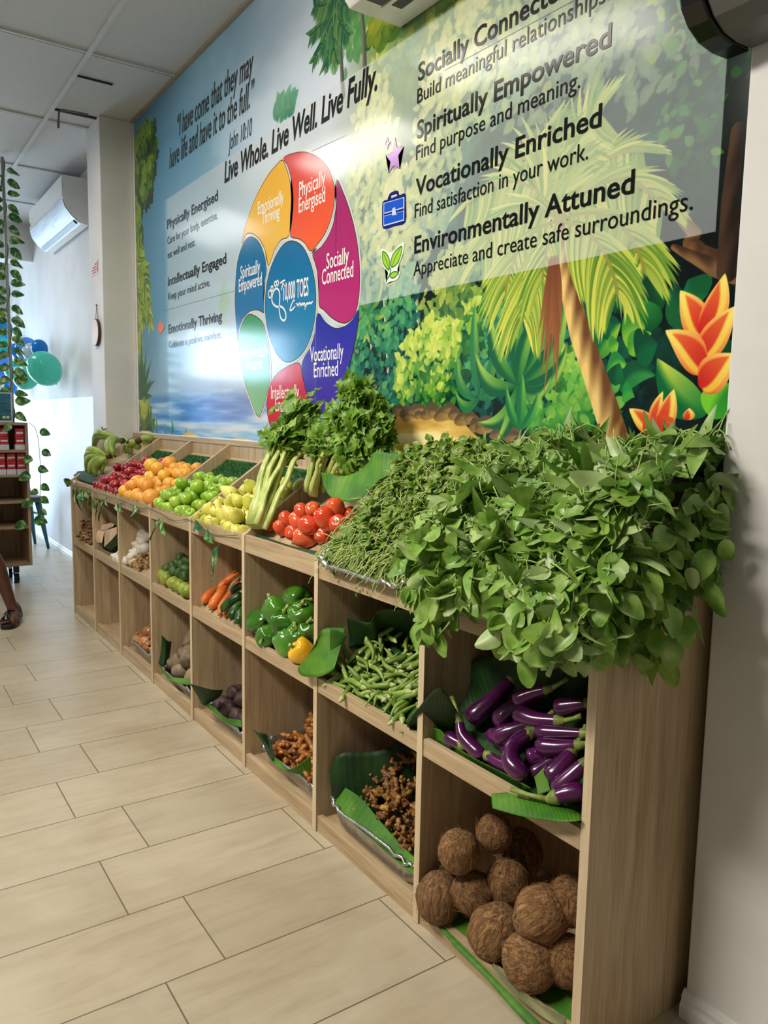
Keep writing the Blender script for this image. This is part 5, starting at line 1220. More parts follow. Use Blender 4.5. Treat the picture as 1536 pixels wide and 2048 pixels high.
FR = [((230 , 460), (340, 600)), ((325, 480), (410, 610)), ((390, 520), (520, 660)), ((245, 565), (390, 650)), ((330, 680), (520, 690)), ((480, 480), (550, 600)), ((510, 600), (580, 680)), ((590, 560), (660, 660)), ((530, 690), (740, 670)), ((600, 740), (830, 740)), ((580, 770), (700, 800)), ((540, 340), (575, 540)), ((640, 580), (760, 575)), ((700, 620), (820, 620)), ((660, 470), (740, 560)), ((740, 690), (860, 620)), ((760, 800), (890, 740)), ((720, 790), (780, 890)), ((600, 690), (840, 720)), ((560, 730), (650, 735)), ((440, 640), (560, 760)), ((400, 600), (470, 690)), ((290, 620), (420, 690)), ((370, 380), (400, 500))]
OKF = [(2.988,0.035,0.517),(3.082,0.032,0.485),(3.056,0.04,0.526),(3.128,0.036,0.494),(3.11,0.037,0.525),(3.204,0.039,0.496),(3.016,0.027,0.482),(3.117,0.034,0.475),(3.098,0.018,0.459),(3.211,0.034,0.487),(3.133,0.065,0.543),(3.203,0.052,0.517),(3.185,0.046,0.512),(3.24,0.042,0.498),(3.217,0.061,0.535),(3.273,0.056,0.513),(3.215,0.036,0.488),(3.311,0.065,0.519),(3.266,0.034,0.484),(3.371,0.063,0.512),(3.254,0.033,0.469),(3.318,0.044,0.476),(3.135,0.09,0.596),(3.207,0.06,0.54),(3.241,0.068,0.533),(3.299,0.082,0.548),(3.279,0.069,0.528),(3.337,0.082,0.542),(3.241,0.076,0.574),(3.29,0.079,0.552),(3.313,0.064,0.512),(3.353,0.088,0.546),(3.34,0.055,0.481),(3.389,0.076,0.514),(3.34,0.037,0.488),(3.377,0.038,0.463),(3.252,0.043,0.497),(3.368,0.069,0.517),(3.241,0.033,0.481),(3.288,0.042,0.492),(3.15,0.036,0.488),(3.241,0.033,0.469),(3.126,0.033,0.498),(3.174,0.035,0.475),(3.053,0.026,0.469),(3.142,0.032,0.466),(3.056,0.061,0.564),(3.104,0.045,0.53)]
for i in range(0, len(OKF), 2):
    a, e = Vector(OKF[i]), Vector(OKF[i+1]); d = e-a
    K_OKR[i % 6].put((a+e)/2, align(d if i % 4 else -d, i).to_euler(), 'slim green okra pod in the heap on the banana leaf', max(.75, min(1.25, d.length/.115)), 'okra pods on the middle shelf')
leaf_between('banana_leaf', [mid_at(3.03, .36, .05), mid_at(3.2, .37, .03), mid_at(3.49, .37, .04)], [mid_at(3.03, .03, .004), mid_at(3.2, .02, .003), mid_at(3.49, .02, .004)], M_BLD, 'banana leaf spread under the whole okra heap', sag=-.02)
for i in range(170):
    x = r5.uniform(3.07, 3.47); t = r5.uniform(.03, .34); h = .014+min(.05, t*.25)*r5.random()+max(0, t-.12)*.12
    a = r5.uniform(0, 6.3)
    K_OKR[i % 6].put(mid_at(x, t, h), align(Vector((math.cos(a), 0, 0))+SL*math.sin(a)+NR*r5.uniform(-.25, .25), i).to_euler(), 'slim green okra pod in the heap on the banana leaf', r5.uniform(.62, 1.0), 'okra pods on the middle shelf')
# aubergines on banana leaf
def aubergine(pts, r, label, stem=None, small=.55):
    r *= 1.08
    P = [Vector(p) for p in pts]; o = P[0].copy(); k = 14; q = []
    def cr(t):
        n = len(P)-1; f = t*n; i = min(int(f), n-1); f -= i; p = [P[max(i-1, 0)], P[i], P[i+1], P[min(i+2, n)]]
        return .5*(2*p[1]+(p[2]-p[0])*f+(2*p[0]-5*p[1]+4*p[2]-p[3])*f*f+(3*p[1]-p[0]-3*p[2]+p[3])*f**3)
    c = [cr(i/k)-o for i in range(k+1)]
    rad = [r*(.30 if i == 0 else .72 if i == 1 else (1-(1-small)*max(0, (i-4)/(k-4))**1.1)*(.93 if i == 2 else 1)) for i in range(k+1)]
    ob = MB().tube(c, rad, 16).build('aubergine', M_EGG, smooth=True); ob.location = o
    d = (c[-1]-c[-2]).normalized(); re = rad[-1]
    m = MB(); Mx = Matrix.Translation(c[-1]) @ align(d).to_4x4()
    def fn(th, rr, z): return (rr, z-(.014*max(0, math.cos(5*th)) if z < -.003 else 0))
    m.lathe([(re*1.10, -.008), (re*1.08, -.002), (re*.8, .006), (.008, .012), (.005, .016)], 20, fn, M4=Mx)
    st = Vector(stem)-o if stem is not None else c[-1]+d*.05+Vector((0, 0, .012))
    m.tube([c[-1]+d*.010, c[-1].lerp(st, .5)+d*.008, st], [.0062, .0045, .006], 8)
    m.build('calyx', M_EGC, ob, smooth=True)
    return tag(ob, label, 'aubergine', 'aubergines on the middle shelf')
aubergine([(3.602,0.067,0.52),(3.622,0.106,0.558),(3.635,0.167,0.611)], .022, 'long dull purple aubergine lying back towards the left rear leaf', (3.67,0.204,0.647))
aubergine([(3.696,0.031,0.479),(3.656,0.03,0.49),(3.628,0.027,0.506),(3.608,0.035,0.529)], .0155, 'glossy curved purple aubergine at the left front, stem standing up', (3.562,0.048,0.568))
aubergine([(3.68,0.075,0.537),(3.704,0.115,0.576),(3.745,0.16,0.618)], .021, 'mottled purple aubergine second from the left at the back', (3.799,0.185,0.659))
aubergine([(3.726,0.09,0.578),(3.776,0.097,0.576),(3.829,0.114,0.588)], .020, 'plump purple aubergine lying across the top of the heap')
aubergine([(3.71,0.048,0.52),(3.738,0.065,0.543),(3.77,0.096,0.564)], .019, 'purple aubergine with a pale blossom scar in the middle', None, .7)
aubergine([(3.791,0.086,0.557),(3.837,0.103,0.568),(3.89,0.123,0.581)], .016, 'dusky purple aubergine lying level against the right panel')
aubergine([(3.831,0.027,0.488),(3.787,0.025,0.504),(3.77,0.047,0.531),(3.784,0.083,0.555)], .019, 'bow shaped glossy aubergine in the front middle', None, .6)
aubergine([(3.808,0.072,0.535),(3.853,0.088,0.546),(3.889,0.107,0.559)], .019, 'purple aubergine half hidden under the level one')
aubergine([(3.802,0.054,0.512),(3.815,0.073,0.519),(3.832,0.087,0.522)], .016, 'aubergine pointing its round end to the aisle beside the bow shaped one', None, .8)
aubergine([(3.87,0.05,0.491),(3.88,0.072,0.518),(3.884,0.098,0.547)], .022, 'thick dark aubergine leaning up at the right front')
aubergine([(3.903,0.032,0.485),(3.921,0.052,0.517),(3.936,0.073,0.548)], .019, 'shiny aubergine sloping above the front right one')
aubergine([(3.962,0.049,0.508),(3.94,0.028,0.501),(3.921,0.01,0.489)], .0175, 'bright purple aubergine at the front right with a long green stem over the rail', (3.83,-0.013,0.474), .75)
aubergine([(3.574,0.029,0.483),(3.598,0.031,0.48),(3.625,0.037,0.477)], .016, 'aubergine end peeping out behind the left front one', None, .8)
aubergine([(3.776,0.043,0.481),(3.74,0.038,0.48),(3.701,0.038,0.482)], .0135, 'small purple aubergine lying along the leaf at the front', (3.674,0.03,0.484), .8)
aubergine([(3.822,0.047,0.483),(3.836,0.069,0.504),(3.85,0.088,0.522)], .014, 'slim aubergine between the bow shaped one and the dark thick one')
aubergine([(3.718,0.093,0.597),(3.742,0.113,0.617),(3.775,0.132,0.635)], .017, 'dark aubergine in the shade at the back of the heap')
aubergine([(3.808,0.123,0.606),(3.841,0.136,0.62),(3.874,0.148,0.634)], .018, 'rearmost dark aubergine beside the right panel')
aubergine([(3.662,0.075,0.514),(3.715,0.068,0.509),(3.75,0.055,0.501)], .015, 'buried aubergine under the middle of the heap', None, .7)
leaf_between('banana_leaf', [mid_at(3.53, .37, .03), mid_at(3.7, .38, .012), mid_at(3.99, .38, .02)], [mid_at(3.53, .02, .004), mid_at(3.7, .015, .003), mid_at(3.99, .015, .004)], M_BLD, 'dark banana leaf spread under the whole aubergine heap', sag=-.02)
leaf_between('banana_leaf', [(3.462,-0.004,0.474), (3.518,-0.015,0.538), (3.62,-0.034,0.622), (3.597,0.042,0.54)], [(3.434,0.033,0.45), (3.478,0.046,0.458), (3.526,0.061,0.469), (3.557,0.074,0.477)], M_BLD, 'pointed dark banana leaf rising at the left of the aubergines', sag=.1)
leaf_between('banana_leaf', [(3.483,0.009,0.47), (3.535,0.033,0.486), (3.604,0.019,0.477), (3.691,0.017,0.475), (3.773,0.019,0.477), (3.852,0.019,0.477)], [(3.479,0.029,0.447), (3.542,0.037,0.453), (3.605,0.034,0.451), (3.68,0.035,0.451), (3.766,0.035,0.452), (3.825,0.037,0.452)], M_BLF, 'folded banana leaf strip along the rail under the aubergines', sag=.15)
leaf_between('banana_leaf', [(3.448,0.109,0.536), (3.498,0.144,0.583), (3.541,0.139,0.64), (3.673,0.161,0.678), (3.847,0.174,0.687)], [(3.548,0.08,0.486), (3.576,0.114,0.508), (3.616,0.137,0.524), (3.671,0.17,0.545), (3.823,0.21,0.572)], M_BLD, 'dark banana leaf lining the back of the aubergine cubbyhole', sag=.1)
leaf_between('banana_leaf', [(3.771,-0.011,0.439), (3.821,0.009,0.458), (3.865,0.023,0.467), (3.912,0.03,0.472), (3.969,0.036,0.47)], [(3.801,-0.035,0.427), (3.879,-0.035,0.446), (3.939,-0.03,0.464), (3.983,-0.025,0.479), (4.006,-0.01,0.488)], M_BLF, 'bright banana leaf folded down over the rail below the aubergines', sag=-.15)
leaf_between('banana_leaf', [(3.84,0.039,0.49), (3.86,0.044,0.517)], [(3.867,0.024,0.468), (3.888,0.036,0.482)], M_BLF, 'small torn leaf piece between the front aubergines')
leaf_between('banana_leaf', [(3.431,0.016,0.475), (3.464,0.024,0.516), (3.507,0.027,0.554)], [(3.423,0.027,0.446), (3.456,0.037,0.452), (3.485,0.046,0.459)], M_BLF, 'banana leaf corner lapping round the divider beside the okra')

# ------------------------------------------------------------------ bottom tier: foil trays lined with leaves
def foil_tray(x0, x1, y0, y1, h, label, lip=.012, seed=0):
    rn = random.Random(seed); cx, cy = (x0+x1)/2, (y0+y1)/2; a, b_ = (x1-x0)/2, (y1-y0)/2; n = 72; V = []; F = []
    rings = [(.80, 0), (.86, 0), (.90, .01), (.95, h*.7), (.97, h), (.97+lip/a, h+.003), (.97+lip/a, h-.004)]
    for (s, z) in rings:
        for j in range(n):
            th = 2*PI*j/n; c, sn = math.cos(th), math.sin(th); e = .28
            X = math.copysign(abs(c)**e, c); Y = math.copysign(abs(sn)**e, sn)
            wz = (.006*math.sin(j*1.9+seed)+.004*math.sin(j*.7))*(z/h if h else 0)
            ww = 1+.012*math.sin(j*2.6+seed)*(z/h)
            V.append((cx+a*s*X*ww, cy+b_*s*Y*ww, .0375+z+wz))
    for i in range(len(rings)-1):
        for j in range(n): F.append((i*n+j, i*n+(j+1) % n, (i+1)*n+(j+1) % n, (i+1)*n+j))
    F.append(tuple(range(n))[::-1])
    o = MB().add(V, F).build('foil_tray', M_FOIL, smooth=True)
    return tag(o, label, 'tray', 'foil trays on the bottom shelf')
def bx(b): return b*W+T
foil_tray(bx(2)+.03, bx(2)+.455, .028, .33, .055, 'silver foil tray holding the brown onions', seed=1)
foil_tray(bx(3)+.03, bx(3)+.465, .02, .34, .05, 'silver foil tray holding the kumara under a green leaf', seed=2)
foil_tray(bx(4)+.06, bx(4)+.465, .022, .34, .05, 'silver foil tray holding the dark beetroot', seed=3)
foil_tray(bx(5)+.03, bx(5)+.465, .03, .36, .06, 'crumpled foil tray holding the turmeric roots', seed=4)
foil_tray(bx(6)+.02, bx(6)+.46, .015, .35, .075, 'large foil tray holding the ginger heap', seed=5)
def heap(kinds, b, r, spec, names, group, seed, dx=(.035, .04), t0=.035, base=.05, sc0=1.0, rise=.0):
    rn = random.Random(seed); x0, x1 = bx(b)+dx[0], bx(b)+W-T-dx[1]; P = []; R = []
    for (t, lay, n) in spec:
        for j in range(n):
            P.append((x0+r+(x1-x0-2*r)*((j+.5*(lay % 2))/max(1, n-1+.5*(lay % 2))), t, r*(1+1.6*lay))); R.append(r*rn.uniform(.92, 1.1))
    P = relax(P, R, (x0, x1, t0, .35))
    for i, (p, q) in enumerate(zip(P, R)):
        k = kinds[i % len(kinds)]
        k.put((p[0], p[1], base+p[2]+rise*p[1]), align((rn.uniform(-.8, .8), rn.uniform(-1, .3), rn.uniform(.2, 1)), rn.uniform(0, 6.3)).to_euler(), names(i, P), sc0*q/r, group)
def pile_label(what, n):
    def f(i, P):
        lo = 'on the tray floor' if P[i][2] < .05 else 'on top of others'
        o = sorted(range(len(P)), key=lambda k: P[k][1]); k = o.index(i)
        return '%s %s, %s from the front of its tray' % (what, lo, ORD[k] if k < 20 else 'furthest')
    return f
heap([K_ONI], 2, .036, [(.065, 0, 5), (.15, 0, 5), (.22, 0, 5), (.28, 0, 4), (.12, 1, 3), (.2, 1, 4), (.27, 1, 3)], pile_label('brown onion', 0), 'brown onions in the foil tray', 51, sc0=.92)
heap(K_POT, 3, .045, [(.07, 0, 5), (.15, 0, 4), (.24, 0, 4), (.11, 1, 4), (.19, 1, 3), (.15, 2, 2)], pile_label('greyish brown kumara', 0), 'kumara in the foil tray', 52, sc0=.95)
heap(K_BEE, 4, .034, [(.07, 0, 5), (.14, 0, 5), (.21, 0, 5), (.28, 0, 5), (.12, 1, 4), (.19, 1, 4), (.26, 1, 4), (.24, 2, 3)], pile_label('dark beetroot', 0), 'dark beetroot in the foil tray', 53, dx=(.10, .03))
for i in range(88):
    x = r5.uniform(bx(5)+.085, bx(5)+.44); y = r5.uniform(.05, .32); z = .075+.035*r5.random()+max(0, y-.06)*.40
    K_TUR[i % 3].put((x, y, z), (r5.uniform(-.7, .7), r5.uniform(-.7, .7), r5.uniform(0, 6.3)), 'orange brown turmeric root in the heap in the crumpled foil tray', r5.uniform(.8, 1.15), 'turmeric roots in the foil tray')
for i in range(220):
    x = r5.uniform(bx(6)+.085, bx(6)+.455); y = r5.uniform(.05, .33); z = .085+.05*r5.random()*min(1, (x-bx(6)-.05)/.10)+max(0, y-.05)*.68
    K_GID[i % 4].put((x, y, z), (r5.uniform(-.8, .8), r5.uniform(-.8, .8), r5.uniform(0, 6.3)), 'knobbly golden brown ginger root in the heap in the large foil tray', r5.uniform(.55, .95), 'ginger roots in the large foil tray')
# leaf liners of the bottom tier
leaf_between('banana_leaf', [(2.001,-0.045,0.255), (bx(3)+.03, .05, .20), (bx(3)+.05, .12, .23)], [(bx(3)+.05, .03, .08), (bx(3)+.07, .06, .07), (bx(3)+.10, .12, .06)], M_BLD, 'upright dark banana leaf at the left of the kumara') if 0 else None
leaf_between('banana_leaf', [(1.608,0.013,0.245), (1.603,0.039,0.215), (1.562,0.072,0.195)], [(1.598,0,0.115), (1.637,0.006,0.11), (1.617,0.033,0.115)], M_BLD, 'upright dark banana leaf at the left of the kumara')
leaf_between('banana_leaf', [(1.621,-0.003,0.117), (1.78,-0.013,0.115), (1.837,0.014,0.117), (1.869,0.042,0.117)], [(1.608,0.001,0.105), (1.784,-0.019,0.105), (1.867,-0.001,0.105), (1.908,0.028,0.105)], M_BLF, 'green banana leaf strip along the front of the kumara tray')
leaf_between('banana_leaf', [(2.198,-0.075,0.215), (2.255,-0.051,0.215), (2.275,-0.018,0.205), (2.268,0.025,0.195)], [(2.197,-0.032,0.13), (2.21,-0.024,0.125), (2.194,0.003,0.125), (2.168,0.04,0.125)], M_BLD, 'dark banana leaf flopping over the edge left of the beetroot')
leaf_between('banana_leaf', [(2.18,-0.02,0.13), (2.245,-0.002,0.127), (2.36,-0.003,0.125), (2.412,0.034,0.125)], [(2.181,-0.008,0.11), (2.268,-0.006,0.11), (2.359,-0.003,0.105), (2.428,0.027,0.105)], M_BLF, 'green leaf strip along the front of the beetroot tray')
leaf_between('banana_leaf', [(2.648,-0.029,0.185), (2.667,-0.017,0.18), (2.662,0.013,0.165), (2.696,0.011,0.155)], [(2.649,0.001,0.145), (2.711,-0.01,0.13), (2.763,-0.017,0.125), (2.752,-0.002,0.13)], M_BLD, 'dark leaf at the left rim of the turmeric tray')
leaf_between('banana_leaf', [(2.702,-0.006,0.13), (2.795,-0.005,0.13), (2.872,-0.008,0.135), (2.919,0.035,0.185)], [(2.752,-0.011,0.115), (2.821,-0.009,0.115), (2.867,0.018,0.11), (2.895,0.048,0.105)], M_BLF, 'green leaf lining the front of the turmeric tray')
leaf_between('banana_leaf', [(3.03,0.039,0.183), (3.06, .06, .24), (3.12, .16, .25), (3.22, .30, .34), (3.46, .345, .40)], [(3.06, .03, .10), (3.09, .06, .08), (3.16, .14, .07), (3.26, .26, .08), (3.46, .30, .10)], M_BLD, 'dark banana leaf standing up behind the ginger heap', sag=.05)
leaf_between('banana_leaf', [(3.10, .05, .155), (3.17, .06, .15), (3.28, .055, .13), (3.40, .05, .115), (3.49, .05, .11)], [(3.08, .018, .105), (3.17, .018, .10), (3.28, .016, .10), (3.40, .015, .098), (3.49, .015, .098)], M_BLF, 'green banana leaf folded along the front of the ginger tray', sag=.1)
leaf_between('banana_leaf', [(3.53, .10, .17), (3.535, .06, .15), (3.54, .02, .10), (3.55, .0, .06)], [(3.56, .14, .06), (3.57, .10, .05), (3.58, .05, .045), (3.60, .01, .045)], M_BLD, 'leaf edge rising against the divider left of the coconuts')
leaf_between('banana_leaf', [(3.54, .12, .050), (3.66, .12, .053), (3.78, .11, .053), (3.90, .10, .055), (3.99, .10, .055)], [(3.56, -.004, .052), (3.66, -.012, .040), (3.76, -.010, .03), (3.86, -.014, .018), (3.99, -.016, .008)], M_BLF, 'green banana leaf lying under the coconuts and over the front board', sag=-.1)
leaf_between('banana_leaf', [(3.78, .004, .062), (3.85, .002, .058), (3.92, .0, .066), (3.985, .004, .080)], [(3.78, -.002, .056), (3.85, -.006, .044), (3.92, -.008, .048), (3.985, -.006, .060)], pm('dry_leaf', [srgb(70, 80, 44), srgb(112, 114, 72), srgb(156, 150, 108)], scale=14, rough=.6, stretch=(.4, 3, 3)), 'dry twisted leaf ribbon in front of the lowest coconuts', sag=.3)
# coconuts
def coconut(p, r, d, label, seed, eyes=False):
    rn = random.Random(seed); o = empty('coconut', p); o.rotation_euler = align(d, rn.uniform(0, 6)).to_euler(); tag(o, label, 'coconut', 'coconuts in the bottom right cubbyhole')
    prof = [(r*math.sin(PI*i/18)*(1+.03*math.sin(i)), -r*1.06*math.cos(PI*i/18)*(1.10 if i < 5 else 1)) for i in range(1, 18)]
    MB().lathe(prof, 28, lambda th, rr, z: (rr*(1+.025*math.cos(3*th)+.012*math.sin(11*th+z*200)), z)).build('shell', M_COC, o, smooth=True)
    m = MB()
    for k in range(240):
        v = Vector((rn.gauss(0, 1), rn.gauss(0, 1), rn.gauss(0, 1))).normalized(); t = v.cross(Vector((rn.uniform(-.5, .5), rn.uniform(-.5, .5), 1))).normalized()
        t = t.cross(v) if rn.random() < .7 else t
        L = rn.uniform(.012, .035)*(1.7 if k % 16 == 0 else 1); s = .00038
        sc = Vector((1, 1, 1.06)); P = []
        lift = rn.uniform(.0, .14) if k % 5 else rn.uniform(.1, .5)
        for i in range(4):
            q = v*r*1.005+t*L*(i/3); q = q.normalized()*(r*1.008+lift*L*(i/3)); q.z *= 1.06
            P.append(q)
        m.tube(P, [s, s, s*.8, s*.4], 3, caps=False)
    m.build('husk_fibre', M_FIB, o, smooth=True)
    if eyes:
        e = MB()
        for a in (0, 2.1, 4.2): e.ball((r*.30*math.cos(a), r*.30*math.sin(a), r*.985), r*.09, 8, 6, scl=(1, 1, .5))
        e.build('eyes', M_STEM, o, smooth=True)
CN = [((3.579,0.012,0.094,0.057), (.2, -.3, -1), 'coconut with a seam at the far left front, tip hanging over the board', 0), ((3.739,0.041,0.094,0.06), (-.2, -.5, -.8), 'coconut at the front middle, its pointed end down', 0), ((3.852,0.041,0.096,0.063), (.7, -.3, .5), 'coconut lowest at the front above the dry leaf ribbon', 0),
 ((3.651,0.055,0.132,0.052), (-.1, -.6, .75), 'small pale patched coconut with eyes between two larger ones', 1), ((3.695,0.12,0.157,0.054), (0, -.45, 1), 'coconut with dark eyes on top, in the middle of the pile', 1), ((3.852,0.065,0.193,0.06), (.5, .3, .6), 'large hairy coconut at the front right of the second layer', 0),
 ((3.626,0.03,0.228,0.051), (.3, -.2, 1), 'coconut topmost on the left beside the divider', 0), ((3.634,0.13,0.247,0.045), (.1, 0, 1), 'shaded coconut at the very back, top left', 0), ((3.617,0.23,0.156,0.061), (-.3, 0, 1), 'dark coconut in the back row behind the one with eyes', 0),
 ((3.884,0.12,0.221,0.053), (.2, -.2, 1), 'coconut cut off by the end panel, upper right', 0), ((3.909,0.09,0.112,0.054), (.2, -.5, 1), 'coconut in the shade at the lower right behind the end panel', 0)]
for i, (q, d, l, ey) in enumerate(CN): coconut(q[:3], q[3]*.93, d, l, 70+i, ey)
# cardboard piece and empty cubbies
MB().box(0, 0, 0, .22, .012, .30).build('wood_offcut', M_WZ, bevel=.001)
wo = bpy.data.objects['wood_offcut']; wo.location = (.20, .10, .0365); wo.rotation_euler = (-.10, 0, .25); tag(wo, 'plain wooden board leaning inside the leftmost bottom cubbyhole', 'board')

# ------------------------------------------------------------------ leafy greens of the two right-hand bins
M_WC = leafy_mat('watercress_leaf', srgb(60, 98, 24), srgb(100, 136, 42), srgb(138, 166, 64), srgb(182, 200, 106), 40)
M_WCS = pm('watercress_stem', [srgb(120, 150, 66), srgb(168, 188, 104), srgb(206, 212, 146)], scale=30, rough=.45)
M_GRN = leafy_mat('spinach_leaf', srgb(74, 116, 34), srgb(110, 152, 54), srgb(146, 180, 82), srgb(192, 212, 136), 18, .40, .14)
M_GRB = leafy_mat('bean_leaf', srgb(60, 102, 28), srgb(94, 138, 46), srgb(132, 168, 76), srgb(184, 206, 134), 14, .38, .14)
M_GRS = pm('pale_leaf_stem', [srgb(110, 146, 60), srgb(150, 180, 92), srgb(196, 212, 146)], scale=30, rough=.45)
M_CORE = pm('painted_shade_core', [srgb(6, 16, 5), srgb(14, 30, 10), srgb(28, 50, 18)], scale=40, rough=.7, bmp=.8, bdist=.01)  # near-black core sheet, shade between the leaves put into its colour
# sloping foil tray under the watercress
tr = foil_tray(0.03, .455, 0.0, .41, .045, 'long foil tray tilted in the bin under the watercress', seed=8)
tr['group'] = 'foil trays'; tr.location = (6*W+T, 0.012, 0.745); tr.rotation_euler = (A0, 0, 0)
r6 = random.Random(99)
def wc_h(x, t):
    u = (x-3.03)/.50; e = min(1, max(0, u)/.36)*min(1, (1.25-u)/.3); f = min(1, max(0, t-.0)/.07)
    return (.045+.095*min(1, t/.30))*e**.5*f**.7+.014*math.sin(x*43)*math.sin(t*37)+.010*math.sin(x*71+t*50)
m = MB(); ms = MB(); mc = MB()
def wsurf(u, v):
    x = 3.06+.48*u; t = .02+.37*v; return top_at(x, t, max(.012, .04+wc_h(x, t)-.035))
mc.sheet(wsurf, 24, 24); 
for k in range(4200):
    x = r6.uniform(3.04, 3.56); t = r6.uniform(.0, .40); h = .03+.012*min(1, max(0, x-3.04)/.08)+wc_h(x, t)-abs(r6.gauss(0, .02))+.008*r6.random()
    p = top_at(x, t, h)
    if p.y > .385: continue
    d = Vector((r6.uniform(-1, 1), r6.uniform(-1, .6), r6.uniform(-.7, .9))); nm = (NR+Vector((r6.uniform(-.7, .7), r6.uniform(-1.0, .3), r6.uniform(-.2, .6)))).normalized()
    L = r6.uniform(.012, .024)*(1.25 if t > .25 else 1)
    blade(m, p, d, nm, L, L*r6.uniform(.6, .95), r6, .6, .3, 3, 0, 1)
for k in range(430):
    x = r6.uniform(3.05, 3.56); t = r6.uniform(.0, .36); h = .045+wc_h(x, t)-r6.uniform(0, .02); p = top_at(x, t, h)
    a = r6.gauss(-1.9, .9); L = r6.uniform(.03, .085); d = (Vector((math.cos(a), 0, 0))+SL*math.sin(a)*.9).normalized(); q = p+d*L+NR*r6.uniform(-.02, .015)
    if q.y > .38 or p.y > .38: continue
    c = (p+q)/2+NR*r6.uniform(0, .022)+Vector((r6.uniform(-.012, .012), 0, 0))
    ms.tube([p, p.lerp(c, .6)+NR*.003, c, c.lerp(q, .6)+NR*.002, q], [.0011, .0012, .0012, .001, .0008], 4, caps=False)
# loose stalk ends at the front edge of the tray and a few sprigs hanging over it
for k in range(150):
    x = r6.uniform(3.07, 3.5); p = top_at(x, r6.uniform(.03, .08), r6.uniform(.055, .085)); q = p+Vector((r6.uniform(-.03, .045), -.05+r6.uniform(-.02, .02), -.035+r6.uniform(-.02, .015)))
    ms.tube([p, (p+q)/2+NR*.008, q], [.0014, .0014, .0011], 4, caps=False)
for x, dz in ((3.13, .05), (3.19, .03), (3.24, .075), (3.245, .05), (3.29, .06)):
    p = Vector((x, -.003, .83)); ms.tube([p, p+Vector((.004, -.006, -dz*.6)), p+Vector((-.002, -.004, -dz))], [.0008]*3, 4, caps=False)
    for j in range(3): blade(m, p+Vector((r6.uniform(-.006, .006), -.006, -dz*(.5+.25*j))), Vector((r6.uniform(-1, 1), -.2, -1)), Vector((0, -1, .2)), .011, .008, r6, .3, .2, 3, 0, 1)
wc = m.build('watercress_pile', M_WC, smooth=True); tag(wc, 'heap of small leaved watercress with pale stems in the tilted foil tray', 'watercress', None, 'stuff')
ms.build('stems', M_WCS, wc, smooth=True)['kind'] = 'stuff'; mc.build('shade_core_sheet', M_CORE, wc, smooth=True)['kind'] = 'stuff'

PROF = [(.375, 1.12), (.30, 1.155), (.20, 1.135), (.10, 1.075), (.01, 1.0), (-.055, .925), (-.085, .85), (-.085, .79), (-.06, .745)]
def prof(q):
    k = len(PROF)-1; f = max(0, min(.9999, q))*k; i = int(f); f -= i
    p = [PROF[max(i-1, 0)], PROF[i], PROF[i+1], PROF[min(i+2, k)]]
    return [.5*(2*p[1][a]+(p[2][a]-p[0][a])*f+(2*p[0][a]-5*p[1][a]+4*p[2][a]-p[3][a])*f*f+(3*p[1][a]-p[0][a]-3*p[2][a]+p[3][a])*f**3) for a in (0, 1)]
def gsurf(x, q, off=0.0):
    """point, outward normal and downhill tangent on the pile at X=x, q from the back (0) to the hanging fringe (1)"""
    y, z = prof(q); y2, z2 = prof(q+.02); ty, tz = y2-y, z2-z; L = math.hypot(ty, tz) or 1; ty, tz = ty/L, tz/L
    n = Vector((0, tz, -ty)); n = n if n.z > 0 or n.y < 0 else -n
    u = (x-3.46)/.6
    bl = .030*math.sin(x*13)+.020*math.sin(q*15+x*7)+.012*math.sin(x*31+q*9)
    edge = -.10*max(0, .22-u)/.22-.02*max(0, u-.95)/.1
    p = Vector((x, y, z))+n*(bl*.6+edge+off)
    if p.y > .38: p.y = .38
    return p, n, Vector((0, ty, tz))
def qmax(x):
    """how far down the fringe hangs along the front"""
    u = (x-3.52)/.5
    return min(1.0, .74+.03*u+.07*math.sin(x*21)+.05*math.sin(x*47))
core = MB()
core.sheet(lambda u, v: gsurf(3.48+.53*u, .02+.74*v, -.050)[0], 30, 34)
g1 = MB(); g2 = MB(); st = MB()
for k in range(1750):
    x = r6.uniform(3.49, 4.06); q = r6.uniform(.40, 1.0)
    if q > qmax(x): continue
    p, n, t = gsurf(x, q, -abs(r6.gauss(0, .030))+r6.uniform(0, .026))
    d = (t*r6.uniform(-.3, 1.2)+Vector((r6.uniform(-1.1, 1.1), 0, 0))+n*r6.uniform(-.4, .7)+Vector((0, -.1, -.3))).normalized()
    nn = (n*r6.choice((1, 1, 1, -1))+Vector((r6.uniform(-1.1, 1.1), r6.uniform(-.8, .6), r6.uniform(-.6, .8)))).normalized()
    L = r6.uniform(.030, .066)
    blade(g1, p, d, nn, L, L*r6.uniform(.55, .80), r6, r6.choice((.2, .6, 1.0, -.5)), r6.uniform(.05, .6), 7, 0, 1)
    if r6.random() < .35:
        e = p-d*r6.uniform(.02, .05)+n*r6.uniform(-.02, .012); st.tube([p+d*.004, (p+e)/2+n*.006, e], [.0012, .0014, .0015], 5, caps=False)
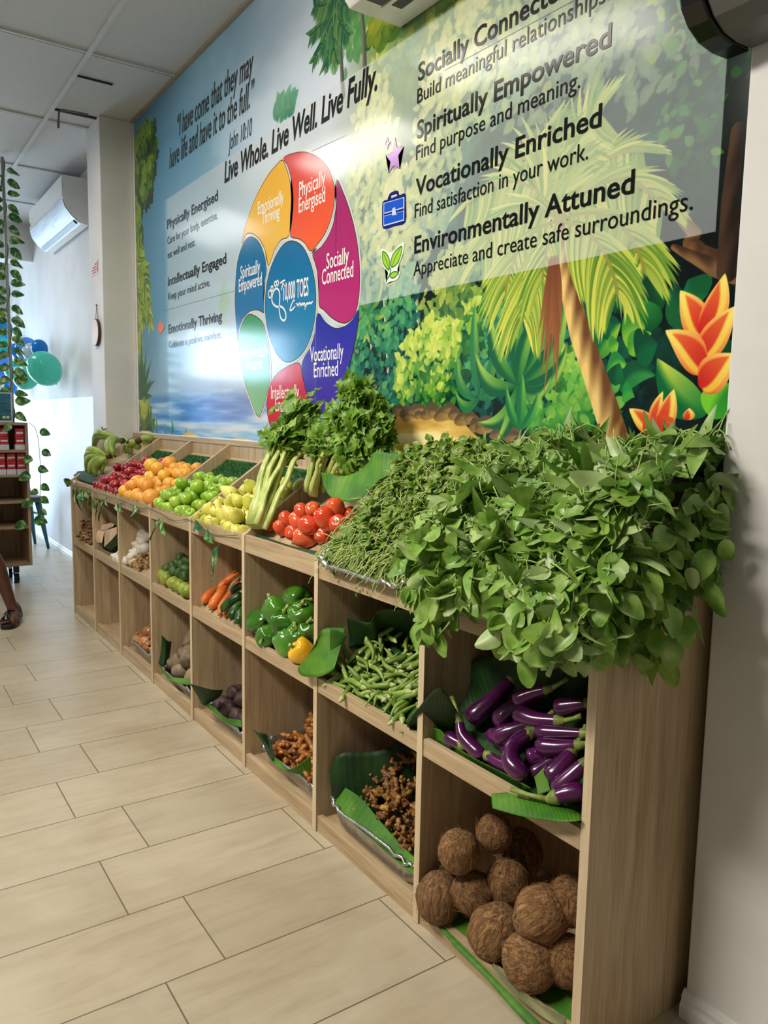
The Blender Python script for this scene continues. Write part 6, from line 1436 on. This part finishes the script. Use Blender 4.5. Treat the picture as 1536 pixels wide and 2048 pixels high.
for k in range(1050):
    x = r6.uniform(3.42, 4.05); q = r6.uniform(.0, .50)
    p, n, t = gsurf(x, q, -abs(r6.gauss(0, .022))+r6.uniform(0, .022))
    d = (t*r6.uniform(-.3, 1.1)+Vector((r6.uniform(-1, 1), 0, 0))+n*r6.uniform(-.5, .35)).normalized()
    nn = (n*r6.choice((1, 1, -1))+Vector((r6.uniform(-1, 1), r6.uniform(-.9, .2), r6.uniform(-.4, .5)))).normalized()
    L = r6.uniform(.034, .074)*(1.12 if x > 3.6 else .72)
    e = p+d*L
    if e.y > .385: p.y -= e.y-.385
    blade(g2, p, d, nn, L, L*r6.uniform(.32, .58), r6, r6.choice((.3, .6, .9, -.5)), r6.uniform(.1, .6), 7, 0, 0)
    if r6.random() < .4:
        e = p-d*r6.uniform(.02, .06)+n*r6.uniform(-.02, .02)
        if e.y < .38: st.tube([p+d*.004, (p+e)/2+n*r6.uniform(.0, .02), e], [.0011, .0013, .0014], 5, caps=False)
# arching pale stems
for k in range(170):
    x = r6.uniform(3.5, 4.02); q = r6.uniform(.05, .62); p, n, t = gsurf(x, q, .004)
    s = Vector((r6.uniform(-1, 1), 0, 0))+t*r6.uniform(-.7, .7); L = r6.uniform(.04, .11); a = p; b_ = p+s*L; c = (a+b_)/2+n*r6.uniform(.01, .035)
    if max(a.y, b_.y, c.y) > .385: continue
    st.tube([a, a.lerp(c, .55)+n*.006, c, c.lerp(b_, .45)+n*.006, b_-n*.01], [.0014, .0016, .0016, .0014, .001], 5, caps=False)
# leaves hanging over the end panel
for k in range(300):
    y = r6.uniform(-.06, .30); e = .81+.707*max(0, y); z = e+r6.uniform(-.07 if y > .06 else .03, .13)
    p = Vector((4.03+abs(r6.gauss(0, .022)), y, z)); d = Vector((r6.uniform(-.1, .9), r6.uniform(-1.1, .6), r6.uniform(-1, -.2))).normalized(); nn = Vector((r6.uniform(-.5, 1.3), r6.uniform(-1.5, .6), r6.uniform(-.7, .9))).normalized()
    L = r6.uniform(.032, .062)
    q = p+d*L
    if q.y > .27 and q.x > 4.0: p.y -= q.y-.27
    m_ = g1 if y < .15 else g2
    blade(m_, p, d, nn, L, L*(r6.uniform(.55, .75) if m_ is g1 else r6.uniform(.4, .55)), r6, .4, .3, 7, 0, 1 if m_ is g1 else 0)
# a low tuft drooping at the front corner, and one towards the pilaster
for (bx_, by_, bz_, n_, gm) in ((4.045, -.03, .90, 26, g1), (4.045, .11, .84, 22, g1), (3.96, -.075, .85, 22, g1), (3.66, -.08, .83, 20, g1), (3.60, -.07, .86, 18, g1), (4.075, .20, .98, 16, g2)):
    for j in range(n_):
        p = Vector((bx_+r6.uniform(-.035, .035), by_+r6.uniform(-.03, .03), bz_+r6.uniform(-.06, .03))); L = r6.uniform(.04, .065)
        blade(gm, p, Vector((r6.uniform(-.5, .5), r6.uniform(-.6, .1), -1)), Vector((r6.uniform(-.4, .9), -1, r6.uniform(0, .5))), L, L*.68, r6, .4, .25, 7, 0, 1)
# the leaf pointing at the white pilaster
blade(g2, Vector((4.03, .20, 1.045)), Vector((1, .1, .05)), Vector((0, -.6, .8)), .075, .02, r6, .1, .2, 7); blade(g2, Vector((4.02, .22, 1.15)), Vector((1, .0, -.15)), Vector((0, -.8, .5)), .055, .026, r6, .2, .2, 7)
sp_ = g1.build('spinach_pile', M_GRN, smooth=True); tag(sp_, 'overflowing pile of round leaved spinach hanging over the front rail', 'leafy greens', None, 'stuff')
core.build('shade_core_sheet', M_CORE, sp_, smooth=True)['kind'] = 'stuff'
bl_ = g2.build('bean_leaf_pile', M_GRB, smooth=True); tag(bl_, 'high pile of pointed green leaves with thin stems against the mural', 'leafy greens', None, 'stuff')
st.build('stems', M_GRS, bl_, smooth=True)['kind'] = 'stuff'

# ------------------------------------------------------------------ ivy: variegated leaves
def ivy_mat():
    m, nt, b = new_mat('variegated_ivy_leaf')
    f = noise(nt, coords(nt, (1, 1, 1)), 34, 3, .55, .4)
    c = ramp(nt, f, [(0.36, srgb(26, 74, 34)), (0.50, srgb(52, 108, 48)), (0.58, srgb(120, 160, 70)), (0.72, srgb(196, 206, 150))])
    nt.links.new(c, b.inputs['Base Color']); b.inputs['Roughness'].default_value = .4
    return m
M_IVY = ivy_mat(); M_VINE = pm('vine_stem', [srgb(70, 84, 50), srgb(106, 116, 74)], scale=30, rough=.6)
def ivy_leaf(parent, p, d, n, L, seed, w=.62):
    rn = random.Random(seed); m = MB(); blade(m, Vector(p), Vector(d), Vector(n), L, L*w, rn, .3, .25, 7)
    m.tube([Vector(p)-Vector(d).normalized()*.014, Vector(p)+Vector(d).normalized()*.004], [.0012, .001], 5)
    return m.build('leaf', M_IVY, parent, smooth=True)
gar = empty('ivy_garland', (0, 0, 0)); tag(gar, 'variegated ivy garland strung along the front rail of the five left bins', 'garland')
gp = []
for i in range(41):
    x = .02+2.46*i/40; gp.append((x, -.006-.003*math.sin(i*1.3), .80-.016*abs(math.sin(x*2*PI))-.006*math.sin(i*.9)))
MB().tube(gp, [.0018]*41, 5).build('stem', M_VINE, gar, smooth=True)
GLV = [(.10, .0, (.3, -.4, .2), .075), (.16, -.01, (-.4, -.3, -1), .06), (.19, -.02, (.5, -.3, -.8), .07), (.24, -.01, (-.1, -.2, -1), .10), (.30, -.012, (.9, -.3, -.25), .10), (.36, -.03, (.2, -.2, -1), .075), (.43, -.012, (1, -.25, -.2), .085), (.52, -.03, (-.5, -.2, -1), .07), (.60, -.03, (.6, -.25, -1), .075), (.70, -.03, (.2, -.3, -1), .085), (.82, -.02, (-.5, -.3, -1), .105), (.86, -.01, (.8, -.3, -.3), .06), (1.05, -.02, (1, -.3, -.25), .08), (1.38, -.012, (-1, -.3, -.3), .085), (1.70, -.02, (-.6, -.3, -.75), .095), (1.72, -.02, (.9, -.3, -.42), .085), (2.10, .004, (1, -.4, .1), .075), (2.22, .0, (.9, -.35, -.35), .06), (2.33, -.045, (-.25, -.2, -1), .105)]
for i, (x, dz, d, L) in enumerate(GLV):
    z = .80-.016*abs(math.sin(x*2*PI))+dz
    ivy_leaf(gar, (x, -.014, z), d, (-.1, -1, .35), L*1.3, 300+i, .5)
MB().ball((.155, -.012, .808), .012, 8, 6, scl=(1.5, .5, .8)).build('white_clip', M_TRIM, gar, smooth=True)

# ------------------------------------------------------------------ pieces on walls and ceiling
M_ACW = plain('white_plastic_housing', srgb(222, 222, 218), 0.28, coat=.2)
M_ACD = plain('black_louver', srgb(18, 18, 18), 0.4)
M_ACG = plain('shade_darkened_housing', srgb(92, 92, 92), 0.4)  # housing darkened, the dim corner's shade put into its colour
M_BLK = plain('gloss_black_plastic', srgb(14, 14, 16), 0.2)
# far split unit beyond the pilaster
ac = empty('air_conditioner', (-1.68, .405, 2.54)); tag(ac, 'white split air conditioner on the wall beyond the white pilaster', 'air conditioner', 'split air conditioners')
X0, X1 = -.62, .62
pf = [(0, .0), (-.05, .01), (-.11, .055), (-.155, .11), (-.170, .16), (-.172, .32), (0, .32)]
MB().prism(pf, 0, X0, X1).build('housing', M_ACW, ac, bevel=.004)
MB().prism([(-.174, .175), (-.1735, .175), (-.1735, .318), (-.174, .318)], 0, X0+.01, X1-.01).build('front_cover', M_ACW, ac)
m, nt, b = new_mat('painted_underside_sheen')
f = noise(nt, coords(nt, (1.5, 30, 30)), 2.0, 3); nt.links.new(ramp(nt, f, [(.3, srgb(150, 170, 214)), (.45, srgb(206, 204, 226)), (.6, srgb(180, 226, 226)), (.75, srgb(228, 228, 232))]), b.inputs['Base Color']); b.inputs['Roughness'].default_value = .42  # reflections on the shiny underside painted as pearly streaks
fm_ = MB(); P_ = [(-.1565, .108), (-.1125, .0535), (-.052, .008)]
V = []; 
for (y, z) in [(-.172, .16)]+P_: V += [(X0+.01, y-.002, z-.001), (X1-.01, y-.002, z-.001)]
fm_.add(V, [(0, 1, 3, 2), (2, 3, 5, 4), (4, 5, 7, 6)]).build('sheen_sheet', m, ac, smooth=True)
MB().prism([(-.092, .036), (-.068, .020), (-.073, .008), (-.098, .026)], 0, X0+.06, X1-.05).build('outlet_slot', M_ACD, ac)
MB().box(X0+.03, -.1765, .19, X0+.045, -.174, .22).build('badge', M_ACD, ac)
# unit above the mural, seen from below
ac = empty('air_conditioner', (3.22, .413, 2.41)); tag(ac, 'white air conditioner over the mural with two dark slots in its underside', 'air conditioner', 'split air conditioners')
pf = [(0, 0), (-.19, .0), (-.215, .03), (-.222, .10), (-.222, .30), (0, .30)]
MB().prism(pf, 0, -.44, .44).build('housing', M_ACW, ac, bevel=.006)
MB().box(-.36, -.185, -.003, .38, -.125, .006).build('outlet_slot', M_ACD, ac); MB().box(-.34, -.105, -.003, .38, -.068, .006).build('outlet_slot', M_ACD, ac)
MB().box(-.37, -.122, -.006, .38, -.110, .002).build('louver', M_ACW, ac)
# unit on the right pilaster
ac = empty('air_conditioner', (4.50, .288, 1.862)); tag(ac, 'shade-darkened air conditioner with black end strip at the top of the right pilaster', 'air conditioner', 'split air conditioners')
pf = [(0, 0), (-.045, -.002), (-.085, .004), (-.115, .020), (-.138, .045), (-.152, .085), (-.156, .14), (-.156, .30), (0, .30)]
MB().prism(pf, 0, -.455, .5).build('housing', M_ACG, ac, bevel=.004)
MB().prism([(y*1.03-.002 if y else 0, z*1.0-.003) for y, z in pf], 0, -.50, -.456).build('end_strip', M_BLK, ac, bevel=.004)
mL, nt, b = new_mat('blue_indicator'); b.inputs['Emission Color'].default_value = (.05, .12, 1, 1); b.inputs['Emission Strength'].default_value = 1.5
MB().lathe([(.006, 0), (.006, .002)], 12, M4=Matrix.Translation((-.478, -.1605, .165)) @ Matrix.Rotation(PI/2, 4, 'X')).build('indicator_light', mL, ac)
# bracket at the ceiling
hk = MB().tube([(-.02, .16, 2.93), (-.02, .02, 2.925), (-.02, .0, 2.91), (-.02, -.005, 2.85)], [.006]*4, 8).box(-.028, -.012, 2.82, -.012, .0, 2.855).build('ceiling_bracket', plain('grey_steel', srgb(120, 120, 118), .4, metal=.6), smooth=False); tag(hk, 'bent grey steel bracket hanging from the ceiling beside the left pilaster', 'bracket')
# small notice and round plaque on the pilaster
nz = MB().box(-.275, .2195, 2.055, -.11, .2215, 2.135).build('wall_notice', plain('notice_paper', srgb(224, 214, 212), .5)); tag(nz, 'small white notice with red print high on the left pilaster', 'sign')
M_RED = plain('red_print', srgb(178, 70, 70), .5)
for i, (x0, x1, z) in enumerate(((-.20, -.15, 2.118), (-.25, -.15, 2.102), (-.26, -.145, 2.086), (-.25, -.16, 2.07))): MB().box(x0, .2190, z-.004, x1, .2194, z+.004).build('printed_line', M_RED, nz)
MB().box(-.136, .2188, 2.065, -.118, .2194, 2.13).build('printed_line', M_RED, nz)
pq = empty('round_plaque', (-.165, .2215, 1.705)); tag(pq, 'round pale plaque with dark rim hanging by a cord on the left pilaster', 'plaque')
RX = Matrix.Rotation(PI/2, 4, 'X')
MB().lathe([(.080, 0), (.083, .004), (.083, .016), (.080, .018)], 36, M4=RX).build('rim', plain('dark_wood_rim', srgb(64, 40, 34), .5), pq, smooth=False)
MB().lathe([(.078, .0181), (.076, .0195)], 36, M4=RX).build('face', plain('pale_wood_face', srgb(224, 206, 190), .5), pq)
MB().tube([(-.03, -.004, .077), (0, -.004, .165), (.03, -.004, .077)], .0016, 5).build('cord', plain('twine', srgb(120, 96, 76), .8), pq)
MB().lathe([(.004, 0), (.005, .008)], 10, M4=Matrix.Translation((0, 0, .165)) @ RX).build('hook', M_BLK, pq)
# cloth bag on a hook behind the bananas
bg_ = empty('cloth_bag', (-.06, .21, 1.10)); tag(bg_, 'beige cloth bag hanging on a hook behind the green bananas', 'bag')
def bagf(u, v):
    w_ = .07+.05*u; x = (v-.5)*2*w_-.03*u; return (x, -.012-.035*math.sin(PI*v)*(.4+.6*u)-.012*math.sin(v*17+u*3)*u, -.30*u+.012*math.cos(v*9))
M_BAG = pm('beige_canvas', [srgb(150, 132, 112), srgb(184, 166, 144), srgb(202, 186, 166)], scale=26, rough=.85, stretch=(1, 1, .3), bmp=.3)
bo = MB().sheet(bagf, 16, 18).build('bag_body', M_BAG, bg_, smooth=True); sd = bo.modifiers.new('thickness', 'SOLIDIFY'); sd.thickness = .003
MB().tube([(.055, .01, .015), (.055, -.014, .012), (.055, -.018, .022)], .003, 6).ball((.055, -.018, .022), .005, 8, 6).build('hook', M_BLK, bg_, smooth=True)
MB().tube([(-.07, .01, .0), (-.07, -.014, .0), (-.072, -.018, -.012)], .003, 6).build('hook', M_BLK, bg_, smooth=True)

# ------------------------------------------------------------------ balloons on the far wall
def balloon_mat(name, c):
    m = pm(name, [tuple(x*.93 for x in c[:3])+(1,), c], scale=4, rough=.14, coat=.4, trans=.45); return m
B_T, B_B, B_L, B_W, B_C = balloon_mat('turquoise_rubber', srgb(110, 228, 210)), balloon_mat('blue_rubber', srgb(24, 150, 228)), balloon_mat('cornflower_rubber', srgb(96, 168, 236)), balloon_mat('pearl_rubber', srgb(206, 220, 224)), balloon_mat('aqua_rubber', srgb(72, 206, 200))
def balloon(p, r, d, mat, label):
    pr = [(r*math.sin(PI*i/14)*(1 if i > 6 else 1-.05*(6-i)/6), -r*1.12*math.cos(PI*i/14)*(1 if i > 6 else 1.04)) for i in range(1, 14)]
    o = MB().lathe(pr, 24).build('balloon', mat, smooth=True); o.location = p; o.rotation_euler = align(d).to_euler()
    MB().lathe([(.003, -r*1.19-.012), (.010, -r*1.19-.010), (.005, -r*1.15)], 10).build('knot', mat, o, smooth=True)
    return tag(o, label, 'balloon', 'balloon cluster')
balloon((-1.706,0.2,1.552), 0.126, (.3, -.5, .6), B_T, 'large turquoise balloon frontmost on the right of the cluster')
balloon((-1.984,0.22,1.725), 0.066, (.3, -.2, 1), B_B, 'small deep blue balloon on top of the large turquoise one')
balloon((-2.68,0.25,1.759), 0.101, (-.2, -.3, 1), B_L, 'cornflower blue balloon at the top of the cluster')
balloon((-2.152,0.2,1.698), 0.078, (0, -.6, .5), B_W, 'pearly white balloon between the blue ones')
balloon((-3.157,0.25,1.779), 0.069, (-.4, -.3, 1), B_B, 'blue balloon just right of the ivy pole')
balloon((-2.501,0.25,1.585), 0.110, (-.2, -.4, -.6), B_C, 'aqua balloon behind the large turquoise one')
balloon((-2.326,0.17,1.515), 0.106, (-.4, -.3, -1), B_T, 'turquoise balloon lowest in the cluster')
balloon((-3.233,0.23,1.597), 0.092, (-.5, -.3, 0), B_C, 'aqua balloon behind the ivy pole')
balloon((-3.794,0.21,1.653), 0.110, (-.5, -.3, -.2), B_L, 'blue balloon at the left edge of the picture')
balloon((-3.952,0.25,1.878), 0.083, (-.5, -.3, .6), B_C, 'aqua balloon at the left edge above the blue one')
balloon((-4.235,0.27,2.089), 0.110, (-.5, -.3, .8), balloon_mat('sky_blue_rubber', srgb(30, 160, 210)), 'sky blue balloon highest at the left edge')
balloon((-3.682,0.25,1.454), 0.069, (-.2, -.3, -1), B_B, 'blue balloon low behind the ivy pole')

# ------------------------------------------------------------------ rolling rack with cartons
gx, gd = -1.0, .36
Y0, Y1 = -.95, -.055
rk = empty('rolling_rack', (gx-gd/2, (Y0+Y1)/2, 0)); tag(rk, 'oak rolling rack with shelves of red and white cartons at the left edge', 'rack')
lx0, lx1, ly0, ly1 = -gd/2, gd/2, -(Y1-Y0)/2, (Y1-Y0)/2
for y in (ly0, ly1-.018): MB().box(lx0, y, .13, lx1, y+.018, 1.135).build('side_panel', M_GWZ, rk)
MB().box(lx0, ly0+.018, .13, lx0+.012, ly1-.018, 1.12).build('back_panel', M_GWZ, rk)
for z, n_ in ((.13, 'bottom_board'), (.395, 'shelf_board'), (.575, 'shelf_board'), (.758, 'shelf_board'), (.930, 'shelf_board'), (1.118, 'top_board')):
    MB().box(lx0+.012, ly0+.018, z, lx1, ly1-.018, z+.018).build(n_, M_GWX, rk)
for (x, y) in ((lx1-.07, ly1-.10), (lx1-.07, ly0+.10), (lx0+.07, ly1-.10), (lx0+.07, ly0+.10)):
    c = MB().box(x-.02, y-.02, .075, x+.02, y+.02, .13).build('caster', M_BLK, rk)
    MB().tube([(x, y-.018, .034), (x, y+.018, .034)], [.034, .034], 16).build('wheel', M_BLK, c)
M_CARR = pm('red_carton_print', [srgb(150, 20, 36), srgb(186, 34, 50), srgb(214, 90, 96)], scale=60, rough=.4, stretch=(1, .4, 1))
M_CARW = plain('white_carton', srgb(214, 212, 212), .5)
def carton(y, z, label):
    w_, d_, h_ = .060, .06, .150
    o = MB().box(-d_/2, -w_/2, 0, d_/2, w_/2, .036).build('carton', M_CARW); o.location = (gx-.055, y, z)
    for i in range(2):
        z0 = .037+.056*i
        MB().box(-d_/2+.002, -w_/2+.002, z0, d_/2-.002, w_/2-.002, z0+.054).build('red_tub', M_CARR, o, bevel=.004)
        MB().box(d_/2-.0018, -w_/2+.008, z0+.018, d_/2-.001, w_/2-.008, z0+.030).build('white_band', M_CARW, o)
    return tag(o, label, 'carton', 'red and white cartons on the rack')
for zz, shelf_n, ys in ((.948, 'upper', (-.105, -.205, -.27, -.335)), (.776, 'lower', (-.10, -.165, -.23, -.295))):
    for i, y in enumerate(ys): carton(y, zz, 'red carton stack with white base on the %s rack shelf, %s from the right end' % (shelf_n, ORD[i]))
sg = empty('counter_sign', (-1.10, -.235, 1.137)); tag(sg, 'dark teal printed card in a clear stand on top of the rack', 'sign')
MB().box(-.004, -.10, 0, .004, .10, .205).build('clear_frame', plain('pale_acrylic', srgb(190, 206, 212), .2), sg)
MB().box(.0045, -.092, .012, .0052, .092, .197).build('printed_card', pm('teal_print', [srgb(22, 66, 84), srgb(44, 100, 120), srgb(70, 128, 146)], scale=20, rough=.3, stretch=(1, .3, 3)), sg)
for y, c in ((.045, srgb(206, 214, 120)), (.07, srgb(170, 206, 190))): MB().box(.0053, y-.010, .025, .0056, y+.010, .043).build('printed_box', plain('pale_print', c, .4), sg)
# ivy pole from rack to ceiling
pv = empty('ivy_pole', (-1.15, -.125, 1.137)); tag(pv, 'grey pole wound with ivy rising from the rack to the ceiling', 'pole')
MB().tube([(0, 0, 0), (0, -.004, .9), (0, -.006, 1.79)], .011, 10).build('pole', plain('grey_rod', srgb(150, 150, 146), .45), pv, smooth=True)
rp = random.Random(17); hel = []
for i in range(90):
    t = i/89; a = t*40; hel.append((.014*math.cos(a), .014*math.sin(a)-.006*t, 1.78*t))
MB().tube(hel, .0035, 5).build('vine', M_VINE, pv, smooth=True)
for i in range(46):
    z = .02+1.72*i/46+rp.uniform(-.012, .012); s = 1 if i % 2 else -1
    d = Vector((rp.uniform(-.2, .6), s*1.0, rp.uniform(-.9, .15))); ivy_leaf(pv, (.012, s*.018, z), d, (1, -.1*s, .45+rp.uniform(-.3, .3)), rp.uniform(.075, .11), 600+i, .66)
vs = empty('ivy_strand', (-1.02, -.035, 1.12)); tag(vs, 'thin ivy strand hanging down the right side of the rack', 'ivy')
PTS = [(0, -.01, .02), (.02, .028, -.02), (.02, .045, -.10), (.02, .052, -.25), (.02, .05, -.40), (.02, .04, -.55), (.02, .03, -.70)]
MB().tube(PTS, .0022, 5).build('stem', M_VINE, vs, smooth=True)
for i, (y, z, sy, L) in enumerate(((.055, -.04, 1, .075), (.065, -.18, 1, .07), (-.005, -.22, -1, .075), (.035, -.30, 1, .075), (-.02, -.34, -1, .085), (.05, -.42, 1, .07), (.03, -.46, -1, .06), (-.01, -.53, -1, .085), (.04, -.60, 1, .06), (.0, -.66, 1, .095), (-.06, -.68, -1, .085), (.045, -.51, 1, .07))):
    ivy_leaf(vs, (.03, y, z), (.1, sy, -.35-.2*(i % 3)), (1, -.2, .2), L, 700+i, .8)
ivy_leaf(vs, (.03, -.13, .0), (.1, -.7, -.6), (1, 0, .2), .07, 750, .7)

# ------------------------------------------------------------------ teal metal chair by the far wall
M_TEAL = plain('teal_painted_metal', srgb(32, 98, 106), .4, spec=.5)
ch = empty('metal_chair', (-2.62, .12, 0)); ch.rotation_euler = (0, 0, .15); tag(ch, 'teal metal cafe chair with brown seat standing by the far wall', 'chair')
for i, (x, y, tx, ty) in enumerate(((.17, .19, .10, .13), (-.17, .19, -.12, .13), (.17, -.19, .10, -.13), (-.17, -.19, -.12, -.13))):
    zt = .45
    MB().tube([(tx, ty, zt), ((x+tx)/2, (y+ty)/2, zt/2), (x, y, 0)], [.030, .022, .012], 8, flat=.5).build('leg', M_TEAL, ch, smooth=True)
MB().box(-.15, -.16, .42, .15, .16, .445).build('seat_frame', M_TEAL, ch, bevel=.01)
MB().box(-.165, -.175, .446, .165, .175, .47).build('seat', plain('brown_seat', srgb(84, 64, 56), .5), ch, bevel=.01)
for y in (-.14, .14): MB().tube([(-.13, y, .45), (-.19, y*.92, .64), (-.22, y*.8, .80)], [.024, .018, .014], 8, flat=.6).build('back_post', M_TEAL, ch, smooth=True)
MB().tube([(-.22, -.115, .79), (-.235, -.06, .84), (-.24, 0, .855), (-.235, .06, .84), (-.22, .115, .79)], .016, 8).build('back_rail', plain('pale_blue_metal', srgb(120, 170, 196), .35), ch, smooth=True)
MB().box(-.215, -.035, .47, -.205, .035, .845).build('back_splat', plain('pale_blue_metal', srgb(120, 170, 196), .35), ch, bevel=.004)
# the A-shaped side brace seen from the aisle
MB().tube([(.09, .165, .30), (-.10, .165, .30)], .012, 6).build('brace', M_TEAL, ch); MB().tube([(.09, -.165, .30), (-.10, -.165, .30)], .012, 6).build('brace', M_TEAL, ch)

# ------------------------------------------------------------------ person stepping in from the left
M_SKIN = pm('brown_skin', [srgb(70, 42, 30), srgb(88, 54, 40), srgb(104, 66, 50)], scale=8, rough=.5, sss=.05)
M_SHIRT = pm('grey_cotton', [srgb(70, 78, 88), srgb(88, 96, 106)], scale=40, rough=.85)
M_SHORT = pm('navy_cotton', [srgb(26, 30, 44), srgb(36, 42, 58)], scale=40, rough=.85)
M_HAIR = plain('black_hair', srgb(16, 13, 12), .7)
M_SAND = plain('black_sandal_leather', srgb(20, 18, 18), .45)
ps = empty('person', (.1, -.60, 0)); tag(ps, 'person in black strapped sandals stepping past the left edge, bare brown lower leg', 'person')
def skin_body(name, verts, edges, rad, mat, root=0, lv=2):
    me = bpy.data.meshes.new(name); me.from_pydata(verts, edges, []); o = bpy.data.objects.new(name, me); COL.objects.link(o)
    sk = o.modifiers.new('skin', 'SKIN'); sk.use_smooth_shade = True
    for i, r in enumerate(rad):
        v = me.skin_vertices[0].data[i]; v.radius = r if isinstance(r, tuple) else (r, r); v.use_root = (i == root)
    s = o.modifiers.new('subdivision', 'SUBSURF'); s.levels = lv; s.render_levels = lv
    me.materials.append(mat); o.parent = ps
    return o
# local frame: x towards the camera end of the aisle, y towards the mural; walking towards +x, right leg (near the shelf) planted
HIP = -.22
V = [(-.12, HIP, .93), (-.12, HIP, 1.10), (-.11, HIP, 1.30), (-.10, HIP, 1.45), (-.09, HIP, 1.54), (-.07, HIP, 1.60),
     (-.10, HIP+.17, 1.43), (-.14, HIP+.23, 1.17), (-.02, HIP+.20, .97), (.03, HIP+.19, .91),
     (-.10, HIP-.17, 1.43), (-.08, HIP-.23, 1.17), (.10, HIP-.20, 1.0), (.15, HIP-.19, .95),
     (-.10, HIP+.10, .88), (-.03, .085, .50), (-.025, .17, .36), (-.02, .235, .12), (-.01, .255, .055), (.08, .235, .032), (.13, .225, .026),
     (-.13, HIP-.10, .88), (-.25, HIP-.11, .50), (-.42, HIP-.10, .18), (-.46, HIP-.10, .10), (-.40, HIP-.10, .045), (-.34, HIP-.10, .03)]
E_ = [(0, 1), (1, 2), (2, 3), (3, 4), (4, 5), (3, 6), (6, 7), (7, 8), (8, 9), (3, 10), (10, 11), (11, 12), (12, 13), (0, 14), (14, 15), (15, 16), (16, 17), (17, 18), (18, 19), (19, 20), (0, 21), (21, 22), (22, 23), (23, 24), (24, 25), (25, 26)]
Rd = [(.14, .11), (.13, .10), (.15, .11), (.13, .09), .055, .05, .055, .043, .032, .028, .055, .043, .032, .028, .085, .052, .050, .032, .034, (.040, .022), (.034, .016), .085, .055, .040, .034, (.038, .024), (.032, .016)]
skin_body('body', V, E_, Rd, M_SKIN)
# head with face
hd = MB().ball((-.06, HIP, 1.71), .105, 20, 16, scl=(.95, .74, 1.15)); hd.ball((.043, HIP, 1.69), .016, 8, 6, scl=(1, .8, 1.3)); hd.ball((-.065, HIP+.08, 1.70), .022, 8, 6, scl=(.7, .4, 1.2)); hd.ball((-.065, HIP-.08, 1.70), .022, 8, 6, scl=(.7, .4, 1.2)); hd.tube([(.03, HIP-.025, 1.645), (.04, HIP, 1.643), (.03, HIP+.025, 1.645)], .007, 6)
hd.build('head', M_SKIN, ps, smooth=True)
for s in (-1, 1): MB().ball((.032, HIP+.034*s, 1.715), .010, 8, 6).build('eye', M_HAIR, ps, smooth=True)
MB().ball((-.075, HIP, 1.745), .108, 18, 12, scl=(.95, .80, .98)).build('hair', M_HAIR, ps, smooth=True)
skin_body('shirt', [(-.12, HIP, .90), (-.12, HIP, 1.10), (-.11, HIP, 1.30), (-.10, HIP, 1.44), (-.095, HIP, 1.50), (-.10, HIP+.17, 1.43), (-.125, HIP+.215, 1.24), (-.10, HIP-.17, 1.43), (-.085, HIP-.215, 1.24)], [(0, 1), (1, 2), (2, 3), (3, 4), (3, 5), (5, 6), (3, 7), (7, 8)], [(.158, .13), (.148, .118), (.166, .128), (.145, .105), .068, .068, .064, .068, .064], M_SHIRT)
skin_body('shorts', [(-.12, HIP, .98), (-.12, HIP, .90), (-.10, HIP+.10, .86), (-.055, -.02, .62), (-.13, HIP-.10, .86), (-.21, HIP-.105, .62)], [(0, 1), (1, 2), (2, 3), (1, 4), (4, 5)], [(.150, .125), (.155, .13), .10, .085, .10, .085], M_SHORT)
# hands: five fingers each
for s, w, d in ((1, (.03, HIP+.19, .91), (.35, -.05, -1)), (-1, (.15, HIP-.19, .95), (.6, .05, -1))):
    w = Vector(w); d = Vector(d).normalized(); sd_ = Vector((1, 0, .35)).normalized(); m = MB()
    m.tube([w, w+d*.05, w+d*.09], [.026, .036, .030], 10, flat=.5, up=(0, 1, 0))
    for k, L in enumerate((.062, .072, .068, .052)):
        b_ = w+d*.085+sd_*(.024-.016*k); m.tube([b_, b_+d*L*.5+Vector((.004, -.006*s, 0)), b_+d*L+Vector((.012, -.018*s, 0))], [.0088, .0082, .0065], 8)
    b_ = w+d*.03+sd_*.03; m.tube([b_, b_+sd_*.025+d*.025, b_+sd_*.03+d*.052], [.011, .0098, .0075], 8)
    m.build('hand', M_SKIN, ps, smooth=True)
def sandal(c, yaw):
    o = empty('sandal', c); o.parent = ps; o.rotation_euler = (0, 0, yaw)
    out = [(-.085, -.026), (-.09, 0), (-.085, .028), (-.03, .034), (.05, .044), (.11, .046), (.155, .030), (.168, .0), (.155, -.030), (.10, -.044), (.04, -.036), (-.03, -.030)]
    MB().prism([p for p in catmull(out, 4)], 2, .0, .026).build('sole', M_SAND, o, bevel=.004)
    def strap(name, x0, x1, h, w_):
        MB().sheet(lambda u, v: (x0+(x1-x0)*v+.0*u, w_*math.cos(PI*u), .016+h*math.sin(PI*u)), 18, 4).build(name, M_SAND, o, smooth=True).modifiers.new('thickness', 'SOLIDIFY').thickness = .004
    strap('toe_strap', .055, .098, .050, .046); strap('instep_strap', .0, .045, .068, .042); strap('ankle_strap', -.075, -.035, .085, .036)
    MB().box(.012, .038, .040, .036, .048, .058).build('buckle', plain('dull_metal', srgb(90, 88, 86), .4, metal=.7), o)
    m = MB()
    for k in range(5): m.ball((.142-.007*k-.004*k*k*.6, -.026+.0135*k, .034), .0115-.001*k, 8, 6, scl=(1.5, .9, .8))
    m.build('toes', M_SKIN, o, smooth=True)
    return o
sandal((-.02, .245, .0), -.35); sandal((-.44, HIP-.10, .02), .0)
